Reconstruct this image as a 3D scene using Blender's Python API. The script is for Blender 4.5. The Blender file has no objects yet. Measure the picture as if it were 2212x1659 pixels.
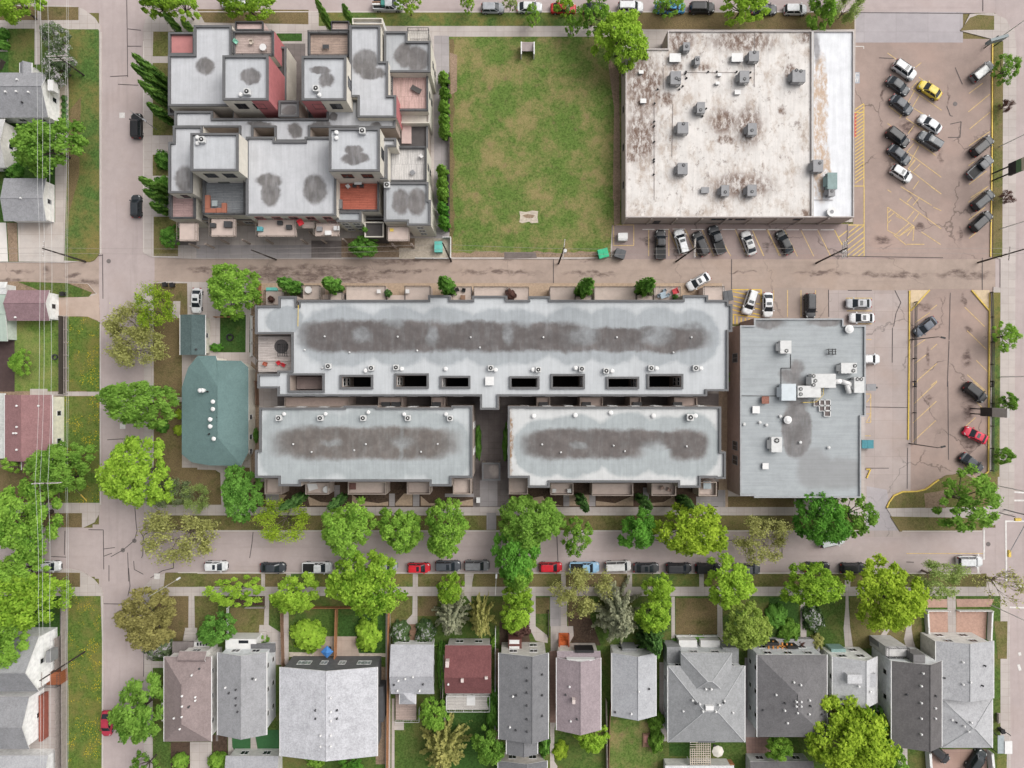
import bpy, bmesh, math, random
from mathutils import Vector, Matrix
random.seed(7)
C = bpy.context.scene.collection
# ---------------------------------------------------------------- camera, sky, sun, exposure
H = 125.0                       # flying height in metres
S = 192.0 / 2212.0              # metres of ground per survey unit
cam = bpy.data.objects.new('camera', bpy.data.cameras.new('camera')); C.objects.link(cam)
cam.location = (0, 0, H); cam.data.angle = 2 * math.atan(96.0 / H); cam.data.clip_end = 3000
bpy.context.scene.camera = cam
W = bpy.data.worlds.new('World'); bpy.context.scene.world = W; W.use_nodes = True
wn = W.node_tree; bg = wn.nodes['Background']; bg.inputs[1].default_value = 0.15
sky = wn.nodes.new('ShaderNodeTexSky'); sky.sky_type = 'NISHITA'; sky.sun_disc = False
SUN_EL, SUN_AZ = math.radians(50), math.radians(58)
sky.sun_elevation = SUN_EL; sky.sun_rotation = SUN_AZ; sky.dust_density = 6.0; sky.air_density = 0.8
hs = wn.nodes.new('ShaderNodeHueSaturation'); hs.inputs['Saturation'].default_value = 0.2      # overcast: a grey-white sky
wn.links.new(sky.outputs[0], hs.inputs['Color']); wn.links.new(hs.outputs[0], bg.inputs[0])
sun = bpy.data.objects.new('sun', bpy.data.lights.new('sun', 'SUN')); C.objects.link(sun)
sun.data.energy = 0.9; sun.data.angle = math.radians(60); sun.data.color = (1.0, 0.96, 0.91)
sd = Vector((math.sin(SUN_AZ) * math.cos(SUN_EL), math.cos(SUN_AZ) * math.cos(SUN_EL), math.sin(SUN_EL)))
sun.rotation_euler = sd.to_track_quat('Z', 'Y').to_euler()
vs = bpy.context.scene.view_settings
vs.view_transform = 'Standard'; vs.look = 'None'; vs.gamma = 1; vs.exposure = 0.4; vs.use_curve_mapping = False

# ---------------------------------------------------------------- survey helpers
def at(p, z=0.0, y=None):
    """survey units (read at height z) -> metres"""
    if y is not None: p, z = (p, z), y
    k = S * (H - z) / H
    return Vector(((p[0] - 1106) * k, -(p[1] - 829.5) * k, z))
OX = (0, 547.24, 1094.48, 1635.96); OY = (0, 403.23, 823.74, 1226.97)
class TT:
    def __init__(s, c, r): s.ox, s.oy = OX[c], OY[r]
    def __call__(s, x, y): return (s.ox + x * .260417, s.oy + y * .260417)
    def r(s, a, b, c, d): return s(a, b) + s(c, d)
    def l(s, *v): return [s(v[i], v[i + 1]) for i in range(0, len(v), 2)]
t00, t10, t20, t30 = [TT(c, 0) for c in range(4)]
t01, t11, t21, t31 = [TT(c, 1) for c in range(4)]
t02, t12, t22, t32 = [TT(c, 2) for c in range(4)]
t03, t13, t23, t33 = [TT(c, 3) for c in range(4)]
def wr(r, z):
    a = at((r[0], r[1]), z); b = at((r[2], r[3]), z)
    return (a.x, b.y, b.x, a.y)            # x0,y0,x1,y1 metres
# ---------------------------------------------------------------- objects
class MB:
    def __init__(s): s.v = []; s.f = []; s.m = []
    def poly(s, pts, mi=0):
        n = len(s.v); s.v += [tuple(p) for p in pts]; s.f.append(tuple(range(n, n + len(pts)))); s.m.append(mi)
    def box(s, x0, y0, z0, x1, y1, z1, mi=0, bot=False):
        n = len(s.v)
        s.v += [(x0, y0, z0), (x1, y0, z0), (x1, y1, z0), (x0, y1, z0), (x0, y0, z1), (x1, y0, z1), (x1, y1, z1), (x0, y1, z1)]
        q = [(4, 5, 6, 7), (0, 1, 5, 4), (1, 2, 6, 5), (2, 3, 7, 6), (3, 0, 4, 7)] + ([(3, 2, 1, 0)] if bot else [])
        for a in q: s.f.append(tuple(n + i for i in a)); s.m.append(mi)
    def prism(s, pts, z0, z1, mi=0, side=None, bot=False):
        pts = [(p[0], p[1]) for p in pts]
        ar = sum(pts[i][0] * pts[(i + 1) % len(pts)][1] - pts[(i + 1) % len(pts)][0] * pts[i][1] for i in range(len(pts)))
        if ar < 0: pts = pts[::-1]
        s.poly([(x, y, z1) for x, y in pts], mi)
        if bot: s.poly([(x, y, z0) for x, y in pts[::-1]], mi)
        k = mi if side is None else side
        for i in range(len(pts)):
            a, b = pts[i], pts[(i + 1) % len(pts)]
            s.poly([(a[0], a[1], z0), (b[0], b[1], z0), (b[0], b[1], z1), (a[0], a[1], z1)], k)
    def tube(s, p0, p1, r0, r1=None, n=8, mi=0, cap=True):
        p0 = Vector(p0); p1 = Vector(p1); r1 = r0 if r1 is None else r1
        d = (p1 - p0).normalized(); u = d.orthogonal().normalized(); w = d.cross(u); b = len(s.v)
        for p, r in ((p0, r0), (p1, r1)):
            for i in range(n):
                a = 2 * math.pi * i / n; s.v.append(tuple(p + u * (math.cos(a) * r) + w * (math.sin(a) * r)))
        for i in range(n):
            j = (i + 1) % n; s.f.append((b + i, b + j, b + n + j, b + n + i)); s.m.append(mi)
        if cap:
            s.f.append(tuple(b + n + i for i in range(n))); s.m.append(mi)
            s.f.append(tuple(b + i for i in range(n))[::-1]); s.m.append(mi)
    def bar(s, p0, p1, w, h, mi=0):
        """horizontal bar of width w, height h, its bottom on the line p0-p1"""
        p0 = Vector(p0); p1 = Vector(p1); d = p1 - p0
        if Vector((d.x, d.y)).length < 1e-6: return
        n = Vector((-d.y, d.x, 0)).normalized() * (w / 2); z = Vector((0, 0, h)); b = len(s.v)
        s.v += [tuple(q) for q in (p0 - n, p1 - n, p1 + n, p0 + n, p0 - n + z, p1 - n + z, p1 + n + z, p0 + n + z)]
        for a in [(4, 5, 6, 7), (0, 1, 5, 4), (1, 2, 6, 5), (2, 3, 7, 6), (3, 0, 4, 7), (3, 2, 1, 0)]:
            s.f.append(tuple(b + i for i in a)); s.m.append(mi)
    def mesh(s, name, mats, smooth=False):
        me = bpy.data.meshes.new(name); me.from_pydata(s.v, [], s.f); me.update()
        for m in (mats if isinstance(mats, (list, tuple)) else [mats]): me.materials.append(m)
        me.polygons.foreach_set('material_index', s.m)
        if smooth: me.polygons.foreach_set('use_smooth', [True] * len(s.f))
        return me
    def build(s, name, mats, parent=None, smooth=False):
        o = bpy.data.objects.new(name, s.mesh(name, mats, smooth)); C.objects.link(o)
        if parent is not None:
            o.parent = parent
            b = parent
            off = Vector((0, 0, 0))
            while b is not None: off += b.location; b = b.parent
            if off.length > 0 and not s_local: o.data.transform(Matrix.Translation(-off))
        return o
s_local = False       # False: part vertices are given in world metres; True: in the thing's own frame
def tag(o, label, cat, group=None):
    o['label'] = label; o['category'] = cat
    if group: o['group'] = group
    return o
def struct(o, kind='structure'): o['kind'] = kind; return o
def thing(name, label, cat, loc=(0, 0, 0), rz=0.0, group=None):
    o = bpy.data.objects.new(name, None); C.objects.link(o); o.location = loc; o.rotation_euler = (0, 0, rz)
    o.empty_display_size = .3
    return tag(o, label, cat, group)
def local(flag):
    global s_local; s_local = flag
def tree_copy(o, parent=None):
    c = o.copy(); C.objects.link(c)
    if parent is not None: c.parent = parent
    for ch in list(o.children): tree_copy(ch, c)
    return c
ORD = ['first', 'second', 'third', 'fourth', 'fifth', 'sixth', 'seventh', 'eighth', 'ninth', 'tenth', 'eleventh', 'twelfth']

# ---------------------------------------------------------------- materials
ALB = 1.35
def lin(c):
    return tuple(((v / 255) / 12.92 if v < 10.3 else ((v / 255 + .055) / 1.055) ** 2.4) / ALB for v in c)
def mul(c, k): return tuple(min(1, max(0, v * k)) for v in c)
class NT:
    def __init__(s, name):
        s.m = bpy.data.materials.new(name); s.m.use_nodes = True; s.t = s.m.node_tree; s.b = s.t.nodes['Principled BSDF']
    def n(s, typ, **kw):
        x = s.t.nodes.new('ShaderNode' + typ)
        for k, v in kw.items(): setattr(x, k, v)
        return x
    def ln(s, a, b): s.t.links.new(a, b)
    def pos(s): 
        if not hasattr(s, '_p'): s._p = s.n('NewGeometry').outputs['Position']
        return s._p
    def obj(s):
        if not hasattr(s, '_o'): s._o = s.n('TexCoord').outputs['Object']
        return s._o
    def noise(s, vec, scale, det=4, rough=.55, sc3=None):
        if sc3:
            v = s.n('VectorMath', operation='MULTIPLY'); s.ln(vec, v.inputs[0]); v.inputs[1].default_value = sc3; vec = v.outputs[0]
        x = s.n('TexNoise'); x.inputs['Scale'].default_value = scale; x.inputs['Detail'].default_value = det; x.inputs['Roughness'].default_value = rough
        s.ln(vec, x.inputs['Vector']); return x.outputs['Fac']
    def ramp(s, f, lo, hi, a=0.0, b=1.0, smooth=True):
        x = s.n('MapRange'); x.interpolation_type = 'SMOOTHSTEP' if smooth else 'LINEAR'
        for i, v in enumerate((lo, hi, a, b)): x.inputs[1 + i].default_value = v
        s.ln(f, x.inputs[0]); return x.outputs[0]
    def math(s, op, a, b=None):
        x = s.n('Math', operation=op)
        for i, v in enumerate((a, b)):
            if v is None: continue
            if isinstance(v, (int, float)): x.inputs[i].default_value = v
            else: s.ln(v, x.inputs[i])
        return x.outputs[0]
    def mix(s, f, a, b, mode='MIX'):
        x = s.n('MixRGB'); x.blend_type = mode
        for i, v in enumerate((f, a, b)):
            if isinstance(v, (int, float)): x.inputs[i].default_value = v
            elif isinstance(v, tuple): x.inputs[i].default_value = v + (1,)
            else: s.ln(v, x.inputs[i])
        return x.outputs[0]
    def out(s, col, rough=.85, metal=0, spec=.3, bump=None, bs=.3, bd=.03):
        if isinstance(col, tuple): s.b.inputs['Base Color'].default_value = col + (1,)
        else: s.ln(col, s.b.inputs['Base Color'])
        s.b.inputs['Roughness'].default_value = rough; s.b.inputs['Metallic'].default_value = metal
        s.b.inputs['Specular IOR Level'].default_value = spec
        if bump is not None:
            x = s.n('Bump'); x.inputs['Strength'].default_value = bs; x.inputs['Distance'].default_value = bd
            s.ln(bump, x.inputs['Height']); s.ln(x.outputs[0], s.b.inputs['Normal'])
        return s.m
    def blobs(s, vec, lst):
        """lst of (cx,cy,rx,ry,soft): soft-edged stains at world places -> 0..1"""
        acc = None
        for cx, cy, rx, ry, soft, *bx in lst:
            a = s.n('VectorMath', operation='SUBTRACT'); s.ln(vec, a.inputs[0]); a.inputs[1].default_value = (cx, cy, 0)
            b = s.n('VectorMath', operation='MULTIPLY'); s.ln(a.outputs[0], b.inputs[0]); b.inputs[1].default_value = (1 / rx, 1 / ry, 0)
            if bx:
                v = b.outputs[0]
                for _ in (0, 1):
                    q = s.n('VectorMath', operation='MULTIPLY'); s.ln(v, q.inputs[0]); s.ln(v, q.inputs[1]); v = q.outputs[0]
                c = s.n('VectorMath', operation='DOT_PRODUCT'); s.ln(v, c.inputs[0]); c.inputs[1].default_value = (1, 1, 0); val = s.math('POWER', c.outputs['Value'], .25)
            else:
                c = s.n('VectorMath', operation='LENGTH'); s.ln(b.outputs[0], c.inputs[0]); val = c.outputs['Value']
            r = s.ramp(val, 1 - soft, 1 + soft, 1, 0)
            acc = r if acc is None else s.math('MAXIMUM', acc, r)
        return acc
    def warp(s, vec, scale, amt, det=3):
        x = s.n('TexNoise'); x.inputs['Scale'].default_value = scale; x.inputs['Detail'].default_value = det; s.ln(vec, x.inputs['Vector'])
        a = s.n('VectorMath', operation='SUBTRACT'); s.ln(x.outputs['Color'], a.inputs[0]); a.inputs[1].default_value = (.5, .5, .5)
        b = s.n('VectorMath', operation='SCALE'); s.ln(a.outputs[0], b.inputs[0]); b.inputs['Scale'].default_value = amt
        c = s.n('VectorMath', operation='ADD'); s.ln(vec, c.inputs[0]); s.ln(b.outputs[0], c.inputs[1]); return c.outputs[0]
_cache = {}
def plain(name, rgb, rough=.8, var=.16, scale=1.2, metal=0, spec=.3, fine=9):
    k = (name, rgb)
    if k in _cache: return _cache[k]
    n = NT(name); c = lin(rgb)
    a = n.noise(n.pos(), scale, 4); b = n.noise(n.pos(), fine, 2)
    f = n.math('ADD', n.math('MULTIPLY', n.ramp(a, .3, .7), .6), n.math('MULTIPLY', n.ramp(b, .3, .7), .4))
    _cache[k] = n.out(n.mix(f, mul(c, 1 - var), mul(c, 1 + var)), rough, metal, spec); return _cache[k]
def grass(name, green, dry, soil, d0=.45, d1=.62, s0=.62, s1=.72, yellow=0):
    n = NT(name); p = n.pos()
    big = n.noise(n.warp(p, .3, 3), .16, 6, .62); mid = n.noise(p, .55, 5, .65); fine = n.noise(p, 3.2, 4, .7); tiny = n.noise(p, 9, 2, .7)
    g = n.mix(n.ramp(fine, .3, .7), mul(lin(green), .62), mul(lin(green), 1.35))
    d = n.mix(n.ramp(tiny, .3, .7), mul(lin(dry), .68), mul(lin(dry), 1.3))
    k = n.math('ADD', n.math('MULTIPLY', big, .6), n.math('ADD', n.math('MULTIPLY', mid, .22), n.math('MULTIPLY', fine, .18)))
    col = n.mix(n.ramp(k, d0, d1), g, d)
    k2 = n.math('ADD', n.math('MULTIPLY', mid, .7), n.math('MULTIPLY', tiny, .3))
    col = n.mix(n.ramp(k2, s0, s1, 0, .75), col, n.mix(n.ramp(fine, .3, .7), mul(lin(soil), .7), mul(lin(soil), 1.3)))
    if yellow:
        v = n.n('TexVoronoi'); v.inputs['Scale'].default_value = 3.4; n.ln(p, v.inputs['Vector'])
        y = n.math('MULTIPLY', n.ramp(v.outputs['Distance'], .2, .34, 1, 0), n.ramp(n.noise(p, .35, 3), .5 - yellow, .62 - yellow))
        col = n.mix(n.math('MULTIPLY', y, .85), col, lin((222, 196, 40)))
    return n.out(col, .95, 0, .1, fine, .5, .06)
def paving(name, rgb, var=.1, crack=.5, dark=None, stains=(), scol=(96, 80, 76), slab=0, streak=None, dirt=.35, tint=(168, 140, 122)):
    n = NT(name); p = n.pos(); c = lin(rgb)
    big = n.noise(n.warp(p, .2, 4), .09, 5, .6); mid = n.noise(p, .7, 5, .7); fine = n.noise(p, 7, 3, .7)
    f = n.math('ADD', n.math('MULTIPLY', big, .45), n.math('ADD', n.math('MULTIPLY', mid, .35), n.math('MULTIPLY', fine, .2)))
    col = n.mix(n.ramp(f, .36, .64), mul(c, 1 - var * 1.5), mul(c, 1 + var))
    col = n.mix(n.ramp(n.noise(p, .12, 4), .48, .72, 0, dirt), col, lin(tint))
    if streak:    # tyre-polished lanes, streak = axis scaling of the noise
        st = n.noise(p, 1.0, 3, .5, streak); col = n.mix(n.ramp(st, .52, .72, 0, .22), col, mul(c, .6))
    if slab:
        b = n.n('TexBrick'); b.offset = 0; b.inputs['Scale'].default_value = 1; b.inputs['Brick Width'].default_value = slab; b.inputs['Row Height'].default_value = slab
        b.inputs['Mortar Size'].default_value = .022; b.inputs['Mortar Smooth'].default_value = .6; b.inputs['Color1'].default_value = (1, 1, 1, 1); b.inputs['Color2'].default_value = (.88, .88, .88, 1); b.inputs['Mortar'].default_value = (.5, .48, .46, 1)
        n.ln(p, b.inputs['Vector']); col = n.mix(.8, col, b.outputs['Color'], 'MULTIPLY')
    if crack:
        v = n.n('TexVoronoi'); v.feature = 'DISTANCE_TO_EDGE'; v.inputs['Scale'].default_value = .085; n.ln(n.warp(p, .5, 3.0, 6), v.inputs['Vector'])
        cr = n.math('MULTIPLY', n.ramp(v.outputs['Distance'], .004, .012, 1, 0), n.ramp(n.noise(p, .07, 2), .48, .56))
        col = n.mix(n.math('MULTIPLY', cr, crack), col, mul(c, .3))
        sp = n.ramp(n.noise(n.warp(p, .8, 2), .42, 6, .7), .7, .76, 0, .5); col = n.mix(sp, col, mul(c, .45))
    if stains:
        wv = n.warp(p, .45, 2.6, 6); st = n.blobs(wv, stains)
        st = n.math('MULTIPLY', st, n.ramp(n.noise(p, .8, 6, .72, (.55, 1.2, 1)), .38, .6, .12, 1)); col = n.mix(n.math('MULTIPLY', st, .9), col, lin(scol))
    return n.out(col, .9, 0, .2, fine, .25, .02)
def shingle(name, rgb, var=.22, mott=.25, rows=True):
    if ('sh', rgb) in _cache: return _cache[('sh', rgb)]
    n = NT(name); p = n.pos(); c = mul(lin(rgb), 1.03)
    fine = n.noise(p, 3.6, 4, .85); mid = n.noise(p, .5, 5, .7); st = n.noise(p, 1.6, 5, .75, (1.3, .7, 1))
    f = n.math('ADD', n.math('MULTIPLY', fine, .5), n.math('ADD', n.math('MULTIPLY', mid, .25), n.math('MULTIPLY', st, .25)))
    col = n.mix(n.ramp(f, .36, .64), mul(c, 1 - var), mul(c, 1 + var))
    sp = n.noise(p, 16, 2, .8); col = n.mix(n.ramp(sp, .35, .65, 0, mott), mul(c, .62), col) if False else n.mix(n.ramp(sp, .42, .68, 0, mott), col, mul(c, .5))
    _cache[('sh', rgb)] = n.out(col, .95, 0, .15, fine, .4, .02); return _cache[('sh', rgb)]
def flatroof(name, rgb, light=None, wet=(), stains=(), clear=(), scol=(108, 101, 99), seam=1.05, seamdir=0, brown=(), bcol=(112, 88, 74), dirty=0, core=(), faint=()):
    """membrane roof: seams, a wet-dry tide line (wet) and ponding stains"""
    n = NT(name); p = n.pos(); c = lin(rgb)
    wv = n.warp(n.warp(p, .35, 1.6, 5), 1.7, .5, 3)
    mid = n.noise(p, .5, 5, .65); fine = n.noise(p, 6, 3, .7); stripe = n.noise(p, 1.0, 4, .65, (1.9, .12, 1) if seamdir == 0 else (.12, 1.9, 1))
    f = n.math('ADD', n.math('MULTIPLY', mid, .4), n.math('ADD', n.math('MULTIPLY', fine, .2), n.math('MULTIPLY', stripe, .4)))
    col = n.mix(n.ramp(f, .34, .66), mul(c, .87), mul(c, 1.1))
    if wet:
        w = n.blobs(wv, wet); base = n.mix(n.ramp(f, .34, .66), mul(lin(light), .9), mul(lin(light), 1.06)); col = n.mix(w, base, col)
    if dirty:
        dn = n.noise(n.warp(p, .9, 1.2, 5), .34, 7, .75, (1.5, .7, 1)); col = n.mix(n.ramp(dn, .46, .66, 0, dirty), col, lin((170, 150, 132)))
        dn2 = n.noise(n.warp(p, 1.2, .8, 5), .75, 7, .78, (1.4, .8, 1)); col = n.mix(n.ramp(dn2, .555, .66, 0, dirty), col, lin((112, 94, 84)))
        dn3 = n.noise(p, .9, 5, .7); col = n.mix(n.ramp(dn3, .64, .72, 0, .5), col, lin((150, 152, 142)))
    if brown:
        bb = n.math('MULTIPLY', n.blobs(n.warp(p, 1.1, 1.6, 6), brown), n.ramp(n.noise(n.warp(p, 1.5, .8, 5), .9, 7, .75, (1.5, .6, 1)), .36, .58, .08, 1)); col = n.mix(bb, col, lin(bcol))
    if stains:
        st = n.math('MULTIPLY', n.blobs(wv, stains), n.ramp(n.noise(p, .5, 5, .6, (2.2, .5, 1)), .3, .6, .72, .95))
        if clear: st = n.math('MULTIPLY', st, n.math('SUBTRACT', 1.0, n.math('MULTIPLY', n.blobs(wv, clear), .8)))
        col = n.mix(st, col, n.mix(n.ramp(mid, .35, .65), mul(lin(scol), .8), mul(lin(scol), 1.15)))
    if core: col = n.mix(n.math('MULTIPLY', n.blobs(wv, core), n.ramp(n.noise(p, .8, 5, .65), .3, .65, .25, .6)), col, mul(lin(scol), .62))
    if faint: col = n.mix(n.math('MULTIPLY', n.blobs(wv, faint), .45), col, mul(lin(scol), 1.1))
    if seam:
        b = n.n('TexBrick'); b.offset = .5; b.inputs['Scale'].default_value = 1; b.inputs['Brick Width'].default_value = seam if seamdir == 0 else 7.0; b.inputs['Row Height'].default_value = 7.0 if seamdir == 0 else seam
        b.inputs['Mortar Size'].default_value = .02; b.inputs['Mortar Smooth'].default_value = .8; b.inputs['Color1'].default_value = (1, 1, 1, 1); b.inputs['Color2'].default_value = (.965, .965, .965, 1); b.inputs['Mortar'].default_value = (.78, .78, .79, 1)
        n.ln(p, b.inputs['Vector']); col = n.mix(.8, col, b.outputs['Color'], 'MULTIPLY')
    return n.out(col, .75, 0, .3, fine, .15, .01)
def ub(r, z, soft=.35, box=False):
    """survey ellipse inside the box r -> stain tuple"""
    a, b, c, d = wr(r, z); return ((a + c) / 2, (b + d) / 2, (c - a) / 2, (d - b) / 2, soft) + ((True,) if box else ())
def planks(name, rgb, axis='x', w=.3):
    if ('pl', rgb, axis) in _cache: return _cache[('pl', rgb, axis)]
    n = NT(name); p = n.pos(); c = lin(rgb)
    st = n.noise(p, 1.0, 3, .6, (.5, 5, 1) if axis == 'x' else (5, .5, 1)); f = n.noise(p, 4, 4, .7)
    b = n.n('TexBrick'); b.offset = .5; b.inputs['Scale'].default_value = 1; b.inputs['Brick Width'].default_value = 3.0 if axis == 'x' else w; b.inputs['Row Height'].default_value = w if axis == 'x' else 3.0
    b.inputs['Mortar Size'].default_value = .025; b.inputs['Color1'].default_value = (1, 1, 1, 1); b.inputs['Color2'].default_value = (.85, .85, .85, 1); b.inputs['Mortar'].default_value = (.5, .5, .5, 1)
    n.ln(p, b.inputs['Vector'])
    col = n.mix(n.ramp(n.math('ADD', n.math('MULTIPLY', st, .6), n.math('MULTIPLY', f, .4)), .35, .65), mul(c, .8), mul(c, 1.15))
    _cache[('pl', rgb, axis)] = n.out(n.mix(.9, col, b.outputs['Color'], 'MULTIPLY'), .8); return _cache[('pl', rgb, axis)]
def siding(name, rgb):
    if ('sd', rgb) in _cache: return _cache[('sd', rgb)]
    n = NT(name); p = n.pos(); c = tuple(min(.84, v * 1.3) for v in lin(rgb))
    w = n.n('TexWave'); w.bands_direction = 'Z'; w.inputs['Scale'].default_value = 2.2; w.inputs['Distortion'].default_value = .2; n.ln(p, w.inputs['Vector'])
    col = n.mix(n.ramp(n.noise(p, 1.3, 5, .65), .3, .7), mul(c, .84), mul(c, 1.1)); col = n.mix(n.ramp(w.outputs['Fac'], 0, .2, .16, 0), col, mul(c, .6))
    _cache[('sd', rgb)] = n.out(col, .7); return _cache[('sd', rgb)]
def leafmat(name, lo, hi, blossom=None, trans=.45):
    if name in _cache: return _cache[name]
    n = NT(name); o = n.obj(); info = n.n('ObjectInfo')
    at_ = n.n('Attribute'); at_.attribute_name = 'tint'
    cl = n.noise(n.pos(), .45, 3, .6)
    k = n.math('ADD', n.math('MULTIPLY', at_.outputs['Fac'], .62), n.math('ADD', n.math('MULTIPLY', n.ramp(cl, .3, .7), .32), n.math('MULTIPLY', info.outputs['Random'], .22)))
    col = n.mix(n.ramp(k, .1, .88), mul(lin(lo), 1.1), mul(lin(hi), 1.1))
    if blossom:
        col = n.mix(n.math('MULTIPLY', n.math('GREATER_THAN', at_.outputs['Fac'], .74), 1.0), col, lin(blossom))
    d = n.n('BsdfDiffuse'); t = n.n('BsdfTranslucent'); mx = n.n('MixShader'); mx.inputs[0].default_value = trans
    n.ln(col, d.inputs[0]); n.ln(col, t.inputs[0]); n.ln(d.outputs[0], mx.inputs[1]); n.ln(t.outputs[0], mx.inputs[2])
    n.ln(mx.outputs[0], n.t.nodes['Material Output'].inputs['Surface']); n.t.nodes.remove(n.b)
    _cache[name] = n.m; return n.m
def paint(rgb, flake=0):
    if ('paint', rgb) in _cache: return _cache[('paint', rgb)]
    n = NT('car_paint'); c = lin(rgb)
    d = n.noise(n.pos(), 1.6, 4, .6)
    m = n.out(n.mix(n.ramp(d, .3, .7), mul(c, .86), mul(c, 1.1)), .42, 0, .3); n.b.inputs['Coat Weight'].default_value = .12; n.b.inputs['Coat Roughness'].default_value = .12
    _cache[('paint', rgb)] = m; return m
def glassy(name, rgb, rough=.12):
    if ('gl', rgb) in _cache: return _cache[('gl', rgb)]
    n = NT(name); d = n.noise(n.pos(), 2.0, 2); c = lin(rgb)
    _cache[('gl', rgb)] = n.out(n.mix(d, mul(c, .7), mul(c, 1.3)), rough, 0, .45); return _cache[('gl', rgb)]

concrete = plain('concrete', (196, 188, 182), .9, .12); dark_metal = plain('dark_metal', (70, 70, 72), .5); black = plain('black_metal', (42, 41, 42), .55)
white_paint = plain('white_paint', (232, 231, 229), .55, .08); grey_metal = plain('grey_metal', (142, 142, 144), .45, .12); pale_metal = plain('pale_metal', (214, 214, 212), .45, .1)
cap_grey = plain('parapet_cap', (104, 104, 105), .6, .1); glass = glassy('window_glass', (44, 47, 52)); void = plain('dark_interior', (18, 17, 17), .95)
stucco = plain('beige_stucco', (222, 216, 204), .9, .1); taupe = plain('taupe_stucco', (176, 162, 152), .9, .1); maroon = plain('maroon_stucco', (190, 118, 120), .9, .12)
rubber = plain('tyre_rubber', (36, 36, 37), .8); rust = plain('rusty_brick', (150, 104, 90), .9, .25, 4)
wood_pole = plain('weathered_pole', (64, 56, 52), .85, .2, 3); wood_fence = plain('brown_fence_wood', (142, 112, 92), .85, .2, 2); yellow_paint = plain('yellow_paint', (226, 196, 96), .7, .2, 3); line_yellow = plain('worn_yellow_line', (216, 186, 128), .8, .28, 2); line_white = plain('worn_white_line', (226, 222, 218), .8, .18, 2)
tar = plain('tar_seam', (82, 74, 74), .7, .3, 1)
# ================================================================ GROUND
def ell(r, soft=.4): return ub(r, 0, soft)
g_lawn = grass('lawn_green', (82, 106, 50), (116, 112, 68), (112, 98, 78), .44, .66, .62, .76)
g_rich = grass('lawn_rich', (64, 94, 44), (96, 104, 56), (92, 82, 58), .5, .72, .66, .8)
g_dry = grass('lawn_dry', (104, 108, 60), (128, 116, 80), (120, 102, 82), .4, .58, .58, .72)
g_dead = grass('lawn_dead', (100, 98, 60), (126, 110, 80), (114, 94, 74), .36, .54, .56, .7)
g_vac = grass('vacant_lot_grass', (97, 120, 58), (150, 137, 94), (128, 108, 84), .43, .63, .55, .7)
g_dand = grass('dandelion_lawn', (92, 116, 52), (128, 122, 70), (116, 100, 76), .42, .64, .64, .78, .012)
g_strip = grass('verge_grass', (84, 112, 56), (132, 122, 74), (122, 106, 80), .4, .62, .62, .76)
mulch = grass('bark_mulch', (84, 70, 60), (98, 80, 68), (72, 58, 52), .4, .6, .6, .7)
soil = grass('bare_soil', (146, 126, 106), (160, 138, 118), (110, 90, 78), .4, .6, .6, .7)
gravel = plain('pale_gravel', (196, 184, 168), .95, .25, 3, 0, .2, 14)
tan_gravel = plain('tan_gravel', (182, 160, 138), .95, .22, 3, 0, .2, 14)
pink_gravel = plain('pink_gravel', (190, 156, 140), .95, .2, 3, 0, .2, 14)
turf = plain('artificial_turf', (62, 108, 66), .95, .12, 2)
pv_road = paving('road_concrete', (187, 173, 170), .07, 0, streak=(1.1, .06, 1), dirt=.3, tint=(176, 158, 150))
pv_roadx = paving('street_concrete', (186, 172, 169), .07, 0, streak=(.05, 1.0, 1), dirt=.3, tint=(174, 154, 146))
dirtz = [ell(t11.r(*q), .5) for q in [(-260, 660, 1100, 760), (300, 640, 800, 720), (900, 690, 1500, 720), (-200, 730, 300, 800), (1000, 600, 1500, 640), (250, 735, 1150, 790)]] + \
        [ell(t21.r(*q), .5) for q in [(-400, 690, 240, 730), (500, 698, 900, 740), (1850, 705, 2100, 722), (520, 585, 720, 620), (-40, 560, 240, 600)]] + \
        [ell(t31.r(*q), .5) for q in [(320, 700, 760, 735), (860, 695, 1000, 745), (1010, 705, 1400, 745), (1500, 700, 1960, 760)]] + \
        [ell(t01.r(*q), .5) for q in [(100, 690, 260, 725), (540, 715, 660, 745), (560, 770, 830, 850), (1560, 660, 1800, 712), (0, 760, 200, 800), (350, 680, 420, 770)]]
pv_alley = paving('alley_paving', (178, 160, 148), .1, .25, stains=dirtz, scol=(108, 92, 86), streak=(.05, .9, 1), dirt=.35, tint=(170, 148, 132))
lotz = [ell(t31.r(*q), .5) for q in [(1230, 20, 1290, 60), (960, 400, 1110, 470), (1310, 305, 1380, 360), (1660, 340, 1700, 430), (1400, 1340, 1440, 1500), (1700, 1350, 1780, 1500), (1310, 960, 1450, 1030), (1690, 880, 1730, 1000), (1725, 1150, 1780, 1200)]] + \
       [ell(t30.r(*q), .5) for q in [(1180, 1000, 1300, 1110), (1500, 1250, 1525, 1360), (1030, 720, 1055, 810), (1570, 720, 1590, 880)]] + \
       [ell(t32.r(*q), .5) for q in [(1700, 80, 1800, 330), (1700, 470, 1800, 580), (1640, 600, 1720, 700), (1400, 120, 1450, 190)]]
pv_lot = paving('lot_asphalt', (169, 150, 141), .09, .6, stains=lotz, scol=(92, 76, 72), dirt=.45, tint=(184, 158, 146))
pv_bay = paving('bay_asphalt', (164, 147, 142), .09, .55, stains=[ell(t21.r(2110, 450, 2170, 550)), ell(t21.r(1100, 430, 1240, 465)), ell(t31.r(30, 450, 80, 540))], scol=(84, 74, 72), dirt=.35)
pv_conc = paving('lot_concrete', (186, 173, 168), .07, .5, slab=3.4, dirt=.25)
pv_apron = paving('apron_concrete', (183, 176, 178), .07, .25, slab=6, dirt=.2, tint=(170, 160, 160))
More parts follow.
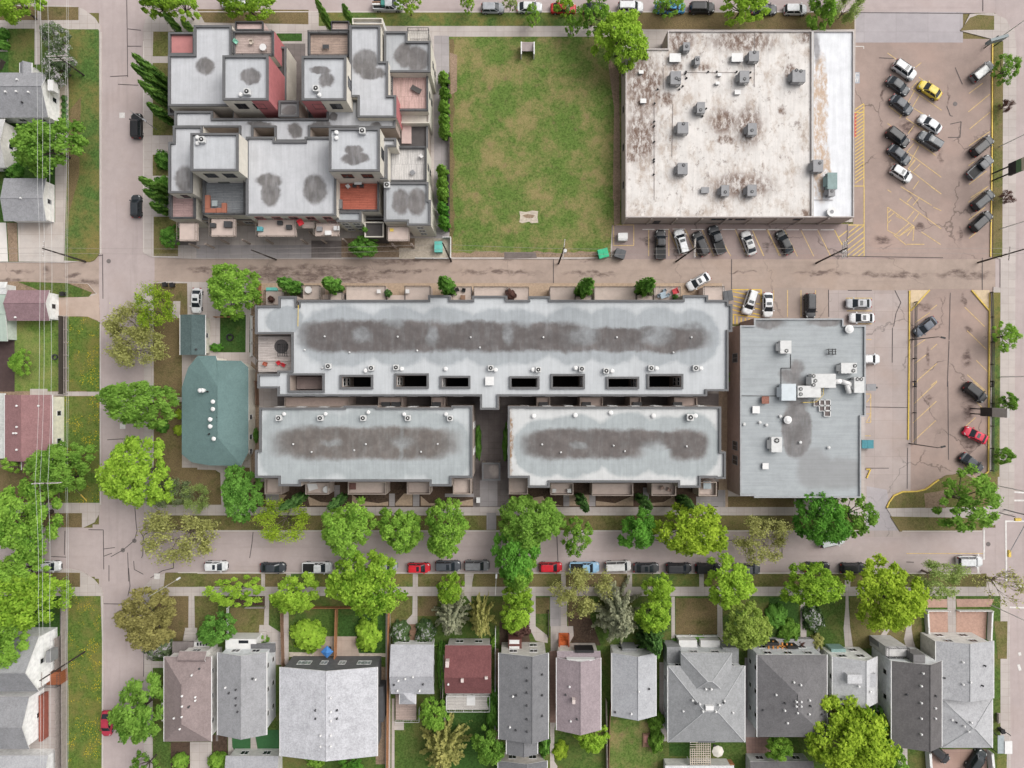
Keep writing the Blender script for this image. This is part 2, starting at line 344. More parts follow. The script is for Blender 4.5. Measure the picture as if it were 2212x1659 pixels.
pv_walk = paving('sidewalk_concrete', (198, 188, 182), .07, 0, slab=1.5, dirt=.3, tint=(178, 164, 154))
pv_grey = paving('grey_paving', (172, 166, 166), .08, 0, slab=2.2, dirt=.2, tint=(150, 140, 138))
pv_pad = paving('pad_concrete', (206, 197, 190), .09, 0, slab=4, dirt=.4, tint=(186, 168, 154))
pv_dark = paving('courtyard_pavers', (138, 129, 126), .14, 0, slab=1.1, dirt=.3, tint=(88, 82, 80))
pv_brick = paving('brick_pavers', (170, 140, 130), .12, 0, slab=.6)

def sheet(name, pts, z, m, thick=0.0, zc=None):
    mb = MB(); w = [at(p, 0) for p in pts]
    if thick: mb.prism([(p.x, p.y) for p in w], 0.0, z, 0)
    else: mb.prism([(p.x, p.y) for p in w], z - .0005, z, 0)
    return struct(mb.build(name, m))
def rc(a, b, c, d): return [(a, b), (c, b), (c, d), (a, d)]
gm = MB(); gm.poly([(-1500, -1500, -.03), (1500, -1500, -.03), (1500, 1500, -.03), (-1500, 1500, -.03)]); struct(gm.build('ground', g_dry))
E0, E1 = -260, 2470
sheet('street', rc(E0, -14, E1, 28), .0, pv_roadx); sheet('street', rc(E0, 1140, E1, 1246), .0, pv_roadx)
sheet('road', rc(214, -300, 334, 1900), .012, pv_road); sheet('road', rc(2150, -300, 2420, 1900), .012, pv_road)
sheet('alley', rc(E0, 545, 2166, 640), .004, pv_alley)
sheet('parking_lot', rc(1843, 84, 2150, 560), .008, pv_lot); sheet('parking_lot', rc(1960, 624, 2145, 1120), .008, pv_lot)
sheet('parking_lot', rc(1322, 484, 1872, 560), .012, pv_bay); sheet('parking_lot', rc(1560, 622, 1792, 700), .008, paving('bay_tan', (172, 156, 146), .08, .4, dirt=.3))
sheet('driveway', rc(1790, 627, 1967, 1160), .012, pv_conc); sheet('driveway', rc(1845, 26, 2080, 92), .016, pv_apron)
sheet('driveway', [(1872, 1050), (1916, 1058), (1922, 1095), (1945, 1146), (1865, 1146), (1872, 1105)], .016, pv_apron)
sheet('driveway', [(200, 1133), (330, 1133), (345, 1250), (205, 1250)], .020, pv_road)
KZ = .13
_kn = [0]
def kerbed(name, pts, m, lv=0):
    _kn[0] += 1; return sheet(name, pts, KZ + lv * .0062 + (_kn[0] % 9) * .0006, m, 1)
def L(pts, m=g_lawn, lv=2): return kerbed('lawn', pts, m, lv)
def P(pts, m=pv_walk, lv=4): return kerbed('path', pts, m, lv)
# --- west blocks
arc = t00.l(400, 45, 600, 48, 700, 80, 790, 150, 835, 220)
kerbed('pavement', [(E0, 12)] + arc + [(218, 64), (217, 548), (200, 563), (140, 568), (E0, 565)], pv_walk)
kerbed('yard', [(E0, 63), (145, 63), (145, 185), (120, 190), (120, 566), (E0, 566)], g_rich, 1)
L(t00.l(-100, 50, 655, 62, 655, 170, -100, 170), g_dead); L(t00.l(75, 240, 560, 240, 560, 700, 75, 600), g_lawn)
L([(143, 64), (213, 64), (215, 68), (216, 548), (205, 562), (195, 566), (140, 563), (150, 200)], g_strip)
P(t00.r and rc(82, -10, 89, 70)); P(rc(76, 60, 88, 140)); P(rc(-10, 62, 18, 112)); P(t00.l(500, 700, 568, 710, 572, 1020, 480, 1010), gravel)
P(t01.l(150, 295, 528, 295, 530, 625, 160, 622), pv_pad); P(t01.l(-60, 300, 55, 300, 72, 622, -60, 622), paving('pale_pad', (226, 220, 214), .06, 0)); P(t01.l(62, 300, 145, 300, 155, 622, 80, 622), soil)
kerbed('pavement', [(E0, 609), (60, 608), (190, 612), (211, 636), (215, 660), (216, 1095), (216, 1108), (205, 1128), (180, 1140), (E0, 1140)], pv_walk)
kerbed('yard', [(E0, 609), (60, 608), (190, 613), (208, 634), (165, 643), (122, 647), (122, 683), (190, 683), (212, 690), (215, 700), (216, 1086), (E0, 1086)], soil, 1)
L(t01.l(150, 790, 560, 800, 770, 880, 740, 915, 480, 920), g_lawn); P([(120, 643), (190, 642), (214, 634), (216, 694), (190, 684), (120, 681)], paving('tan_drive', (190, 170, 156), .1, .5, dirt=.5), 3)
L(rc(33, 690, 138, 845), grass('lawn_patchy', (104, 132, 60), (138, 142, 84), (118, 108, 82), .42, .64)); L([(146, 684), (190, 684), (216, 696), (216, 845), (146, 845)], g_dand); L(rc(130, 856, 216, 1086), g_dand); L(rc(-40, 1010, 128, 1086), g_dead)
g_band = grass('dandelion_band', (94, 117, 52), (130, 123, 69), (116, 100, 76), .42, .64, .64, .78, .07)
L([(190, 690), (215, 700), (215, 846), (188, 846)], g_band, 3); L([(200, 860), (215, 860), (215, 940), (204, 930)], g_band, 3); L([(150, 240), (176, 210), (172, 380), (148, 470)], g_dead, 3); L([(195, 1360), (217, 1340), (218, 1640), (180, 1640)], g_band, 3)
P(rc(104, 846, 217, 855)); P(rc(66, 840, 104, 853)); P(rc(-30, 690, 33, 846), plain('dark_deck', (82, 66, 64), .9, .15), 3)
L(rc(-260, 1108, 178, 1139), g_dead)
crn = t03.l(580, 5, 690, 30, 780, 90, 840, 160, 858, 215)
kerbed('pavement', [(E0, 1231)] + crn + [(222, 1285), (222, 1900), (E0, 1900)], pv_walk)
L(t03.l(-60, 30, 668, 38, 668, 155, -60, 155), g_dead); L(t03.l(555, 230, 838, 230, 850, 600, 845, 1900, 555, 1900), g_dand); kerbed('yard', rc(E0, 1287, 141, 1900), g_rich, 2)
P(rc(-20, 1440, 131, 1900), pv_walk, 4); P(rc(131, 1290, 147, 1900), plain('grey_boards', (150, 142, 138), .9, .15), 5)
# --- north block
kerbed('pavement', t00.l(1190, 240, 1215, 150, 1255, 100) + [(350, 27), (1848, 27), (1848, 60), (1841, 480), (1322, 480), (1322, 556), (1250, 560), (430, 560), (330, 556), (312, 548)], pv_walk)
for p, m in [(t00.l(1640, 80, 2560, 85, 2560, 205, 1700, 190), g_dead), (rc(689, 28, 1835, 57), g_strip), (t00.l(1275, 265, 1480, 265, 1480, 470, 1270, 470), g_dry), (t00.l(1270, 525, 1400, 525, 1400, 1000, 1270, 1000), g_dry), (t00.l(1270, 960, 1450, 960, 1450, 1125, 1270, 1125), g_dry), (t00.l(1270, 1285, 1400, 1285, 1400, 1460, 1270, 1460), g_dry), (t01.l(1278, 250, 1480, 250, 1480, 575, 1278, 575), g_dry), (t10.l(195, 280, 405, 280, 405, 345, 195, 345), g_rich), (rc(1335, 28, 1845, 64), g_dead)]: L(p, m)
L([(970, 80), (1345, 80), (1345, 486), (1322, 486), (1318, 556), (975, 556)], g_vac, 3)
P(rc(938, 78, 970, 556), pv_grey); P(t10.l(1630, 440, 1690, 460, 1690, 760, 1640, 790), soil, 5); P(t21.l(105, 205, 160, 212, 210, 200, 262, 205, 255, 250, 262, 300, 205, 305, 185, 292, 130, 305, 105, 295, 112, 250), gravel, 5)
P(t21.l(130, 240, 175, 228, 235, 240, 215, 262, 160, 262), soil, 6); P(t21.l(-20, 545, 240, 545, 250, 592, -20, 600), plain('oily_dirt', (118, 108, 104), .9, .2), 5); P(t20.l(830, 450, 930, 600, 945, 1659, 880, 1659, 890, 900), soil, 4)
wig = lambda x0, x1, y, a, n: [(x0 + (x1 - x0) * i / n, y + a * math.sin(i * 1.7) * math.cos(i * .9)) for i in range(n + 1)]
P(wig(975, 1320, 545, 3.5, 26) + [(1319, 556), (975, 556)], soil, 4); P([(p[1], p[0]) for p in wig(85, 540, 980, 4, 30)] + [(971, 540), (971, 85)], g_dead, 4)
P(t21.l(885, 0, 942, 0, 940, 300, 890, 330), soil, 5)
P(rc(425, 530, 673, 558), pv_grey, 4); P(rc(673, 520, 738, 557), pv_dark, 5); P(rc(738, 515, 905, 556), soil, 4); P(t11.l(1340, 430, 1640, 430, 1640, 600, 1210, 600, 1210, 510, 1340, 510), gravel, 5); P(rc(363, 505, 425, 530), pv_dark, 3)
P(rc(580, 95, 660, 255), pv_dark, 4)
# --- middle block
kerbed('pavement', [(312, 625), (330, 612), (360, 608), (545, 612), (1560, 612), (1572, 640), (1572, 705), (1868, 705), (1868, 1055), (1872, 1112), (1866, 1146), (345, 1146), (318, 1125), (312, 1100)], pv_walk)
L([(333, 612), (405, 612), (406, 680), (394, 690), (394, 1010), (480, 1010), (478, 1090), (333, 1090)], g_dead); L(rc(476, 680, 545, 762), g_rich, 3); L(rc(478, 1010, 560, 1090), g_dead, 3); L(rc(330, 1113, 1866, 1145), g_dry); L(rc(1570, 1072, 1715, 1095), g_dead, 3)
P(rc(406, 612, 441, 682)); P(t01.l(1440, 950, 1500, 950, 1495, 1090, 1425, 1090)); P(t01.l(1770, 1095, 1800, 1095, 1795, 1380, 1765, 1380)); P(t01.l(1790, 1375, 2080, 1375, 2140, 1440, 2120, 1480, 2050, 1410, 1790, 1410)); P(t01.l(2042, 1060, 2075, 1060, 2070, 1375, 2040, 1375))
P(t02.l(1640, 705, 1870, 705, 1880, 1030, 1840, 1030, 1830, 760, 1790, 735, 1640, 730)); P(rc(383, 858, 396, 868)); P(t02.l(2075, -60, 2120, -60, 2140, 800, 2075, 800), gravel, 3)
P(rc(543, 655, 560, 1066), soil, 3); P(rc(545, 612, 1560, 660), tan_gravel, 3); P(rc(548, 1040, 1565, 1095), mulch, 3); P(rc(1022, 855, 1100, 1095), pv_dark, 5); P(rc(600, 850, 1560, 892), pv_dark, 4); P(rc(1552, 840, 1572, 1095), tan_gravel, 5)
for q in [t12.l(450, 950, 560, 1000, 700, 1010, 700, 1030, 470, 1030), t12.l(820, 940, 900, 990, 1040, 1010, 1120, 995, 1120, 1030, 820, 1030), t12.l(1180, 1010, 1250, 930, 1320, 930, 1320, 1030, 1180, 1030), t12.l(1390, 950, 1460, 1010, 1640, 1010, 1850, 970, 1850, 1030, 1390, 1030), t12.l(110, 940, 280, 940, 230, 1000, 330, 1030, 110, 1030), t22.l(740, 990, 900, 1010, 1050, 945, 1050, 1030, 740, 1030), t22.l(1180, 1010, 1300, 1000, 1390, 950, 1400, 1030, 1180, 1030), t22.l(20, 1000, 300, 950, 330, 1010, 470, 1030, 20, 1030), t22.l(520, 940, 690, 940, 690, 1030, 520, 1030)]: P(q, tan_gravel, 4)
for q in [t12.r(675, 860, 720, 1035), t12.r(1128, 930, 1175, 1035), t12.r(1325, 930, 1378, 1035), t12.r(1590, 930, 1830, 958), t12.r(105, 930, 215, 1000), t12.r(1880, 820, 2025, 1035), t22.r(470, 930, 520, 1035), t22.r(685, 940, 735, 1035), t22.r(1130, 880, 1178, 1035), t22.r(1570, 955, 1750, 1035), t22.r(1750, 900, 1812, 1040), t12.r(1935, 1090, 2015, 1230)]: P(rc(*q), pv_grey, 6)
# --- corner island and east verge
cv = t32.l(1070, 1045, 1090, 1000, 1130, 945, 1200, 915, 1320, 912, 1390, 895, 1500, 815, 1560, 780, 1700, 760, 1830, 830, 1915, 745)
kerbed('pavement', cv + [(2145, 620), (2166, 622), (2168, 1110), (2150, 1132), (2120, 1146), (1945, 1146), (1916, 1100)], pv_walk)
L(cv + t32.l(1990, 760, 1990, 880, 1900, 1040, 1060, 1052), g_dry); L(t32.l(1100, 1120, 1700, 1130, 1900, 1150, 1860, 1235, 1180, 1245), g_dry); L(t32.l(1380, 930, 1560, 900, 1560, 1050, 1390, 1050), soil, 3)
L([(2143, 632), (2160, 632), (2158, 1030), (2140, 1030)], g_strip)
kerbed('pavement', [(2146, 88), (2190, 60), (2195, 110), (2190, 1110), (2166, 1112), (2160, 620), (2160, 560), (2146, 556)], pv_walk, -2)
L([(2146, 90), (2166, 90), (2164, 556), (2144, 556)], g_dry); kerbed('pavement', t30.l(1690, 260, 1760, 120, 1950, 108, 2060, 160, 2110, 260, 2115, 340, 1960, 330), pv_walk, -1); L(t30.l(1680, 258, 1760, 150, 1830, 125, 1960, 135, 1960, 250, 1800, 250), g_dry, 2)
# --- south block
kerbed('pavement', t03.l(1185, 225, 1200, 150, 1260, 90, 1370, 40) + [(385, 1237), (2120, 1240), (2160, 1262), (2180, 1300), (2184, 1900), (312, 1900), (312, 1290)], pv_walk)
L(t03.l(1375, 38, 1640, 38, 1640, 155, 1360, 155), g_dry, 2)
xs = [427, 566, 572, 620, 628, 893, 902, 1005, 1016, 1213, 1220, 1355, 1364, 1510, 1520, 1825, 1834, 2130]
for i in range(0, len(xs) - 1):
    if i % 2 == 0: L(rc(xs[i] if i else 357, 1239, xs[i + 1], 1267), (g_dry, g_dead, g_strip, g_dry)[i // 2 % 4])
kerbed('yard', rc(330, 1287, 2160, 1900), g_lawn, 1)
for q, m in [((333, 1287, 408, 1400), g_dead), ((421, 1287, 472, 1360), g_dry), ((498, 1312, 572, 1375), g_dry), ((625, 1312, 725, 1400), g_lawn), ((732, 1312, 835, 1410), g_rich), ((845, 1287, 890, 1345), g_dry), ((902, 1287, 945, 1330), g_dead), ((1157, 1290, 1187, 1325), g_dead), ((1227, 1290, 1275, 1400), g_dead), ((1459, 1292, 1548, 1370), g_dead), ((1660, 1290, 1725, 1400), g_rich), ((1742, 1290, 1825, 1400), g_lawn), ((1835, 1290, 1990, 1400), g_dry), ((852, 1555, 965, 1659), g_lawn), ((965, 1535, 1075, 1660), g_rich), ((1198, 1578, 1308, 1650), g_lawn), ((1318, 1555, 1420, 1660), g_vac), ((1445, 1605, 1500, 1632), g_rich), ((1955, 1610, 1995, 1900), g_lawn)]: L(rc(*q), m, 3)
for q in [t03.l(1568, 230, 1615, 230, 1620, 500, 1640, 500, 1600, 640, 1510, 640, 1540, 500, 1565, 500), t03.l(1200, 680, 1270, 690, 1270, 1659, 1195, 1659), t03.l(1270, 770, 1365, 770, 1365, 825, 1270, 825), t13.l(100, 225, 135, 225, 130, 470, 240, 540, 240, 800, 190, 800, 100, 620, 50, 540, 60, 470, 90, 470), t13.l(255, 350, 295, 350, 295, 800, 250, 800), t13.l(1100, 320, 1138, 320, 1138, 1900, 1095, 1900), t13.l(1325, 50, 1362, 50, 1362, 560, 1290, 560, 1300, 470, 1255, 450, 1320, 380), t13.l(1765, 40, 1830, 40, 1808, 165, 1808, 290, 1770, 240), t13.l(1150, 1080, 1172, 1080, 1172, 1900, 1145, 1900), t23.l(205, 230, 240, 230, 240, 480, 340, 560, 340, 620, 240, 600, 180, 480), t23.l(1365, 235, 1393, 235, 1395, 640, 1365, 640), t23.l(1745, 290, 1785, 290, 1790, 520, 1880, 620, 1900, 680, 1850, 680, 1780, 600, 1745, 550), t23.l(1005, 45, 1032, 45, 1032, 170, 1005, 170), t33.l(355, 250, 400, 250, 405, 580, 440, 660, 400, 660, 355, 580), t33.l(740, 60, 775, 60, 752, 190, 755, 320, 765, 480, 790, 650, 725, 650, 712, 500, 728, 320, 730, 190), t33.l(1228, 415, 1275, 415, 1275, 500, 1290, 600, 1330, 720, 1250, 720, 1212, 590, 1230, 500), t33.l(1570, 190, 1640, 190, 1645, 620, 1580, 620), t33.l(945, 660, 1075, 475, 1115, 480, 985, 680), t33.l(1150, 1470, 1240, 1470, 1245, 1900, 1200, 1900), t23.l(360, 1200, 415, 1220, 395, 1340, 395, 1600, 420, 1640, 420, 1900, 360, 1900), t03.l(2155, 470, 2212, 470, 2212, 600, 2145, 600)]: P(q)
for q in [(565, 1239, 573, 1270), (619, 1239, 629, 1270), (892, 1240, 903, 1270), (1004, 1240, 1020, 1270), (1212, 1240, 1222, 1270), (1354, 1240, 1365, 1270), (1510, 1240, 1520, 1270), (1824, 1240, 1836, 1270)]: P(rc(*q), pv_walk, 5)
P(t13.l(540, 565, 860, 565, 880, 740, 500, 740), paving('patio_concrete', (190, 172, 158), .1, 0, slab=2), 5); P(t13.l(300, 695, 540, 700, 1100, 705, 1100, 735, 300, 735), gravel, 4); P(t23.l(360, 235, 450, 235, 450, 480, 360, 480), pv_grey, 5); P(t23.l(365, 480, 550, 480, 555, 560, 500, 660, 365, 690), pv_walk, 6); P(t23.l(450, 235, 500, 235, 500, 480, 450, 480), pv_walk, 7)
P(t23.l(500, 380, 700, 420, 780, 640, 540, 640), mulch, 4); P(t23.l(-60, 440, 170, 460, 200, 640, -60, 640), mulch, 4); P(t23.l(1400, 560, 1745, 560, 1745, 690, 1400, 690), mulch, 4)
for q in [t33.l(1400, 350, 1575, 350, 1575, 585, 1405, 585), t33.l(1645, 350, 1900, 350, 1890, 585, 1645, 585), t33.l(1400, 255, 1570, 255, 1570, 325, 1380, 325), t33.l(1645, 255, 1960, 255, 1930, 320, 1650, 320)]: P(q, pink_gravel, 5)
P(t33.l(1420, 1500, 1900, 1500, 1900, 1800, 1420, 1800), paving('drive_pavers', (186, 156, 144), .1, 0, slab=3), 6); P(t33.l(1960, 440, 2070, 440, 2065, 750, 1990, 750), g_dry, 5); P(t33.l(1985, 1510, 2065, 1540, 2060, 1900, 1980, 1900), g_strip, 5)
P(t23.l(1980, 1400, 2080, 1400, 2120, 1540, 1990, 1560), pv_brick, 5); P(t33.l(-10, 1400, 90, 1400, 110, 1550, -10, 1550), pv_brick, 6); P(t03.l(1420, 1440, 1580, 1440, 1580, 1900, 1420, 1900), mulch, 4); P(t03.l(1580, 1440, 1760, 1440, 1760, 1900, 1580, 1900), pv_walk, 5); P(t03.l(1760, 1380, 1890, 1380, 1890, 1900, 1790, 1900), mulch, 3)
P(t03.l(1925, 1360, 2100, 1360, 2110, 1515, 1950, 1515, 1930, 1480), turf, 6); P(t13.l(10, 1340, 215, 1340, 215, 1510, 40, 1510), turf, 6); P(t03.l(1895, 1330, 2212, 1330, 2212, 1560, 1895, 1560), pv_walk, 5); P(t13.l(-20, 1335, 12, 1335, 40, 1530, -20, 1530), pv_walk, 7)
P(t13.l(1175, 1270, 1250, 1270, 1250, 1340, 1170, 1340), pv_pad, 5); P(t03.l(1920, 310, 2200, 310, 2200, 232, 1990, 232), mulch, 5); P(rc(1068, 1400, 1078, 1620), soil, 4); P(rc(1187, 1405, 1203, 1560), pv_brick, 5); P(rc(1424, 1430, 1440, 1600), pv_walk, 5); P(rc(467, 1390, 472, 1600), pv_dark, 5); P(rc(1608, 1420, 1632, 1600), pv_grey, 5); P(rc(1787, 1410, 1800, 1510), gravel, 5); P(rc(812, 1440, 833, 1650), soil, 3)

# ================================================================ PAINT ON THE GROUND
def strips(name, segs, w, m, z=.022):
    mb = MB()
    for i, sgm in enumerate(segs):
        for j in range(len(sgm) - 1):
            a, b = at(sgm[j], 0), at(sgm[j + 1], 0); d = (b - a); n = Vector((-d.y, d.x, 0)).normalized() * w / 2
            zz = Vector((0, 0, z + (i % 7) * .0006)); mb.poly([a - n + zz, b - n + zz, b + n + zz, a + n + zz])
    return struct(mb.build(name, m))
def tl(t, *segs): return [t.l(*q) for q in segs]
yl = tl(t30, (1080, 440, 1150, 490), (1340, 640, 1530, 790), (1280, 740, 1528, 915), (1230, 980, 1440, 1120), (1280, 1150, 1480, 1290), (1240, 1260, 1525, 1470), (1250, 1400, 1525, 1610), (1100, 720, 1180, 790), (1090, 880, 1200, 965), (1080, 1025, 1130, 1060), (1090, 1290, 1140, 1330), (1080, 1575, 1110, 1595), (1300, 900, 1380, 950), (1310, 740, 1180, 980), (1345, 790, 1240, 970), (1300, 1040, 1250, 1110), (1300, 1190, 1240, 1260), (1340, 1210, 1260, 1360), (1310, 1330, 1250, 1400), (1350, 1360, 1290, 1420), (1340, 1500, 1290, 1570), (1310, 1320, 1250, 1400), (1360, 520, 1310, 560), (1330, 670, 1280, 730))
yl += tl(t30, (1755, 775, 1870, 690), (1750, 928, 1930, 780), (1760, 1070, 1930, 930), (1755, 1210, 1930, 1090), (1750, 1375, 1800, 1340), (1755, 1530, 1900, 1420), (1770, 1640, 1915, 1545))
yl += tl(t31, (1190, 0, 1445, 155), (1440, 0, 1525, 60), (1180, 100, 1250, 150), (1240, 140, 1525, 350), (1300, 200, 1240, 275), (1345, 90, 1290, 155), (1280, 85, 1240, 130), (1360, 375, 1520, 480), (1130, 400, 1235, 485), (1750, 130, 1900, 10), (1755, 275, 1890, 170), (1755, 430, 1830, 370), (1300, 330, 1240, 410), (1340, 220, 1290, 290), (1460, 170, 1525, 200))
yl += tl(t31, (1305, 1130, 1430, 1045), (1300, 1330, 1390, 1270), (1300, 1470, 1400, 1395), (1290, 1640, 1490, 1465), (1440, 1020, 1490, 980), (1440, 1350, 1490, 1305), (1720, 1000, 1885, 1160), (1740, 1195, 1900, 1350), (1815, 1440, 1910, 1535), (1740, 1560, 1900, 1700), (1440, 1650, 1490, 1610))
yl += tl(t32, (1295, 190, 1490, 5), (1290, 345, 1485, 165), (1290, 500, 1480, 325), (1760, 110, 1870, 225), (1790, 0, 1900, 100), (1720, 380, 1810, 300), (1710, 690, 1820, 810), (1290, 30, 1330, 0))
struct_lines = strips('parking_line', yl, .13, line_yellow)
strips('parking_line', [[(1845, 243), (1866, 243)], [(1866, 225), (1866, 402)], [(1866, 402), (1845, 402)]] + [[t30(810, 930 + 29 * i - 20), t30(882, 880 + 29 * i - 20)] for i in range(22)] + [[t30(885, 1540), t30(885, 1659)], [t31(885, 0), t31(885, 575)], [t31(755, 318), t31(885, 318)], [t31(740, 578), t31(885, 578)]] + [[t31(740 + o, 575), t31(882, 575 - (142 - o) * .78)] for o in (0, 50, 95)] + [[t31(745, 575 - o), t31(882, 575 - o - 107)] for o in (45, 95, 145)] + [[t31(760, 380), t31(840, 318)], [t31(675, 420), t31(750, 362)], [t31(700, 470), t31(745, 440)], [t31(640, 362), t31(705, 485)]], .16, plain('hatch_yellow', (224, 194, 112), .8, .2, 2), .03)
hx = t31.l(1080, 170, 1300, 330, 1175, 412, 1080, 362, 1080, 170)
strips('parking_line', [hx] + tl(t31, (1085, 215, 1105, 195), (1085, 260, 1135, 215), (1085, 300, 1110, 275), (1180, 405, 1290, 318), (1150, 395, 1260, 300), (1210, 380, 1250, 350), (1150, 240, 1190, 265), (1300, 330, 1290, 450), (1240, 478, 1385, 478)), .14, line_yellow, .026)
strips('parking_line', tl(t21, (1178, 355, 1178, 575), (1345, 350, 1345, 575), (1350, 370, 1440, 570), (1480, 355, 1580, 575), (1620, 355, 1718, 575), (1760, 400, 1858, 575), (1895, 355, 1990, 575), (2035, 355, 2130, 575), (2165, 355, 2262, 575)) + tl(t31, (80, 362, 195, 575), (225, 362, 332, 578), (362, 362, 468, 578), (500, 362, 605, 570), (-40, 362, 55, 575)) + tl(t21, (888, 318, 1054, 318), (1054, 318, 1054, 488), (888, 488, 1054, 488), (888, 318, 888, 488)), .13, line_yellow, .028)
strips('parking_line', tl(t21, (1125, 355, 1225, 355), (1255, 355, 1345, 355), (1375, 352, 1480, 352), (1530, 355, 1640, 355), (1665, 355, 1760, 355), (1785, 355, 1895, 355), (1915, 355, 2020, 355), (2040, 355, 2145, 355), (2165, 355, 2260, 355)) + tl(t31, (-60, 358, 70, 358), (90, 358, 215, 358), (240, 358, 345, 358), (370, 358, 500, 358), (525, 358, 635, 358)), .14, line_white, .034)
strips('parking_line', tl(t31, (250, 858, 250, 1080), (362, 858, 362, 1080), (482, 858, 482, 940), (135, 858, 135, 950), (735, 925, 950, 925), (740, 1030, 950, 1030), (830, 1138, 950, 1138), (905, 1268, 945, 1268)) + tl(t32, (900, 105, 940, 105), (940, 105, 940, 340), (905, 175, 940, 130), (905, 335, 940, 270), (900, 340, 940, 340), (905, 270, 940, 270), (875, 452, 940, 452)), .14, line_yellow, .03)
strips('parking_line', tl(t21, (1870, 855, 2110, 855), (2110, 855, 2110, 960), (1875, 870, 1990, 895), (1880, 910, 1970, 930), (1885, 950, 1955, 968), (1880, 985, 1950, 1005), (1870, 1020, 1945, 1040), (2060, 880, 2105, 890), (2070, 970, 2105, 975), (2040, 1050, 2100, 1062), (2060, 1010, 2105, 1018), (1875, 1060, 2100, 1085), (1880, 1070, 1880, 1140), (1910, 1075, 1910, 1140), (1945, 1085, 1945, 1140), (1980, 1090, 1980, 1140), (2010, 1095, 2010, 1130)), .2, plain('bay_yellow', (226, 190, 84), .8, .2, 2), .03)
strips('road_marking', tl(t32, (1235, 1428, 1885, 1428)), .13, line_yellow, .034)
strips('road_marking', tl(t32, (1880, 1180, 1880, 1480), (1833, 1430, 1833, 1600), (2055, 1160, 2212, 1160), (2060, 1155, 2066, 1659), (2070, 988, 2230, 988), (2090, 915, 2230, 925)) + tl(t33, (1830, -30, 1830, 60), (2065, -30, 2065, 100), (2120, 150, 2230, 152), (2080, 325, 2230, 330), (1945, 300, 1960, 320)), .3, line_white, .036)
strips('road_marking', tl(t33, (2165, 800, 2180, 850), (2172, 700, 2180, 725)), .5, line_white, .036)
strips('road_marking', [t30.l(808, 385, 882, 385), t30.l(882, 385, 882, 405)], .12, line_white, .03)
wb = MB(); a = at(t30(806, 600), 0); b = at(t30(848, 692), 0); wb.box(a.x, b.y, .018, b.x, a.y, .024)
struct(wb.build('road_marking', plain('faded_blue_paint', (176, 180, 188), .8, .2, 2)))
strips('road_marking', [t30.l(812, 612, 842, 612), t30.l(812, 612, 812, 640), t30.l(812, 640, 842, 640), t30.l(815, 655, 842, 655), t30.l(815, 655, 815, 680), t30.l(830, 655, 830, 680)], .14, line_white, .032)
rb = MB(); a = at(t30(800, 930), 0); b = at(t30(822, 1140), 0); rb.box(a.x, b.y, .018, b.x, a.y, .026); struct(rb.build('kerb_marking', plain('faded_red_paint', (196, 96, 88), .8, .25, 2)))
# tar-sealed joints and cracks
cr = tl(t00, (1052, 0, 1056, 240, 1060, 640), (1060, 240, 1170, 252), (1060, 384, 1175, 384), (915, 635, 1060, 628), (980, 700, 1150, 708)) + tl(t01, (1195, 0, 1190, 330), (852, 560, 855, 930), (470, 600, 850, 570)) + tl(t02, (1120, 1050, 1130, 1180, 1138, 1240, 1115, 1320, 1020, 1400, 920, 1455), (858, 1230, 862, 1560), (735, 1230, 858, 1232), (540, 1240, 535, 1440), (425, 1452, 550, 1458), (1155, 1230, 1190, 1290, 1185, 1440, 1175, 1465), (1190, 1280, 1290, 1210), (1060, 1420, 1068, 1659), (1110, 1490, 1115, 1560, 1190, 1600), (862, 1390, 955, 1378), (862, 1450, 930, 1425), (2100, 1250, 2090, 1350, 2072, 1465), (905, 1525, 905, 1659), (890, 485, 1000, 478, 1170, 480), (1202, 370, 1202, 450), (1438, 1420, 1440, 1550, 1350, 1570, 1250, 1630)) + tl(t03, (1068, 0, 1080, 150, 1062, 230), (860, 296, 1110, 300), (1195, 690, 1192, 900), (590, 10, 720, 50, 830, 160)) + tl(t22, (415, 1255, 425, 1490), (1210, 1315, 1275, 1320), (1840, 1318, 1915, 1318)) + tl(t32, (203, 1335, 205, 1460), (1235, 1498, 1298, 1500)) + tl(t31, (1600, 880, 1590, 1270), (1590, 1280, 1575, 1659), (590, 855, 592, 1080), (745, 590, 745, 320), (1120, 1170, 1118, 1460), (600, 575, 1540, 590), (1865, 590, 1865, 860), (1140, 860, 1190, 960, 1150, 1050, 1130, 1160), (750, 860, 950, 860)) + tl(t32, (1580, 0, 1585, 650), (1245, 550, 1242, 890), (890, 212, 1250, 218), (1090, 720, 880, 720)) + tl(t30, (1870, 0, 1870, 95), (800, 105, 1800, 112), (1010, 480, 1130, 486), (1640, 560, 1700, 700), (1570, 880, 1600, 960, 1620, 965), (1600, 1030, 1690, 1010, 1680, 1140, 1580, 1140)) + tl(t33, (2090, 950, 2085, 1659)) + tl(t21, (388, 600, 388, 800), (1865, 600, 1865, 850))
strips('tar_seam', cr, .13, tar, .04)
def disc(name, p, r, m, label, cat, z=.03):
    mb = MB(); w = at(p, 0); mb.tube((w.x, w.y, z - .015), (w.x, w.y, z + .004), r, r, 14); return tag(mb.build(name, m), label, cat)
cover = plain('iron_cover', (118, 110, 108), .7)
for p, l in [(t01(902, 618), 'round iron manhole cover where the alley meets the west road'), (t02(1115, 1322), 'smaller iron manhole cover at the upper end of the diagonal seam in the crossing'), (t02(1020, 1400), 'iron manhole cover in the middle of the crossing where dark seams meet'), (t30(1640, 862), 'round manhole cover in the open asphalt of the upper parking lot'), (t32(1915, 1350), 'round manhole cover beside the white stop line on the south street')]: disc('manhole_cover', p, .42, cover, l, 'manhole cover')
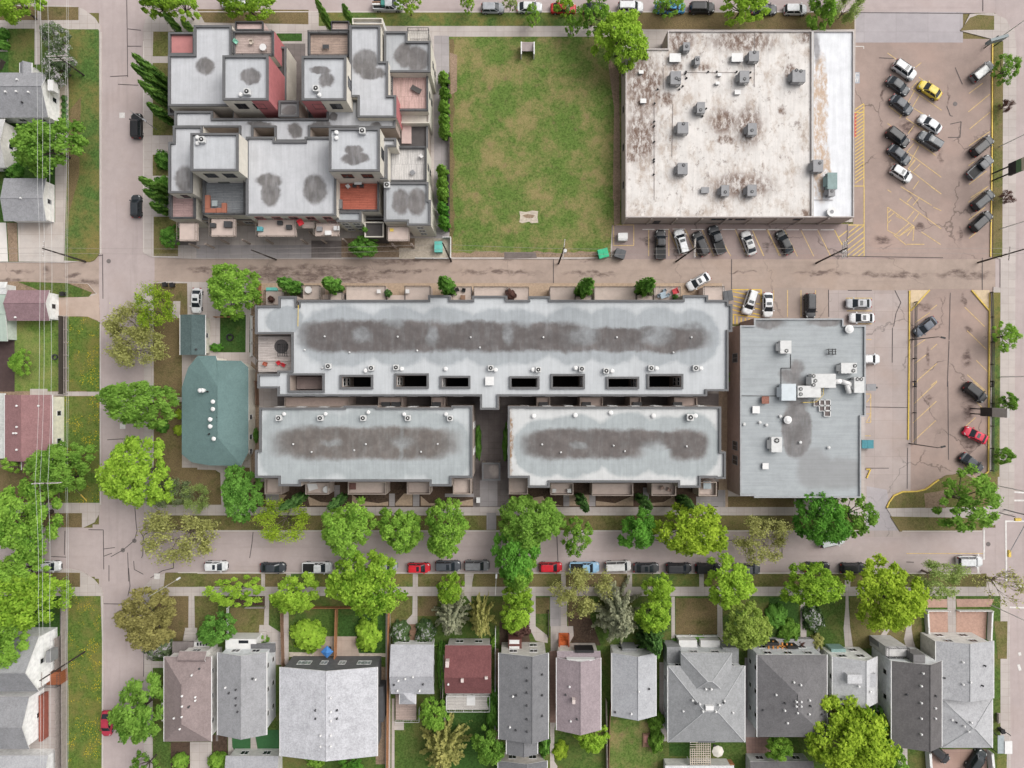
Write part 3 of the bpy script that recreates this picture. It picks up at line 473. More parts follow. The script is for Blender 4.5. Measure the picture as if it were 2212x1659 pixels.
for p, z in [(t00(1013, 957), .03), (t02(1018, 372), .03), (t02(1305, 1615), KZ + .02)]:
    mb = MB(); w = at(p, 0); mb.box(w.x - .5, w.y - .5, .0, w.x + .5, w.y + .5, z); struct(mb.build('road_marking', line_white))
# kerb stones
kc = MB()
for pl, h in [([(2143, 95), (2142, 330), (2139, 555)], .17), (t32.l(1070, 1045, 1090, 1000, 1130, 945, 1200, 915, 1320, 912, 1390, 895, 1500, 815), .27), ([(2137, 632), (2135, 830), (2134, 1017)], .22), (t32.l(1915, 742, 1830, 820), .27), ([(1964, 628), (1963, 790), (1961, 950)], .17), (t31.l(1425, 858, 1270, 1030), .2), (t31.l(1775, 860, 1920, 1030), .2), (t32.l(900, 728, 936, 728, 905, 800), .2)]:
    for i in range(len(pl) - 1): kc.bar(at(pl[i]) + Vector((0, 0, .02)), at(pl[i + 1]) + Vector((0, 0, .02)), .22, h)
struct(kc.build('kerb', yellow_paint))
kt = MB()
for q in (t31.l(1268, 858, 1420, 858, 1268, 1020), t31.l(1785, 858, 1922, 858, 1922, 1020)): kt.prism([(at(p).x, at(p).y) for p in q], 0, .14)
struct(kt.build('pavement', plain('worn_tan_concrete', (214, 192, 160), .9, .15)))
ks = MB()
for pl in [[(219, 70), (218.5, 548)], [(217.5, 700), (217.5, 1090)], [(222.5, 1287), (222.5, 1700)], [(333, 1146.8), (1864, 1146.8)], [(385, 1236.3), (2118, 1238.5)], [(400, 26.2), (1846, 26.2)], [(311, 90), (311, 545)], [(1948, 1147), (2120, 1147)]]:
    for i in range(len(pl) - 1): ks.bar(at(pl[i]), at(pl[i + 1]), .18, .155)
struct(ks.build('kerb', plain('kerb_concrete', (206, 197, 190), .9, .1)))
# ================================================================ BUILDINGS
class Reg:
    """union of rectangles (minus others), in metres, split on a grid"""
    def __init__(s, adds, subs=(), t=.36):
        s.A, s.B, s.t = adds, subs, t
        xs, ys = set(), set()
        for r in list(adds) + list(subs):
            for v in (r[0], r[2]):
                for d in (-t, 0, t): xs.add(round(v + d, 4))
            for v in (r[1], r[3]):
                for d in (-t, 0, t): ys.add(round(v + d, 4))
        s.xs, s.ys = sorted(xs), sorted(ys)
        s.cx = [(s.xs[i] + s.xs[i + 1]) / 2 for i in range(len(s.xs) - 1)]; s.cy = [(s.ys[i] + s.ys[i + 1]) / 2 for i in range(len(s.ys) - 1)]
        s.full = {(i, j) for i, x in enumerate(s.cx) for j, y in enumerate(s.cy) if s.ins(x, y)}
        s.par = {(i, j) for (i, j) in s.full if any(not s.ins(s.cx[i] + a * t, s.cy[j] + b * t) for a in (-1, 0, 1) for b in (-1, 0, 1))}
    def ins(s, x, y):
        return any(r[0] < x < r[2] and r[1] < y < r[3] for r in s.A) and not any(r[0] < x < r[2] and r[1] < y < r[3] for r in s.B)
    def flat(s, mb, cells, z, mi=0):
        for i, j in cells: mb.poly([(s.xs[i], s.ys[j], z), (s.xs[i + 1], s.ys[j], z), (s.xs[i + 1], s.ys[j + 1], z), (s.xs[i], s.ys[j + 1], z)], mi)
    def sides(s, mb, cells, z0, z1, mi=0):
        X, Y = s.xs, s.ys
        for i, j in cells:
            if (i - 1, j) not in cells: mb.poly([(X[i], Y[j + 1], z0), (X[i], Y[j], z0), (X[i], Y[j], z1), (X[i], Y[j + 1], z1)], mi)
            if (i + 1, j) not in cells: mb.poly([(X[i + 1], Y[j], z0), (X[i + 1], Y[j + 1], z0), (X[i + 1], Y[j + 1], z1), (X[i + 1], Y[j], z1)], mi)
            if (i, j - 1) not in cells: mb.poly([(X[i], Y[j], z0), (X[i + 1], Y[j], z0), (X[i + 1], Y[j], z1), (X[i], Y[j], z1)], mi)
            if (i, j + 1) not in cells: mb.poly([(X[i + 1], Y[j + 1], z0), (X[i], Y[j + 1], z0), (X[i], Y[j + 1], z1), (X[i + 1], Y[j + 1], z1)], mi)
def block(root, rects, z, wallm, roofm, subs=(), z0=0.0, cap=cap_grey, caph=.3, t=.36, pname='parapet', rname='roof', drop=.12, world=False):
    """a volume: wall, roof and parapet meshes under root; rects read at height z"""
    A = [r if world else wr(r, z) for r in rects]; B = [r if world else wr(r, z) for r in subs]
    g = Reg(A, B, t); w = MB(); g.sides(w, g.full, z0, z); o = w.build('wall', wallm, root)
    r = MB(); g.flat(r, g.full - g.par, z - drop); ro = r.build(rname, roofm, root)
    p = MB(); g.flat(p, g.par, z + caph); g.sides(p, g.par, z, z + caph)
    inner = g.par
    p2 = MB(); g.sides(p, g.full - g.par, z - drop, z) if False else None
    for (i, j) in g.par:      # inner face below the cap
        for (a, b) in ((i - 1, j), (i + 1, j), (i, j - 1), (i, j + 1)):
            if (a, b) in g.full and (a, b) not in g.par:
                X, Y = g.xs, g.ys
                e = {(-1, 0): ((X[i], Y[j]), (X[i], Y[j + 1])), (1, 0): ((X[i + 1], Y[j]), (X[i + 1], Y[j + 1])), (0, -1): ((X[i], Y[j]), (X[i + 1], Y[j])), (0, 1): ((X[i], Y[j + 1]), (X[i + 1], Y[j + 1]))}[(a - i, b - j)]
                p.poly([e[0] + (z - drop - .01,), e[1] + (z - drop - .01,), e[1] + (z,), e[0] + (z,)])
    p.build(pname, cap, root)
    return o, ro
def rail(root, pts, z, h=1.0, m=dark_metal, gap=1.4, name='railing', closed=False):
    mb = MB(); q = [at(p, z) for p in pts]
    if closed: q.append(q[0])
    for a, b in zip(q, q[1:]):
        up = Vector((0, 0, h)); mb.bar(a + up, b + up, .07, .05); mb.bar(a + up * .1, b + up * .1, .04, .04)
        n = max(1, int((b - a).length / gap))
        for i in range(n + 1):
            p = a.lerp(b, i / n); mb.box(p.x - .025, p.y - .025, z, p.x + .025, p.y + .025, z + h)
        n = max(1, int((b - a).length / .35))
        for i in range(n):
            p = a.lerp(b, (i + .5) / n); mb.box(p.x - .012, p.y - .012, z + h * .1, p.x + .012, p.y + .012, z + h)
    return mb.build(name, m, root)
def ringrail(root, r, z, h=1.0, m=dark_metal, name='railing'): return rail(root, [(r[0], r[1]), (r[2], r[1]), (r[2], r[3]), (r[0], r[3])], z, h, m, closed=True, name=name)
def slab(root, r, z, m, th=.25, name='deck', z0=None, par=None, parh=.9):
    a = wr(r, z); mb = MB(); mb.box(a[0], a[1], z - th if z0 is None else z0, a[2], a[3], z, 0, True); o = mb.build(name, m, root)
    if par is not None:
        t = .16; pb = MB(); x0, y0, x1, y1 = a
        for b in ((x0, y0, x1, y0 + t), (x0, y1 - t, x1, y1), (x0, y0 + t, x0 + t, y1 - t), (x1 - t, y0 + t, x1, y1 - t)): pb.box(b[0], b[1], z + .002, b[2], b[3], z + parh)
        pb.build('balcony_wall', par, root)
    return o
def window(root, c, w, h, axis, sgn, frame=white_paint, pane=glass, name='window'):
    """a window on a wall: c centre in metres on the wall surface; axis 'x' = wall faces +-x"""
    mb = MB(); t = .09
    def bx(u0, z0, u1, z1, d0, d1, b, mi=0):
        if axis == 'x': a = sorted((c[0] + sgn * d0, c[0] + sgn * d1)); b.box(a[0], c[1] + u0, c[2] + z0, a[1], c[1] + u1, c[2] + z1, mi, True)
        else: a = sorted((c[1] + sgn * d0, c[1] + sgn * d1)); b.box(c[0] + u0, a[0], c[2] + z0, c[0] + u1, a[1], c[2] + z1, mi, True)
    bx(-w / 2, h / 2 - t, w / 2, h / 2, -.02, .07, mb); bx(-w / 2, -h / 2, w / 2, -h / 2 + t, -.02, .1, mb)
    bx(-w / 2, -h / 2 + t, -w / 2 + t, h / 2 - t, -.02, .07, mb); bx(w / 2 - t, -h / 2 + t, w / 2, h / 2 - t, -.02, .07, mb)
    if w > 1.1: bx(-.03, -h / 2 + t, .03, h / 2 - t, -.01, .05, mb)
    f = mb.build(name, frame, root)
    pb = MB(); bx(-w / 2 + t, -h / 2 + t, w / 2 - t, h / 2 - t, -.01, .03, pb); pb.build('pane', pane, f)
    return f
def facade(root, x0, x1, y, axis, sgn, rows, step, w=1.2, h=1.3, frame=dark_metal, skip=0):
    n = max(1, int((x1 - x0) / step)); d = (x1 - x0) / n
    for z in rows:
        for i in range(n):
            u = x0 + d * (i + .5)
            window(root, (u, y, z) if axis == 'y' else (y, u, z), w, h, axis, sgn, frame)
def vents(roof, pts, z, m=pale_metal, r=.16, h=.45, name='vent'):
    for p in pts:
        q = at(p, z); zz = z(p) if callable(z) else z; mb = MB(); mb.tube((q.x, q.y, zz - .1), (q.x, q.y, zz + h), r, r, 8); mb.tube((q.x, q.y, zz + h), (q.x, q.y, zz + h + .1), r * 1.5, r * .9, 8); mb.build(name, m, roof)

# ---- fan units that stand on roofs
def fan_grille(mb, x, y, z, r, mi=0):
    mb.tube((x, y, z), (x, y, z + .07), r, r, 18, mi)
def condenser(p, z, label, group, s=.95):
    q = at(p, z); t = thing('condenser', label, 'air conditioner', (q.x, q.y, z), 0, group); local(True)
    b = MB(); h = s / 2; b.prism([(-h + .1, -h), (h - .1, -h), (h, -h + .1), (h, h - .1), (h - .1, h), (-h + .1, h), (-h, h - .1), (-h, -h + .1)], .1, .85); b.build('casing', pale_metal, t)
    f = MB(); fan_grille(f, 0, 0, .85, s * .36); g = f.build('fan', black, t)
    r = MB(); r.tube((0, 0, .92), (0, 0, .95), s * .13, s * .13, 10); r.build('hub', pale_metal, g)
    l = MB(); [l.box(sx * h * .8 - .06, -h * .9, -.1, sx * h * .8 + .06, h * .9, .1) for sx in (-1, 1)]; l.build('skid', dark_metal, t); local(False)
    return t
def rooftop_unit(p, z, w, d, h, label, group, fans=((.25, .25),), m=grey_metal, rz=0, duct=None, fr=.34, curb=True):
    """packaged unit: casing, hood, fans, curb; w,d metres; fans as fractions of half size"""
    if m is grey_metal: w *= .76; d *= .76; fr *= .8
    q = at(p, z + h); t = thing('rooftop_unit', label, 'rooftop unit', (q.x, q.y, z), rz, group); local(True)
    b = MB(); b.box(-w / 2, -d / 2, .3, w / 2, d / 2, h); b.box(-w / 2 - .02, -d / 2 - .02, h, w / 2 + .02, d / 2 + .02, h + .05, 0, True)
    b.build('casing', m, t)
    if curb: c = MB(); c.box(-w / 2 + .12, -d / 2 + .12, -.13, w / 2 - .12, d / 2 - .12, .3); c.build('curb', dark_metal, t)
    hd = MB(); hd.poly([(-w / 2 - .45, -d * .3, .5), (-w / 2 - .45, d * .3, .5), (-w / 2, d * .3, h * .9), (-w / 2, -d * .3, h * .9)]); hd.poly([(-w / 2 - .45, -d * .3, .5), (-w / 2, -d * .3, h * .9), (-w / 2, -d * .3, .5)]); hd.poly([(-w / 2 - .45, d * .3, .5), (-w / 2, d * .3, .5), (-w / 2, d * .3, h * .9)]); hd.build('intake_hood', m, t)
    for fx, fy in fans:
        f = MB(); fan_grille(f, fx * w / 2, fy * d / 2, h + .05, fr); g = f.build('fan', black, t)
        k = MB(); k.tube((fx * w / 2, fy * d / 2, h + .12), (fx * w / 2, fy * d / 2, h + .15), fr * .3, fr * .3, 8)
        for a in (0, 1.05, 2.1): k.bar((fx * w / 2 - math.cos(a) * fr * .95, fy * d / 2 - math.sin(a) * fr * .95, h + .12), (fx * w / 2 + math.cos(a) * fr * .95, fy * d / 2 + math.sin(a) * fr * .95, h + .12), .05, .02)
        k.build('guard', m, g)
    pn = MB(); pn.box(w * .1, -d / 2 - .03, .5, w * .4, -d / 2, h * .85); pn.build('access_panel', pale_metal, t)
    local(False); return t
def boxvent(p, z, s, h, label, group, m=white_paint, name='roof_hatch', cat='roof hatch', rz=0, s2=None):
    q = at(p, z + h); t = thing(name, label, cat, (q.x, q.y, z), rz, group); local(True); s2 = s2 or s
    b = MB(); b.box(-s / 2, -s2 / 2, -.13, s / 2, s2 / 2, h); b.build('curb', grey_metal, t); b = MB(); b.prism([(-s * .6, -s2 * .6), (s * .6, -s2 * .6), (s * .6, s2 * .6), (-s * .6, s2 * .6)], h + .003, h + .12, 0, None, True); b.build('lid', m, t); local(False); return t

# ---------------------------------------------------------------- the long condominium and the two blocks south of it
ZC = 9.0
def e_(r, soft=.4): return ub(r, ZC, soft)
lightgrey = (198, 201, 203)
long_st = [e_(t11.r(*q), .3) for q in [(390, 1110, 860, 1375), (700, 1110, 1150, 1370), (950, 1120, 1500, 1370), (1400, 1150, 2100, 1360), (1600, 1120, 2120, 1250), (2000, 1130, 2330, 1370)]] + [e_(t21.r(*q), .3) for q in [(-40, 1160, 360, 1360), (250, 1190, 700, 1350), (350, 1150, 660, 1230), (660, 1160, 1150, 1340), (1000, 1160, 1250, 1260), (1240, 1150, 1660, 1370), (1400, 1120, 1650, 1360)]]
long_cl = [e_(t11.r(*q), .5) for q in [(830, 1170, 970, 1290), (1445, 1160, 1530, 1310), (2070, 1140, 2150, 1310)]] + [e_(t21.r(*q), .45) for q in [(530, 1160, 760, 1310), (1130, 1160, 1360, 1310)]]
long_wet = [e_(t11.r(*q), .1) for q in [(100, 990, 420, 1220), (360, 985, 1100, 1500), (900, 985, 1500, 1490), (1300, 995, 1900, 1480), (1700, 1010, 2300, 1500)]] + [e_(t21.r(*q), .1) for q in [(-200, 1010, 420, 1480), (280, 995, 800, 1475), (600, 1000, 1150, 1475), (1000, 1000, 1500, 1490), (1300, 1010, 1770, 1490)]]
m_long = flatroof('condo_membrane', (166, 171, 174), lightgrey, long_wet, [ub(t11.r(400, 1105, 1700, 1372), ZC, .16, True), ub(t11(1500, 1120) + t21(700, 1365), ZC, .16, True), ub(t21.r(300, 1165, 1660, 1372), ZC, .16, True)], long_cl + [e_(q, .5) for q in [t11.r(1080, 1080, 1240, 1170), t21.r(600, 1060, 800, 1180), t21.r(1030, 1060, 1300, 1190), t21.r(60, 1080, 200, 1160)]], core=long_st)
long = thing('condo_building', 'long grey flat-roofed condo building with a row of dark light wells, south of the alley', 'condo building', at((1100, 750)))
wells = [t11.r(305, 1565, 575, 1690), (739, 814, 802, 836), (857, 811, 922, 835), (955, 816, 1012, 835), (1105, 817, 1161, 836), (1194, 812, 1259, 836), (1314, 818, 1376, 836), (1402, 812, 1471, 836)]
long_rects = [(645, 648, 1573, 845), (600, 800, 1527, 856), (552, 660, 646, 722), (602, 640, 642, 663), (557, 807, 646, 839), (630, 720, 646, 812), (925, 638, 974, 650), (1020, 639, 1096, 650), (1141, 640, 1189, 650), (1474, 638, 1529, 650), (1560, 657, 1581, 717), (1037, 853, 1078, 885)]
lw, lroof = block(long, long_rects, ZC, taupe, m_long, wells)
vents(lroof, [t11(x, y) for x, y in [(595, 1243), (1200, 1245), (1803, 1250), (800, 1375), (1880, 1335), (1360, 1360), (575, 1505), (430, 1355)]] + [t21(x, y) for x, y in [(303, 1250), (912, 1250), (1530, 1250), (1380, 1375)]], ZC - .12, r=.12, h=.3)
vents(lroof, [t11(x, y) for x, y in [(1235, 1512), (935, 1527), (1598, 1512), (2010, 1520)]] + [t21(x, y) for x, y in [(218, 1518), (570, 1505), (873, 1530), (1240, 1507), (1607, 1507)]], ZC - .12, white_paint, .26, .5, 'exhaust_hood')
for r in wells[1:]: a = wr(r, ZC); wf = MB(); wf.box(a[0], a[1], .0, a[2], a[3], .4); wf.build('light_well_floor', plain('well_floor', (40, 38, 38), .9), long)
a = wr(wells[0], ZC); wf = MB(); wf.box(a[0] + .2, a[1] + .2, 6.0, a[2] - .2, a[3] - .2, 6.1); wf.build('terrace_floor', plain('brown_terrace', (132, 118, 114), .9, .15), long)
for i, r in enumerate(wells[1:]):                                    # window columns on the well walls
    a = wr(r, ZC); left = i < 3
    for k, zz in enumerate((7.4, 4.6)):
        window(long, (a[0] if left else a[2], (a[1] + a[3]) / 2, zz), 1.5, 1.9, 'x', 1 if left else -1, pale_metal, glass)
slab(long, t11.r(40, 1235, 310, 1450), 6.6, planks('pale_terrace_boards', (196, 186, 180), 'x'), z0=.2, name='terrace'); slab(long, t11.r(40, 1452, 352, 1540), 6.6, planks('pale_terrace_boards', (196, 186, 180), 'x'), z0=.2, name='terrace')
rail(long, t11.l(310, 1240, 40, 1240, 40, 1538, 350, 1538), 6.6, 1.05)
pinkdeck = plain('beige_balcony_floor', (204, 188, 178), .9, .08)
for q, z in [((412, 825, 560, 935), 3.3), ((640, 880, 745, 938), 3.3), ((772, 830, 1100, 945), 3.3), ((1262, 830, 1470, 945), 3.3), ((1652, 835, 1810, 978), 3.3), ((1832, 835, 2105, 908), 3.3), ((105, 868, 255, 980), 3.3)]:
    slab(long, t11.r(*q), z, pinkdeck, name='balcony', z0=.3); rail(long, t11.l(q[0], q[3], q[0], q[1], q[2], q[1], q[2], q[3]), z, 1.0)
slab(long, t11.r(1110, 900, 1262, 945), 3.1, pinkdeck, name='balcony', z0=.3); slab(long, t11.r(560, 895, 640, 935), 2.0, pinkdeck, name='balcony', z0=.3)
for q, z in [((5, 838, 180, 985), 3.3), ((357, 835, 565, 945), 3.3), ((565, 912, 700, 945), 3.3), ((725, 835, 1070, 948), 3.3), ((1222, 835, 1430, 955), 3.3), ((1628, 832, 1790, 968), 3.3)]:
    slab(long, t21.r(*q), z, pinkdeck, name='balcony', z0=.3); rail(long, t21.l(q[0], q[3], q[0], q[1], q[2], q[1], q[2], q[3]), z, 1.0)
slab(long, t21.r(1080, 900, 1222, 950), 3.0, pinkdeck, name='balcony', z0=.3)
pw = MB(); pw.bar(at(t11(378, 985), ZC) + Vector((0, 0, .31)), at(t11(375, 1160), ZC) + Vector((0, 0, .31)), .1, .06); pw.build('yellow_edge', yellow_paint, long)
a0 = wr((645, 648, 1573, 845), ZC)
facade(long, a0[0] + 4, a0[2] - 2, a0[3], 'y', 1, (5.0, 7.6), 4.2, 1.7, 1.5, pale_metal)
a1 = wr((600, 800, 1527, 856), ZC); facade(long, a1[0] + 1, a1[2] - 1, a1[1], 'y', -1, (4.4, 7.2), 3.9, 1.6, 1.7, pale_metal)
NAMES = ['leftmost'] + [w + ' from the left' for w in ORD[1:]]
for i, (t, x, y) in enumerate([(t11, 630, 1490), (t11, 985, 1505), (t11, 1190, 1500), (t11, 1970, 1505), (t21, 262, 1518), (t21, 620, 1512), (t21, 822, 1528), (t21, 1192, 1505), (t21, 1560, 1505)]):
    condenser(t(x, y), ZC - .12, f'{NAMES[i]} of nine round-fan condensers above the light wells of the long roof', 'condensers on the long condo roof')
boxvent(t11(1960, 1612), ZC - .12, 1.25, .5, 'white square hatch between the light wells of the long grey roof', None)

sw = thing('condo_building', 'shorter condo block south of the long roof, left of the paved courtyard, with five condensers', 'condo building', at((790, 960)))
st = [e_(t12.r(*q), .25) for q in [(180, 370, 700, 650), (380, 390, 1000, 640), (700, 390, 1250, 640), (1000, 390, 1500, 640), (1250, 400, 1665, 640)]]
cl = [e_(t12.r(*q), .6) for q in [(560, 490, 720, 540), (1150, 470, 1310, 560), (1210, 400, 1250, 680)]]
wet = [e_(t12.r(*q), .1) for q in [(70, 240, 900, 810), (500, 225, 1500, 830), (1000, 245, 1800, 800), (600, 240, 1300, 860), (60, 200, 500, 600), (60, 400, 500, 870), (1300, 300, 1830, 850)]]
sw_r = [(561, 880, 1021, 1032), (743, 876, 816, 884), (975, 876, 1021, 884), (552, 972, 570, 1032), (602, 1020, 651, 1050), (640, 1020, 935, 1040), (928, 1020, 976, 1050)]
_, r_ = block(sw, sw_r, ZC, taupe, flatroof('condo_membrane', (170, 176, 177), (196, 200, 201), wet, [ub(t12.r(200, 380, 1660, 645), ZC, .2, True)], cl, scol=(120, 112, 107), core=st))
vents(r_, [t12(x, y) for x, y in [(335, 520), (487, 585), (840, 570), (935, 520), (1393, 583), (1530, 518)]], ZC - .12, r=.12, h=.3)
vents(r_, [t12(x, y) for x, y in [(262, 270), (605, 270), (958, 255), (1255, 272), (1600, 272)]], ZC - .12, white_paint, .24, .5, 'exhaust_hood')
for i, (x, y) in enumerate([(222, 303), (565, 303), (918, 303), (1287, 303), (1635, 305)]):
    condenser(t12(x, y), ZC - .12, f'{NAMES[i]} of five condensers along the north edge of the lower-left condo roof', 'condensers on the lower-left condo roof')
se = thing('condo_building', 'shorter condo block right of the paved courtyard, with a ragged pale rim on its roof', 'condo building', at((1330, 960)))
st = [e_(t22.r(*q), .25) for q in [(140, 400, 600, 650), (380, 385, 760, 640), (620, 400, 1130, 640), (700, 400, 1280, 560), (1080, 420, 1500, 520), (1350, 410, 1670, 650)]]
cl = [e_(t22.r(*q), .5) for q in [(530, 500, 660, 560), (1130, 490, 1330, 620)]]
wet = [e_(t22.r(*q), .08) for q in [(50, 300, 600, 800), (200, 270, 900, 800), (700, 260, 1300, 790), (1000, 290, 1740, 780), (1300, 260, 1780, 800), (60, 420, 400, 770)]]
se_r = [(1097, 878, 1557, 1032), (1097, 877, 1141, 884), (1304, 878, 1372, 886), (1514, 879, 1557, 886), (1545, 975, 1567, 1034), (1140, 1020, 1188, 1053), (1180, 1020, 1470, 1042), (1464, 1020, 1513, 1053)]
_, r_ = block(se, se_r, ZC, taupe, flatroof('condo_membrane', (169, 175, 176), (208, 209, 208), wet, [ub(t22.r(160, 395, 1150, 640), ZC, .18, True), ub(t22.r(900, 410, 1640, 560), ZC, .2, True), ub(t22.r(1360, 400, 1660, 650), ZC, .25, True)], cl, core=st, scol=(114, 106, 103), brown=[e_(t22.r(10, 230, 50, 780), .5)], bcol=(150, 120, 92)))
vents(r_, [t22(x, y) for x, y in [(293, 522), (448, 588), (885, 532), (978, 578), (1490, 538)]], ZC - .12, r=.12, h=.3)
vents(r_, [t22(x, y) for x, y in [(225, 287), (568, 280), (862, 260), (1215, 285), (1562, 285)]], ZC - .12, white_paint, .28, .4, 'exhaust_hood')
condenser(t22(1515, 297), ZC - .12, 'single round condenser near the north-east corner of the lower-right condo roof', None, 1.15)
for bl, rr in ((sw, sw_r), (se, se_r)):
    a = wr(rr[0], ZC); facade(bl, a[0] + 1, a[2] - 1, a[3] if True else 0, 'y', 1, (4.6, 7.3), 3.8, 1.5, 1.6, pale_metal)
    b = wr((rr[0][0], 0, rr[0][2], 1032), ZC); facade(bl, b[0] + 1, b[2] - 1, b[1], 'y', -1, (7.2,), 3.8, 1.5, 1.6, pale_metal)
    facade(bl, a[1] + 2, a[3] - 1, a[2], 'x', 1, (3.0, 7.0), 4.2, 1.2, 1.4, pale_metal); facade(bl, a[1] + 2, a[3] - 1, a[0], 'x', -1, (3.0, 7.0), 4.2, 1.2, 1.4, pale_metal)
for bl, t, qs in ((sw, t12, [(110, 800, 250, 930), (445, 835, 635, 932), (795, 828, 1110, 932), (1280, 830, 1472, 930), (1660, 800, 1810, 930)]), (se, t22, [(18, 795, 175, 930), (362, 838, 550, 935), (703, 840, 1042, 942), (1192, 840, 1395, 942), (1580, 828, 1730, 945)])):
    for q in qs: slab(bl, t.r(*q), 3.3, pinkdeck, name='balcony', z0=.2, par=taupe, parh=1.0)
for bl, t, spans in ((sw, t12, [(265, 800), (1040, 1240), (1480, 1590)]), (se, t22, [(248, 360), (605, 795), (1020, 1110), (1385, 1575)])):
    for a, b in spans: slab(bl, t.r(a, 132, b, 212), 5.0, plain('rosy_balcony_floor', (206, 186, 176), .9, .12), name='balcony', z0=.2, par=taupe, parh=.5)
for t, x in ((t12, 1100), (t12, 1185), (t12, 1520), (t22, 305), (t22, 660), (t22, 1415), (t22, 1080)):
    q = at(t(x, 195), 5.2); b = MB(); b.box(q.x - .8, q.y - .5, 5.02, q.x + .8, q.y + .5, 5.6); tag(b.build('planter_box', dark_metal), f'dark box on the narrow balcony strip north of the lower condo roofs, {"left" if t is t12 else "right"} block, {x // 100 * 100 % 900} paces along' if False else 'dark square box on the narrow balcony strip behind the lower condo roofs', 'planter', 'dark boxes on the rear balconies')
gate = thing('gate_pavilion', 'small square dark-roofed entrance pavilion at the street end of the paved courtyard', 'pavilion', at((1060, 1018)))
a = wr((1041, 999, 1081, 1038), 3.6); mb = MB(); mb.box(a[0], a[1], 3.4, a[2], a[3], 3.6, 0, True); mb.build('roof', flatroof('pavilion_roof', (112, 106, 104), None, seam=0, stains=[ub((1058, 1002, 1080, 1030), 3.6, .4)], scol=(150, 140, 134)), gate)
mb = MB(); t = .3
for b in ((a[0], a[1], a[2], a[1] + t), (a[0], a[3] - t, a[2], a[3]), (a[0], a[1] + t, a[0] + t, a[3] - t), (a[2] - t, a[1] + t, a[2], a[3] - t)): mb.box(b[0], b[1], 3.602, b[2], b[3], 3.85)
mb.build('parapet', cap_grey, gate)
for x in (a[0] + .3, a[2] - .3):
    for y in (a[1] + .3, a[3] - .3): mb = MB(); mb.box(x - .25, y - .25, 0, x + .25, y + .25, 3.4); mb.build('pillar', taupe, gate)

# ---------------------------------------------------------------- grey commercial block, right of the condos
ZG = 7.0
gc = thing('commercial_building', 'grey flat-roofed commercial block with big roof units, beside the yellow-lined car park', 'commercial building', at((1730, 880)))
def g_(r, soft=.3): return ub(r, ZG, soft)
n_st = [g_(t31.r(-30, 1095, 230, 1180)), g_(t31.r(420, 1090, 710, 1160)), g_(t31.r(190, 1510, 370, 1640), .35), g_(t31.r(270, 1440, 380, 1560), .4), g_(t32.r(200, 180, 460, 640), .1), g_(t32.r(240, -40, 430, 300), .3), g_(t32.r(260, 380, 420, 500), .3), g_(t32.r(330, 640, 900, 860), .15)]
m_gc = flatroof('commercial_membrane', (170, 175, 177), None, (), n_st[:-2], (), core=[g_(t32.r(240, 360, 420, 520), .4)], faint=[g_(t32.r(330, 560, 620, 900), .25), g_(t32.r(420, 640, 960, 900), .25)], scol=(126, 122, 121), seam=.95, seamdir=1)
_, r_ = block(gc, [(1598, 703, 1869, 900), (1598, 890, 1859, 1071), (1628, 688, 1821, 712), (1628, 1060, 1859, 1075)], ZG, plain('rosy_stucco', (170, 150, 142), .9, .12), m_gc, cap=plain('pale_cap', (164, 166, 168), .5), caph=.22, t=.25)
vents(r_, [t32(70, 362), t32(350, 505), t22(1965, 355), t22(2095, 340), t32(585, 548), t32(185, 290)], ZG - .12, r=.2, h=.4)
a = wr((1598, 703, 1869, 1071), ZG)
for y in (t21(0, 1420)[1], t22(0, 535)[1], t22(0, 655)[1]):
    window(gc, (a[0], at((1598, y), 5).y, 4.6), 1.7, 2.6, 'x', -1, grey_metal)
facade(gc, a[0] + 2, a[2] - 2, a[1], 'y', -1, (3.0,), 5.0, 2.0, 1.6, dark_metal)
gb = 'units on the grey commercial roof'
rooftop_unit(t31(236, 1330), ZG - .12, 1.9, 2.2, 1.4, 'cream roof unit with one fan, alone in the upper left of the grey commercial roof', gb, ((.1, -.6),), pale_metal)
rooftop_unit(t32(160, 525), ZG - .12, 1.8, 2.6, 1.4, 'cream roof unit left of the leaf-shaped stain on the grey commercial roof', gb, ((.0, .55),), pale_metal, fr=.45)
rooftop_unit(t31(760, 1505), ZG - .12, 2.7, 1.8, 1.4, 'cream two-fan roof unit near the right edge, topmost of the cluster', gb, ((.75, .45), (.55, -.5)), pale_metal)
rooftop_unit(t31(550, 1610), ZG - .12, 4.2, 2.4, 1.7, 'largest cream roof unit with three fans in the middle of the cluster', gb, ((-.85, .7), (-.7, 0), (-.85, -.6)), pale_metal)
rooftop_unit(t31(845, 1645), ZG - .12, 1.7, 2.7, 1.6, 'tall cream unit with two fans side by side at the roof edge', gb, ((-.4, .75), (.4, .75)), pale_metal)
rooftop_unit(t32(430, 85), ZG - .12, 4.0, 2.0, 1.6, 'cream two-fan roof unit with yellow guard rails, lowest of the cluster', gb, ((-.75, .45), (-.75, -.45)), pale_metal)
rooftop_unit(t32(260, 90), ZG - .12, 2.5, 2.9, 1.5, 'plain square pale-blue air handler without fans, left of the cluster', gb, (), plain('pale_blue_metal', (206, 214, 218), .5, .06))
mb = MB(); q = [at(p, ZG + 1.0) for p in t31.l(640, 1620, 700, 1615, 780, 1640)] + [at(p, ZG + 1.0) for p in t32.l(750, 30, 770, 100)]
for i in range(4): mb.tube(q[i] - Vector((0, 0, .3)), q[i + 1] - Vector((0, 0, .3)), .45, .45, 10)
tag(mb.build('duct', white_paint, smooth=True), 'thick white bent duct joining the roof units at the right edge', 'duct')
mb = MB(); w0 = at(t32(385, 145), ZG); 
gr = MB(); c0 = [t32.l(360, 40, 525, 40, 525, 110, 465, 170, 360, 175)][0]
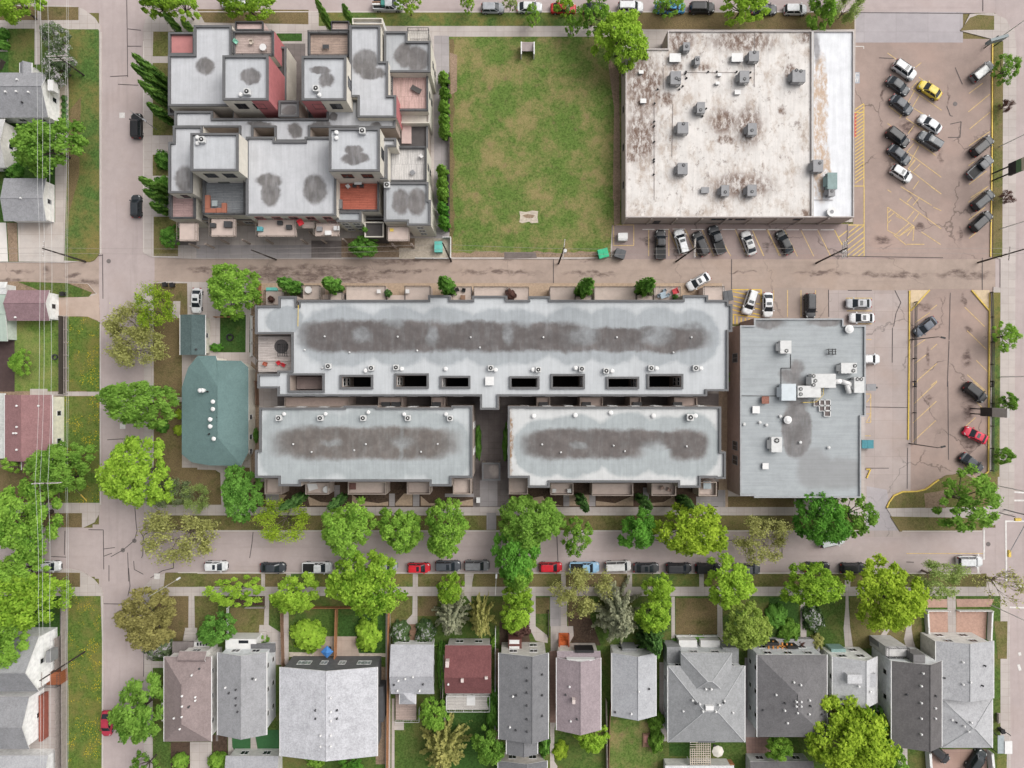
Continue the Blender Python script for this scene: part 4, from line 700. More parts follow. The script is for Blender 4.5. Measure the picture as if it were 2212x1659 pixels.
rl = thing('guard_rail', 'thin yellow safety rail round the lowest cream roof unit', 'guard rail', at(t32(430, 100), ZG)); rail(rl, c0, ZG - .1, 1.05, yellow_paint, 1.6, 'rail_panel')
gl = thing('skylight_grid', 'white-framed grid of six dark squares stepping down the grey commercial roof', 'roof grid', at(t32(540, 220), ZG))
for i, (x, y) in enumerate([(495, 180), (539, 180), (581, 180), (539, 222), (581, 222), (581, 265)]):
    w = at(t32(x, y), ZG + .3); h = .57; mb = MB(); fr = .09
    for b in ((-h, -h, h, -h + fr), (-h, h - fr, h, h), (-h, -h + fr, -h + fr, h - fr), (h - fr, -h + fr, h, h - fr)): mb.box(w.x + b[0] * .99, w.y + b[1] * .99, ZG - .12, w.x + b[2] * .99, w.y + b[3] * .99, ZG + .35)
    f = mb.build('frame', white_paint, gl); mb = MB(); mb.box(w.x - h + fr, w.y - h + fr, ZG - .12, w.x + h - fr, w.y + h - fr, ZG + .2); mb.build('pane', plain('smoked_panel', (98, 86, 84), .5), f)
for p, l, m, s in [(t31(770, 1180), 'white round-topped vent at the upper right corner of the grey commercial roof', white_paint, 1.5), (t22(2068, 235), 'white square hatch near the left side of the grey commercial roof', white_paint, 1.3), (t22(2145, 155), 'rust-red chimney block near the long seam of the grey commercial roof', rust, 1.3), (t32(258, 320), 'white domed exhaust fan beside the leaf-shaped roof stain', white_paint, 1.4), (t32(67, 703), 'white square hatch alone in the lower left of the grey commercial roof', white_paint, 1.1)]:
    if 'round' in l or 'domed' in l:
        q = at(p, ZG + .8); t = thing('exhaust_fan', l, 'exhaust fan', (q.x, q.y, ZG - .12)); local(True); mb = MB(); mb.box(-s * .35, -s * .35, 0, s * .35, s * .35, .5); mb.build('curb', grey_metal, t); mb = MB(); mb.tube((0, 0, .5), (0, 0, .75), s * .5, s * .5, 14); mb.tube((0, 0, .75), (0, 0, .95), s * .46, s * .2, 14); mb.build('dome', m, t); local(False)
    else: boxvent(p, ZG - .12, s * .82, .7 if m is rust else .4, l, None, m, 'roof_block' if m is rust else 'roof_hatch', 'chimney' if m is rust else 'roof hatch')
fr = thing('pipe_frame', 'dark open pipe frame standing upper right on the grey commercial roof', 'pipe frame', at(t31(610, 1370), ZG)); mb = MB()
for x in (580, 610, 635): mb.bar(at(t31(x, 1345), ZG) + Vector((0, 0, .5)), at(t31(x, 1395), ZG) + Vector((0, 0, .5)), .12, .1)
mb.build('rails', black, fr); mb = MB(); [mb.bar(at(t31(575, y), ZG) + Vector((0, 0, .62)), at(t31(640, y), ZG) + Vector((0, 0, .62)), .1, .1) for y in (1350, 1370, 1390)]
for x in (580, 635):
    for y in (1350, 1390): p = at(t31(x, y), ZG); mb.box(p.x - .05, p.y - .05, ZG - .12, p.x + .05, p.y + .05, ZG + .5)
mb.build('legs', black, fr)
# seams, cable lines on that roof
for pl, l in [(t31.l(278, 1390, 278, 1505, 198, 1505, 198, 1645), 'dark cable run'), (t22.l(1950, 120, 2320, 122), 'dark seam')]:
    mb = MB()
    for i in range(len(pl) - 1): mb.bar(at(pl[i], ZG) + Vector((0, 0, -.11)), at(pl[i + 1], ZG) + Vector((0, 0, -.11)), .1, .06)
    mb.build('cable_tray', black, gc)
wu = thing('wall_unit', 'grey boxed cooling unit on a bracket at the right wall of the grey commercial block', 'wall unit', at(t32(950, 50), 3)); a = wr(t32.r(905, 22, 985, 78), 3.0)
mb = MB(); mb.box(a[0], a[1], 1.8, a[2], a[3], 3.0, 0, True); mb.build('casing', grey_metal, wu); mb = MB(); mb.box(a[2], a[1] + .4, 2.2, a[2] + .5, a[3] - .5, 2.6, 0, True); mb.box(a[0] - .5, a[1] + .3, 1.6, a[0], a[3] - .3, 1.8, 0, True); mb.build('bracket', black, wu)

# ---------------------------------------------------------------- white-roofed commercial building
ZW = 4.6
wc = thing('commercial_building', 'large stained white flat-roofed commercial building beside the vacant grass lot', 'commercial building', at((1590, 280)))
def w_(r, soft=.4): return ub(r, ZW, soft)
br = [w_(t20.r(*q), .6) for q in [(985, 420, 1270, 1000), (985, 900, 1230, 1340), (1330, 250, 1560, 420), (1700, 255, 2230, 430), (1680, 900, 1920, 1110), (1900, 880, 2120, 1200), (1700, 1440, 2200, 1640)]] + [w_(t20.r(*q)) for q in [(1360, 310, 1470, 420), (1040, 500, 1210, 620), (985, 640, 1180, 760), (1150, 580, 1290, 740), (1290, 745, 1380, 870), (1240, 750, 1290, 820), (1590, 525, 1690, 585), (1840, 265, 1900, 340), (1925, 270, 2000, 420), (2060, 260, 2130, 330), (1720, 950, 1900, 1080), (1740, 1130, 1900, 1190), (1960, 940, 2040, 1020), (1020, 1000, 1110, 1080), (990, 1240, 1080, 1350), (1170, 1020, 1240, 1090), (1820, 1490, 1900, 1580), (1940, 1500, 2090, 1620), (1000, 1110, 1240, 1300), (1350, 530, 1460, 590)]] + [w_(t30.r(*q)) for q in [(340, 265, 480, 360), (450, 280, 510, 400), (505, 750, 550, 1260), (230, 520, 310, 680), (175, 885, 240, 950), (455, 480, 500, 520), (0, 260, 60, 340), (500, 500, 560, 740)]] + [w_(t31.r(*q)) for q in [(360, 180, 440, 250), (440, 190, 525, 245), (455, 0, 500, 40)]]
m_wc = flatroof('stained_white_membrane', (226, 221, 216), None, (), [w_(t30.r(460, 270, 540, 500))], (), scol=(176, 174, 174), seam=3.2, brown=br, bcol=(118, 96, 84), dirty=.66)
m_wc2 = flatroof('white_membrane_strip', (230, 231, 234), None, (), [w_(t30.r(455, 270, 520, 520))], (), scol=(150, 148, 150), seam=0, brown=[w_(t30.r(500, 740, 555, 1265)), w_(t30.r(460, 440, 590, 1400), .15), w_(t30.r(455, 1180, 620, 1659), .2)], bcol=(196, 172, 150))
m_wall = plain('buff_panel_wall', (186, 172, 164), .9, .1)
_, r_ = block(wc, [(1442, 67, 1754, 470), (1351, 106, 1450, 470)], ZW, m_wall, m_wc, cap=plain('tin_cap', (188, 180, 176), .5), caph=.2, t=.2)
_, r2 = block(wc, [(1754.6, 67, 1844, 470)], ZW - .15, m_wall, m_wc2, cap=plain('tin_cap', (188, 180, 176), .5), caph=.2, t=.2)
a = wr((1351, 67, 1844, 470), ZW)
mb = MB()                                                           # pilasters on the south wall
for i in range(9): x = a[0] + (i + .02) * (a[2] - a[0]) / 9; mb.box(x, a[1] - .22, 0, x + .3, a[1] - .002, ZW - .3)
mb.build('pilaster', m_wall, wc)
for x in (t21(1745, 0)[0], t21(1830, 0)[0], t21(1945, 0)[0], t31(400, 0)[0] * 0 + 1727): window(wc, (at((x, 470), 3.6).x, a[1], 3.4), 2.0, .8, 'y', -1, dark_metal)
mb = MB(); mb.box(at((1420, 0), 2).x - .6, a[1] - .06, .1, at((1420, 0), 2).x + .6, a[1] - .003, 2.3); mb.build('door', dark_metal, wc)
facade(wc, a[1] + 3, a[3] - 3, a[0], 'x', -1, (2.6,), 6.5, 1.2, 1.0, dark_metal); facade(wc, a[1] + 3, a[3] - 3, a[2], 'x', 1, (1.9,), 5.0, 3.2, 2.4, pale_metal)
mb = MB(); q = at((1754.3, 69), ZW); mb.bar((q.x, q.y, ZW + .05), (q.x, a[1] + .3, ZW + .05), .16, .2); mb.build('expansion_joint', pale_metal, wc)
vents(r_, [t20(x, y) for x, y in [(1485, 600), (1490, 652), (1668, 600), (1740, 600), (1905, 600), (2018, 605), (2018, 650), (1480, 615), (1225, 862), (1222, 1012), (1222, 1050), (1222, 1180), (1220, 1325), (1220, 1345), (1218, 1450), (1430, 745), (1250, 745), (1458, 720), (1622, 968), (1652, 905), (1398, 1070)]], ZW - .12, black, .13, .3)
mb = MB()
for s_ in tl(t20, (1485, 600, 1910, 600), (1225, 745, 1225, 1659), (1485, 605, 1485, 660), (1300, 560, 1300, 740), (2058, 250, 2056, 720), (1380, 860, 1372, 1300)) + tl(t31, (440, 108, 630, 110)): mb.bar(at(s_[0], ZW) + Vector((0, 0, -.1)), at(s_[1], ZW) + Vector((0, 0, -.1)), .07, .06)
mb.build('conduit', plain('conduit_grey', (150, 140, 136), .7), wc)
G = 'grey units on the stained white roof'
for t, x, y, w, d, fans, l in [
    (t20, 1493, 385, 1.5, 1.9, ((0, 0),), 'grey one-fan unit beside the notch in the top edge of the stained white roof'),
    (t20, 2052, 465, 2.3, 2.3, ((.1, .75),), 'large grey unit right of a white box near the top edge of the stained roof'),
    (t20, 1583, 500, 1.1, 1.9, ((0, .2),), 'slim grey one-fan unit right of the left white box on the stained roof'),
    (t20, 1403, 645, 2.4, 3.0, ((.1, -.1), (.65, -.3)), 'grey unit with two fans at its lower right corner, upper left of stained roof'),
    (t20, 1973, 635, 2.2, 2.7, ((0, -.45),), 'grey one-fan unit at the right end of a row of small roof pipes'),
    (t20, 1612, 892, 1.8, 2.5, ((-.1, -.45),), 'grey one-fan unit alone in the middle of the stained white roof'),
    (t20, 1462, 1060, 2.5, 2.6, ((.1, .7),), 'grey unit with its fan at the top, left of the brown blotches mid-roof'),
    (t20, 2038, 1070, 2.0, 2.7, ((-.1, -.25),), 'grey unit below the rust-red blotch, with its fan near the lower left'),
    (t20, 1460, 1398, 2.3, 2.6, ((.2, .6),), 'notched grey unit alone in the lower left of the stained white roof'),
    (t20, 1813, 1580, 1.8, 2.5, ((0, -.3),), "left of two paired grey units near the stained roof's lower edge"),
    (t20, 2035, 1578, 2.1, 2.6, ((0, -.25),), "right of two paired grey units near the stained roof's lower edge"),
    (t30, 345, 630, 3.0, 2.8, ((-.4, .95), (.3, .8)), 'wide grey two-fan unit in the right part of the stained roof'),
    (t30, 505, 1375, 2.3, 2.8, ((.3, .45),), 'grey unit on the narrow white strip at the right of the stained roof')]:
    rooftop_unit(t(x, y), ZW - .12, w, d, 1.5, l, G, fans, fr=.36)
ru = rooftop_unit(t30(622, 1500), ZW - .12, 1.7, 2.9, 1.3, 'teal-grey unit with an open louvred box on the right strip of the stained roof', G, (), plain('teal_metal', (132, 154, 152), .55, .15)); 
rooftop_unit(t30(618, 1590), ZW - .12, 1.5, 2.0, 1.2, 'small grey unit directly below the teal-grey one on the white strip', G, ((0, .1),), grey_metal)
for t, x, y, s, h, l in [(t20, 1397, 480, 1.7, .7, 'left white roof box, beside the slim grey unit'), (t20, 1912, 478, 1.7, .7, 'right white roof box, beside the large grey unit near the top edge'), (t20, 1115, 598, .7, .5, 'small white box over brown streaks at the left edge of the stained roof'), (t20, 1133, 838, .9, .5, 'white flat-topped box below the brown streaks at the left edge'), (t20, 1765, 620, .6, .5, 'upper of two tiny white boxes below the row of roof pipes'), (t20, 1748, 690, .6, .5, 'lower of two tiny white boxes below the row of roof pipes'), (t20, 1915, 765, .9, .4, 'white slatted box right of centre on the stained white roof'), (t20, 1645, 1578, 1.2, .5, 'grey slatted square vent left of the lower pair of grey units')]:
    boxvent(t(x, y), ZW - .12, s, h, l, 'boxes on the stained white roof', grey_metal if 'grey slatted' in l else white_paint, 'roof_box', 'roof box', 0, s * .75)
q = at(t31(625, 205), ZW + .8); t = thing('exhaust_fan', 'round white exhaust fan at the lower right corner of the stained white roof', 'exhaust fan', (q.x, q.y, ZW - .27)); local(True); mb = MB(); mb.tube((0, 0, 0), (0, 0, .7), .75, .75, 18); mb.build('drum', pale_metal, t); mb = MB(); mb.tube((0, 0, .7), (0, 0, .8), .85, .85, 18); mb.build('cover', white_paint, t); mb = MB(); mb.tube((0, 0, .8), (0, 0, .84), .35, .35, 12); mb.build('cap', grey_metal, t); local(False)
# ---------------------------------------------------------------- stepped apartment complex, upper left
ap = thing('apartment_building', 'stepped multi-level apartment complex with rooftop terraces and four raised towers', 'apartment building', at((650, 300)))
ZM, ZT = 9.5, 13.5
def ap_roof(name, sts, z, rgb=(198, 199, 202), sc=(112, 108, 106)): return flatroof(name, rgb, None, (), [ub(r, z, .2) for r in sts], (), scol=sc, seam=1.6)
mr = ap_roof('light_membrane', [t00.r(1620, 480, 1770, 610), t00.r(1450, 1370, 1620, 1590), t10.r(820, 425, 1040, 640), t10.r(880, 560, 1110, 670), t10.r(20, 1425, 240, 1560), t10.r(65, 1480, 215, 1705), t10.r(405, 1450, 605, 1690), t10.r(610, 925, 690, 990), t10.r(730, 1040, 850, 1070), t10.r(450, 990, 640, 1060), t10.r(270, 1000, 400, 1140), t10.r(950, 995, 1060, 1060), t00.r(2040, 990, 2250, 1045)], ZM)
mt = ap_roof('tower_membrane', [t00.r(2040, 600, 2120, 660), t00.r(1990, 570, 2160, 690), t10.r(470, 540, 640, 610), t10.r(530, 590, 670, 730), t10.r(750, 1200, 910, 1290), t10.r(725, 1260, 960, 1365)], ZT, (194, 196, 199), (112, 108, 107))
md = ap_roof('dark_ponded_membrane', [t10.r(1270, 380, 1460, 600), t10.r(1170, 360, 1330, 560), t11.r(1150, 20, 1300, 230), t11.r(1260, 20, 1440, 230)], 8.5, (178, 180, 182), (112, 107, 105))
dk = plain('dark_recess', (88, 84, 83), .9, .15)
block(ap, [(378, 256, 925, 476), (378, 122, 598, 262), (664, 122, 905, 262)], 4.2, taupe, dk)
for rects, z, wm, rm, subs in [
    ([t00.r(1612, 215, 1925, 470), t00.r(1400, 456, 1925, 885)], ZM, stucco, mr, ()),
    ([t10.r(-650, 925, -160, 1062), t10.r(-170, 985, 625, 1062), t10.r(610, 830, 875, 1062), t10.r(860, 955, 1182, 1066), t10.r(178, 1050, 474, 1178), t10.r(-116, 1050, 4, 1176)], 9.0, taupe, mr, [t10.r(-331, 908, -163, 985)]),
    ([t10.r(800, 216, 1056, 810), t10.r(1040, 514, 1120, 810), t10.r(866, 795, 1188, 980)], 10.2, stucco, mr, ()),
    ([t10.r(1085, 265, 1282, 605), t10.r(1265, 345, 1472, 605)], 8.5, stucco, md, ()),
    ([t00.r(1402, 1180, 1602, 1605), t00.r(1440, 1048, 1685, 1200)], ZM, stucco, mr, ()),
    ([t10.r(-58, 1172, 690, 1792), t10.r(-58, 1138, 182, 1185), t10.r(428, 1138, 690, 1185)], ZM, stucco, mr, ()),
    ([t10.r(1052, 1148, 1188, 1222), t10.r(1052, 1148, 1116, 1485)], 10.0, stucco, mr, ()),
    ([t11.r(1085, -35, 1455, 292), t11.r(1275, 112, 1474, 325)], 8.5, stucco, md, ()),
    ([t10.r(60, 392, 276, 830)], 5.6, stucco, dk, ()),
    ([t10.r(212, 838, 382, 972)], 9.5, taupe, ap_roof('small_tower_membrane', [t10.r(240, 880, 360, 950)], 9.5, (150, 149, 149)), ()),
    ([t11.r(692, 205, 900, 296)], 7.6, stucco, plain('ledge_grey', (176, 180, 183), .8, .08), ()),
    ([t00.r(1400, 880, 1470, 960), t00.r(1510, 850, 1690, 985)], 6.8, taupe, dk, ())]:
    block(ap, rects, z, wm, rm, subs)
for r in (t00.r(1850, 465, 2231, 836), t10.r(404, 470, 774, 838), t00.r(1585, 1108, 1982, 1422), t10.r(630, 1066, 1052, 1426)):
    w_, rf = block(ap, [r], ZT, stucco, mt); a = wr(r, ZT)
    for u in (.3, .7): window(ap, (a[0] + (a[2] - a[0]) * u, a[1], 11.4), 1.9, 2.0, 'y', -1, dark_metal)
    window(ap, (a[2], (a[1] + a[3]) / 2, 11.6), 1.8, 2.2, 'x', 1, dark_metal) if r[0] > 600 else None
    vents(rf, [(r[0] + (r[2] - r[0]) * .4, r[1] + (r[3] - r[1]) * .88)] if r[1] < 250 else [(r[0] + (r[2] - r[0]) * .15, r[1] + 10), (r[0] + (r[2] - r[0]) * .15, r[1] + 22)], ZT - .12, white_paint, .25, .4)
# maroon cladding on the courtyard faces
def clad(r, z, z0, side, a0, a1, m=maroon):
    a = wr(r, z); mb = MB(); d = .05
    if side == 'e': mb.box(a[2], a[1] + (a[3] - a[1]) * a0, z0, a[2] + d, a[1] + (a[3] - a[1]) * a1, z - .02, 0, True)
    else: mb.box(a[0] + (a[2] - a[0]) * a0, a[1] - d, z0, a[0] + (a[2] - a[0]) * a1, a[1], z - .02, 0, True)
    mb.build('maroon_cladding', m, ap)
clad(t00.r(1850, 465, 2231, 836), ZT, 5.6, 'e', 0, 1); clad(t00.r(1850, 465, 2231, 836), ZT, 4.3, 's', .62, 1); clad(t10.r(404, 470, 774, 838), ZT, 4.3, 's', 0, .42)
pad = wr(t10.r(850, 795, 1188, 980), 10.2); clad(t10.r(866, 795, 1188, 980), 10.2, 4.3, 'e', 0, 1)
def terrace(r, z, floor, z0=0.0, railm=dark_metal, rl=True, cap=cap_grey, name='terrace_floor', par=.35):
    block(ap, [r], z, stucco, floor, (), z0, cap, .25, par, 'parapet', name, .3)
    if rl:
        d = 2; rail(ap, [(r[0] + d, r[1] + d), (r[2] - d, r[1] + d), (r[2] - d, r[3] - d), (r[0] + d, r[3] - d)], z + .25, .8, railm, 1.6, closed=True)
red_pav = plain('red_terrace', (190, 130, 128), .9, .1); pinkp = plain('pink_pavers', (206, 182, 176), .9, .1)
terrace(t00.r(1400, 272, 1620, 460), 7.2, red_pav, rl=False); terrace(t00.r(1932, 262, 2276, 470), 9.2, planks('rosy_boards', (196, 176, 168), 'x'))
clad(t00.r(1932, 262, 2276, 470), 9.2, 0, 'e', 0, 1)
terrace(t10.r(455, 265, 802, 478), 9.2, planks('brown_boards', (182, 160, 146), 'x')); terrace(t10.r(1140, 598, 1452, 925), 7.0, planks('pink_boards', (212, 178, 170), 'y'))
terrace(t01.r(1688, -100, 2044, 235), 7.4, planks('slate_boards', (134, 137, 140), 'x'), rl=True); terrace(t01.r(1412, 48, 1628, 268), 6.6, planks('rosy_boards2', (188, 158, 154), 'x'))
terrace(t11.r(694, -100, 1046, 208), 7.4, planks('orange_red_boards', (196, 112, 92), 'x')); terrace(t10.r(1126, 1218, 1440, 1512), 7.0, planks('white_boards', (216, 212, 208), 'y'))
slab(ap, t10.r(1285, 255, 1460, 350), 5.2, planks('white_boards2', (210, 204, 196), 'y'), name='balcony', z0=.2); ringrail(ap, t10.r(1285, 255, 1458, 348), 5.2)
slab(ap, t10.r(830, 172, 1080, 222), 6.0, white_paint, name='balcony', z0=.2, par=stucco); slab(ap, t10.r(650, 185, 800, 262), 5.5, planks('rosy_boards', (196, 176, 168), 'x'), name='balcony', z0=.2, par=dark_metal, parh=.5)
slab(ap, t00.r(1960, 190, 2190, 262), 5.5, pinkp, name='balcony', z0=.2, par=dark_metal, parh=.6)
slab(ap, t10.r(1215, 920, 1462, 1030), 5.2, stucco, name='ledge', z0=.2, par=stucco, parh=.5); slab(ap, t10.r(1230, 1000, 1310, 1190), 4.4, pinkp, name='terrace_floor', z0=4.1)
# stacked balconies on the alley side
bd = plain('rosy_balcony', (204, 186, 176), .9, .08)
for t, q in [(t01, (1490, 305, 1640, 452)), (t01, (1755, 268, 1955, 415)), (t11, (40, 275, 358, 415)), (t11, (405, 290, 520, 345)), (t11, (512, 305, 712, 412)), (t11, (1118, 335, 1295, 452))]:
    r = t.r(*q)
    for z in (7.0, 4.2):
        slab(ap, r, z, bd, name='balcony', th=.3); ringrail(ap, r, z, 1.0, plain('taupe_rail', (128, 118, 110), .6))
    a = wr(r, 7.0)
    for x in (a[0] + .15, a[2] - .15): mb = MB(); mb.box(x - .15, a[1] + .05, 0, x + .15, a[1] + .35, 3.89); mb.build('pillar', taupe, ap)
slab(ap, t11.r(928, 298, 1085, 424), 5.0, plain('dark_patio', (86, 82, 80), .9), name='balcony', z0=.2, par=stucco, parh=.6)
a = wr((392, 122, 925, 476), 4.2)
for x0, x1 in ((385, 440), (455, 530), (545, 722), (730, 820), (840, 905)): p = at((x0, 478), 8); q = at((x1, 478), 8); facade(ap, p.x, q.x, wr((378, 256, 925, 476), 4.2)[1], 'y', -1, (2.6,), 3.0, 1.6, 1.7, pale_metal)
a = wr(t10.r(-58, 1172, 690, 1792), ZM); facade(ap, a[0] + .4, a[2] - .4, a[1], 'y', -1, (5.6, 8.2), 2.7, 1.5, 1.8, maroon)
a = wr(t00.r(1402, 1180, 1602, 1605), ZM); facade(ap, a[0] + .2, a[2] - .2, a[1], 'y', -1, (7.9,), 2.2, 1.2, 1.6, dark_metal)
a = wr(t11.r(1275, 112, 1474, 325), 8.5); facade(ap, a[0] + .3, a[2] - .2, a[1], 'y', -1, (2.4, 4.8, 7.2), 2.0, 1.2, 1.4, pale_metal)
a = wr(t11.r(692, 205, 900, 296), 7.6); facade(ap, a[0] + .3, a[2] - .2, a[1], 'y', -1, (2.2, 4.4, 6.5), 1.9, 1.3, 1.3, pale_metal)
for r, z in ((t10.r(1265, 345, 1472, 605), 8.5), (t10.r(1140, 598, 1452, 925), 7.0), (t10.r(1126, 1218, 1440, 1512), 7.0)): a = wr(r, z); facade(ap, a[1] + .5, a[3] - .5, a[2], 'x', 1, (2.5, 5.4), 3.2, 1.1, 1.3, dark_metal)
for i, (p, z, l) in enumerate([(t00(2062, 775), ZT, 'condenser on the top-left tower roof, at its lower edge'), (t10(530, 748), ZT, 'condenser on the tower roof with a maroon lower wall, second of the top row'), (t00(1690, 1170), ZT, 'condenser in the top left corner of the lower-left tower roof'), (t10(912, 1098), ZT, 'condenser at the top right corner of the lower-right tower roof'), (t11(1115, -5), 8.5, 'round dark fan at the top left of the small ponded roof by the white terrace')]): condenser(p, z - .12, l, 'condensers on the apartment towers', 1.0)

# ================================================================ HOUSES
def roof_mesh(root, faces, m, th=.16, ridge=(), rm=None, name='roof'):
    """faces: lists of 3D points (top side); gives a slab with closed edges and ridge caps"""
    mb = MB(); key = lambda p: (round(p[0], 3), round(p[1], 3), round(p[2], 3)); ed = {}
    for f in faces:
        nz = sum((f[i][0] * f[(i + 1) % len(f)][1] - f[(i + 1) % len(f)][0] * f[i][1]) for i in range(len(f)))
        if nz < 0: f = f[::-1]
        mb.poly(f); mb.poly([(p[0], p[1], p[2] - th) for p in f[::-1]])
        for i in range(len(f)): a, b = key(f[i]), key(f[(i + 1) % len(f)]); ed[(a, b)] = (f[i], f[(i + 1) % len(f)])
    for (a, b), (p, q) in ed.items():
        if (b, a) not in ed: mb.poly([(p[0], p[1], p[2] - th), (q[0], q[1], q[2] - th), (q[0], q[1], q[2]), (p[0], p[1], p[2])], 1)
    for p, q in ridge: mb.tube(p, q, .085, .085, 6, 2)
    return mb.build(name, [m, white_paint, rm or m], root)
def gut(root, a, z):
    for p, q in (((a[0], a[1]), (a[0], a[3])), ((a[2], a[1]), (a[2], a[3]))): mb = MB(); mb.bar((p[0], p[1], z - .14), (q[0], q[1], z - .14), .14, .12); mb.build('gutter', white_paint, root)
def house(label, r, kind, ze, rh, rgb, wrgb=(224, 221, 214), oh=.4, ridge=.5, vt=(), cat='house', name='house', wins='n', gutters=True, root=None, mat=None, ridgecap=False, rows=None, hipf=.5, trimridge=None):
    a = wr(r, ze); x0, y0, x1, y1 = a; rm = mat or shingle('shingle_roof', rgb); wm = siding('house_siding', wrgb)
    t = root or thing(name, label, cat, ((x0 + x1) / 2, (y0 + y1) / 2, 0)); zr = ze + rh; rl = []
    if kind == 'gy':
        xr = x0 + (x1 - x0) * ridge; F = [[(x0, y0, ze), (xr, y0, zr), (xr, y1, zr), (x0, y1, ze)], [(xr, y0, zr), (x1, y0, ze), (x1, y1, ze), (xr, y1, zr)]]; rl = [((xr, y0, zr), (xr, y1, zr))]
        zf = lambda x, y: ze + rh * ((x - x0) / (xr - x0) if x < xr else (x1 - x) / (x1 - xr))
    elif kind == 'gx':
        yr = y1 - (y1 - y0) * ridge; F = [[(x0, y0, ze), (x1, y0, ze), (x1, yr, zr), (x0, yr, zr)], [(x0, yr, zr), (x1, yr, zr), (x1, y1, ze), (x0, y1, ze)]]; rl = [((x0, yr, zr), (x1, yr, zr))]
        zf = lambda x, y: ze + rh * ((y - y0) / (yr - y0) if y < yr else (y1 - y) / (y1 - yr))
    else:
        w, d = x1 - x0, y1 - y0; s = min(w, d) * hipf; cx, cy = (x0 + x1) / 2, (y0 + y1) / 2
        p, q = ((cx, y0 + s, zr), (cx, max(y1 - s, y0 + s + .01), zr)) if d >= w else ((x0 + s, cy, zr), (max(x1 - s, x0 + s + .01), cy, zr))
        A, B, Cc, D = (x0, y0, ze), (x1, y0, ze), (x1, y1, ze), (x0, y1, ze)
        F = [[A, B, p], [B, Cc, q, p], [Cc, D, q], [D, A, p, q]] if d >= w else [[A, B, q, p], [B, Cc, q], [Cc, D, p, q], [D, A, p]]
        rl = [(A, p), (D, q), (B, p), (Cc, q), (p, q)] if d >= w else [(A, p), (D, p), (B, q), (Cc, q), (p, q)]
        zf = lambda x, y: ze + rh * min(1, min(x - x0, x1 - x, y - y0, y1 - y) / s)
    ro = roof_mesh(t, F, rm, .16, rl if ridgecap else rl[-1:], trimridge or rm)
    for v in vt:
        tt = v[2] if len(v) > 2 else white_paint
        q_ = at((v[0], v[1]), ze + rh * .6); zz = zf(q_.x, q_.y); q_ = at((v[0], v[1]), zz); b = MB(); b.tube((q_.x, q_.y, zz - .15), (q_.x, q_.y, zz + .35), .13, .13, 8); b.tube((q_.x, q_.y, zz + .35), (q_.x, q_.y, zz + .45), .2, .12, 8); b.build('vent', tt, ro)
    X0, Y0, X1, Y1 = x0 + oh, y0 + oh, x1 - oh, y1 - oh; zw = zf(x0 + oh, y0 + oh) - .2 if kind == 'hip' else min(zf(x0 + oh, (y0 + y1) / 2), zf((x0 + x1) / 2, y0 + oh)) - .2
    if kind == 'gy': zw = zf(X0, 0) - .2
    if kind == 'gx': zw = zf(0, Y0) - .2
    wb = MB(); wb.box(X0, Y0, 0, X1, Y1, min(zw, ze + .1))
    zt = min(zw, ze + .1)
    if kind == 'gy':
        for y, s in ((Y0, 1), (Y1, -1)):
            g = [(X0, y, zt), (X1, y, zt), (X1, y, zf(X1, 0) - .2), (xr, y, zr - .2), (X0, y, zf(X0, 0) - .2)]; wb.poly(g if s > 0 else g[::-1])
    if kind == 'gx':
        for x, s in ((X0, -1), (X1, 1)):
            g = [(x, Y0, zt), (x, Y1, zt), (x, Y1, zf(0, Y1) - .2), (x, yr, zr - .2), (x, Y0, zf(0, Y0) - .2)]; wb.poly(g if s > 0 else g[::-1])
    wb.build('wall', wm, t)
    if gutters and kind != 'gx': gut(t, (x0 - .06, y0, x1 + .06, y1), ze)
    zs = rows or ([1.6] if ze < 4.6 else [1.6, 4.3])
    rs = [z for z in zs if z + .8 < zt]
    cxs = (X0 + X1) / 2
    if 'n' in wins: facade(t, X0 + .3, X1 - .3, Y1, 'y', 1, rs, 3.0, 1.5, 1.3, white_paint)
    if 's' in wins: facade(t, X0 + .3, X1 - .3, Y0, 'y', -1, rs, 3.4, 1.3, 1.2, white_paint)
    if 'e' in wins: facade(t, Y0 + .5, Y1 - .5, X1, 'x', 1, rs, 4.2, 1.0, 1.2, white_paint)
    if 'w' in wins: facade(t, Y0 + .5, Y1 - .5, X0, 'x', -1, rs, 4.2, 1.0, 1.2, white_paint)
    return t, zf
def V(t, *l, m=None): return [t(l[i], l[i + 1]) + ((m,) if m else ()) for i in range(0, len(l), 2)]
def part_box(root, r, z0, z1, m, name, zr=None):
    a = wr(r, zr if zr is not None else z1); mb = MB(); mb.box(a[0], a[1], z0, a[2], a[3], z1, 0, True); return mb.build(name, m, root)
def steps(root, r, n=4, h=.8, m=concrete, name='steps'):
    a = wr(r, .4); mb = MB(); d = (a[3] - a[1]) / n
    for i in range(n): mb.box(a[0], a[1] + d * i, 0.02, a[2], a[1] + d * (i + 1), h * (n - i) / n)
    mb.build(name, m, root)
blk = dark_metal
h1, z1 = house('brown hip-roofed house at the left end of the south row, beside the west road', t03.r(1362, 735, 1752, 1440), 'hip', 5.6, 2.2, (146, 132, 130), (214, 210, 206), vt=V(t03, 1605, 757, 1595, 885, 1515, 1057, 1625, 1067, 1625, 1095, 1515, 1143, 1448, 1240, 1513, 1230, 1497, 1330) + V(t03, 1660, 830, 1570, 1148, m=blk), wins='nes')
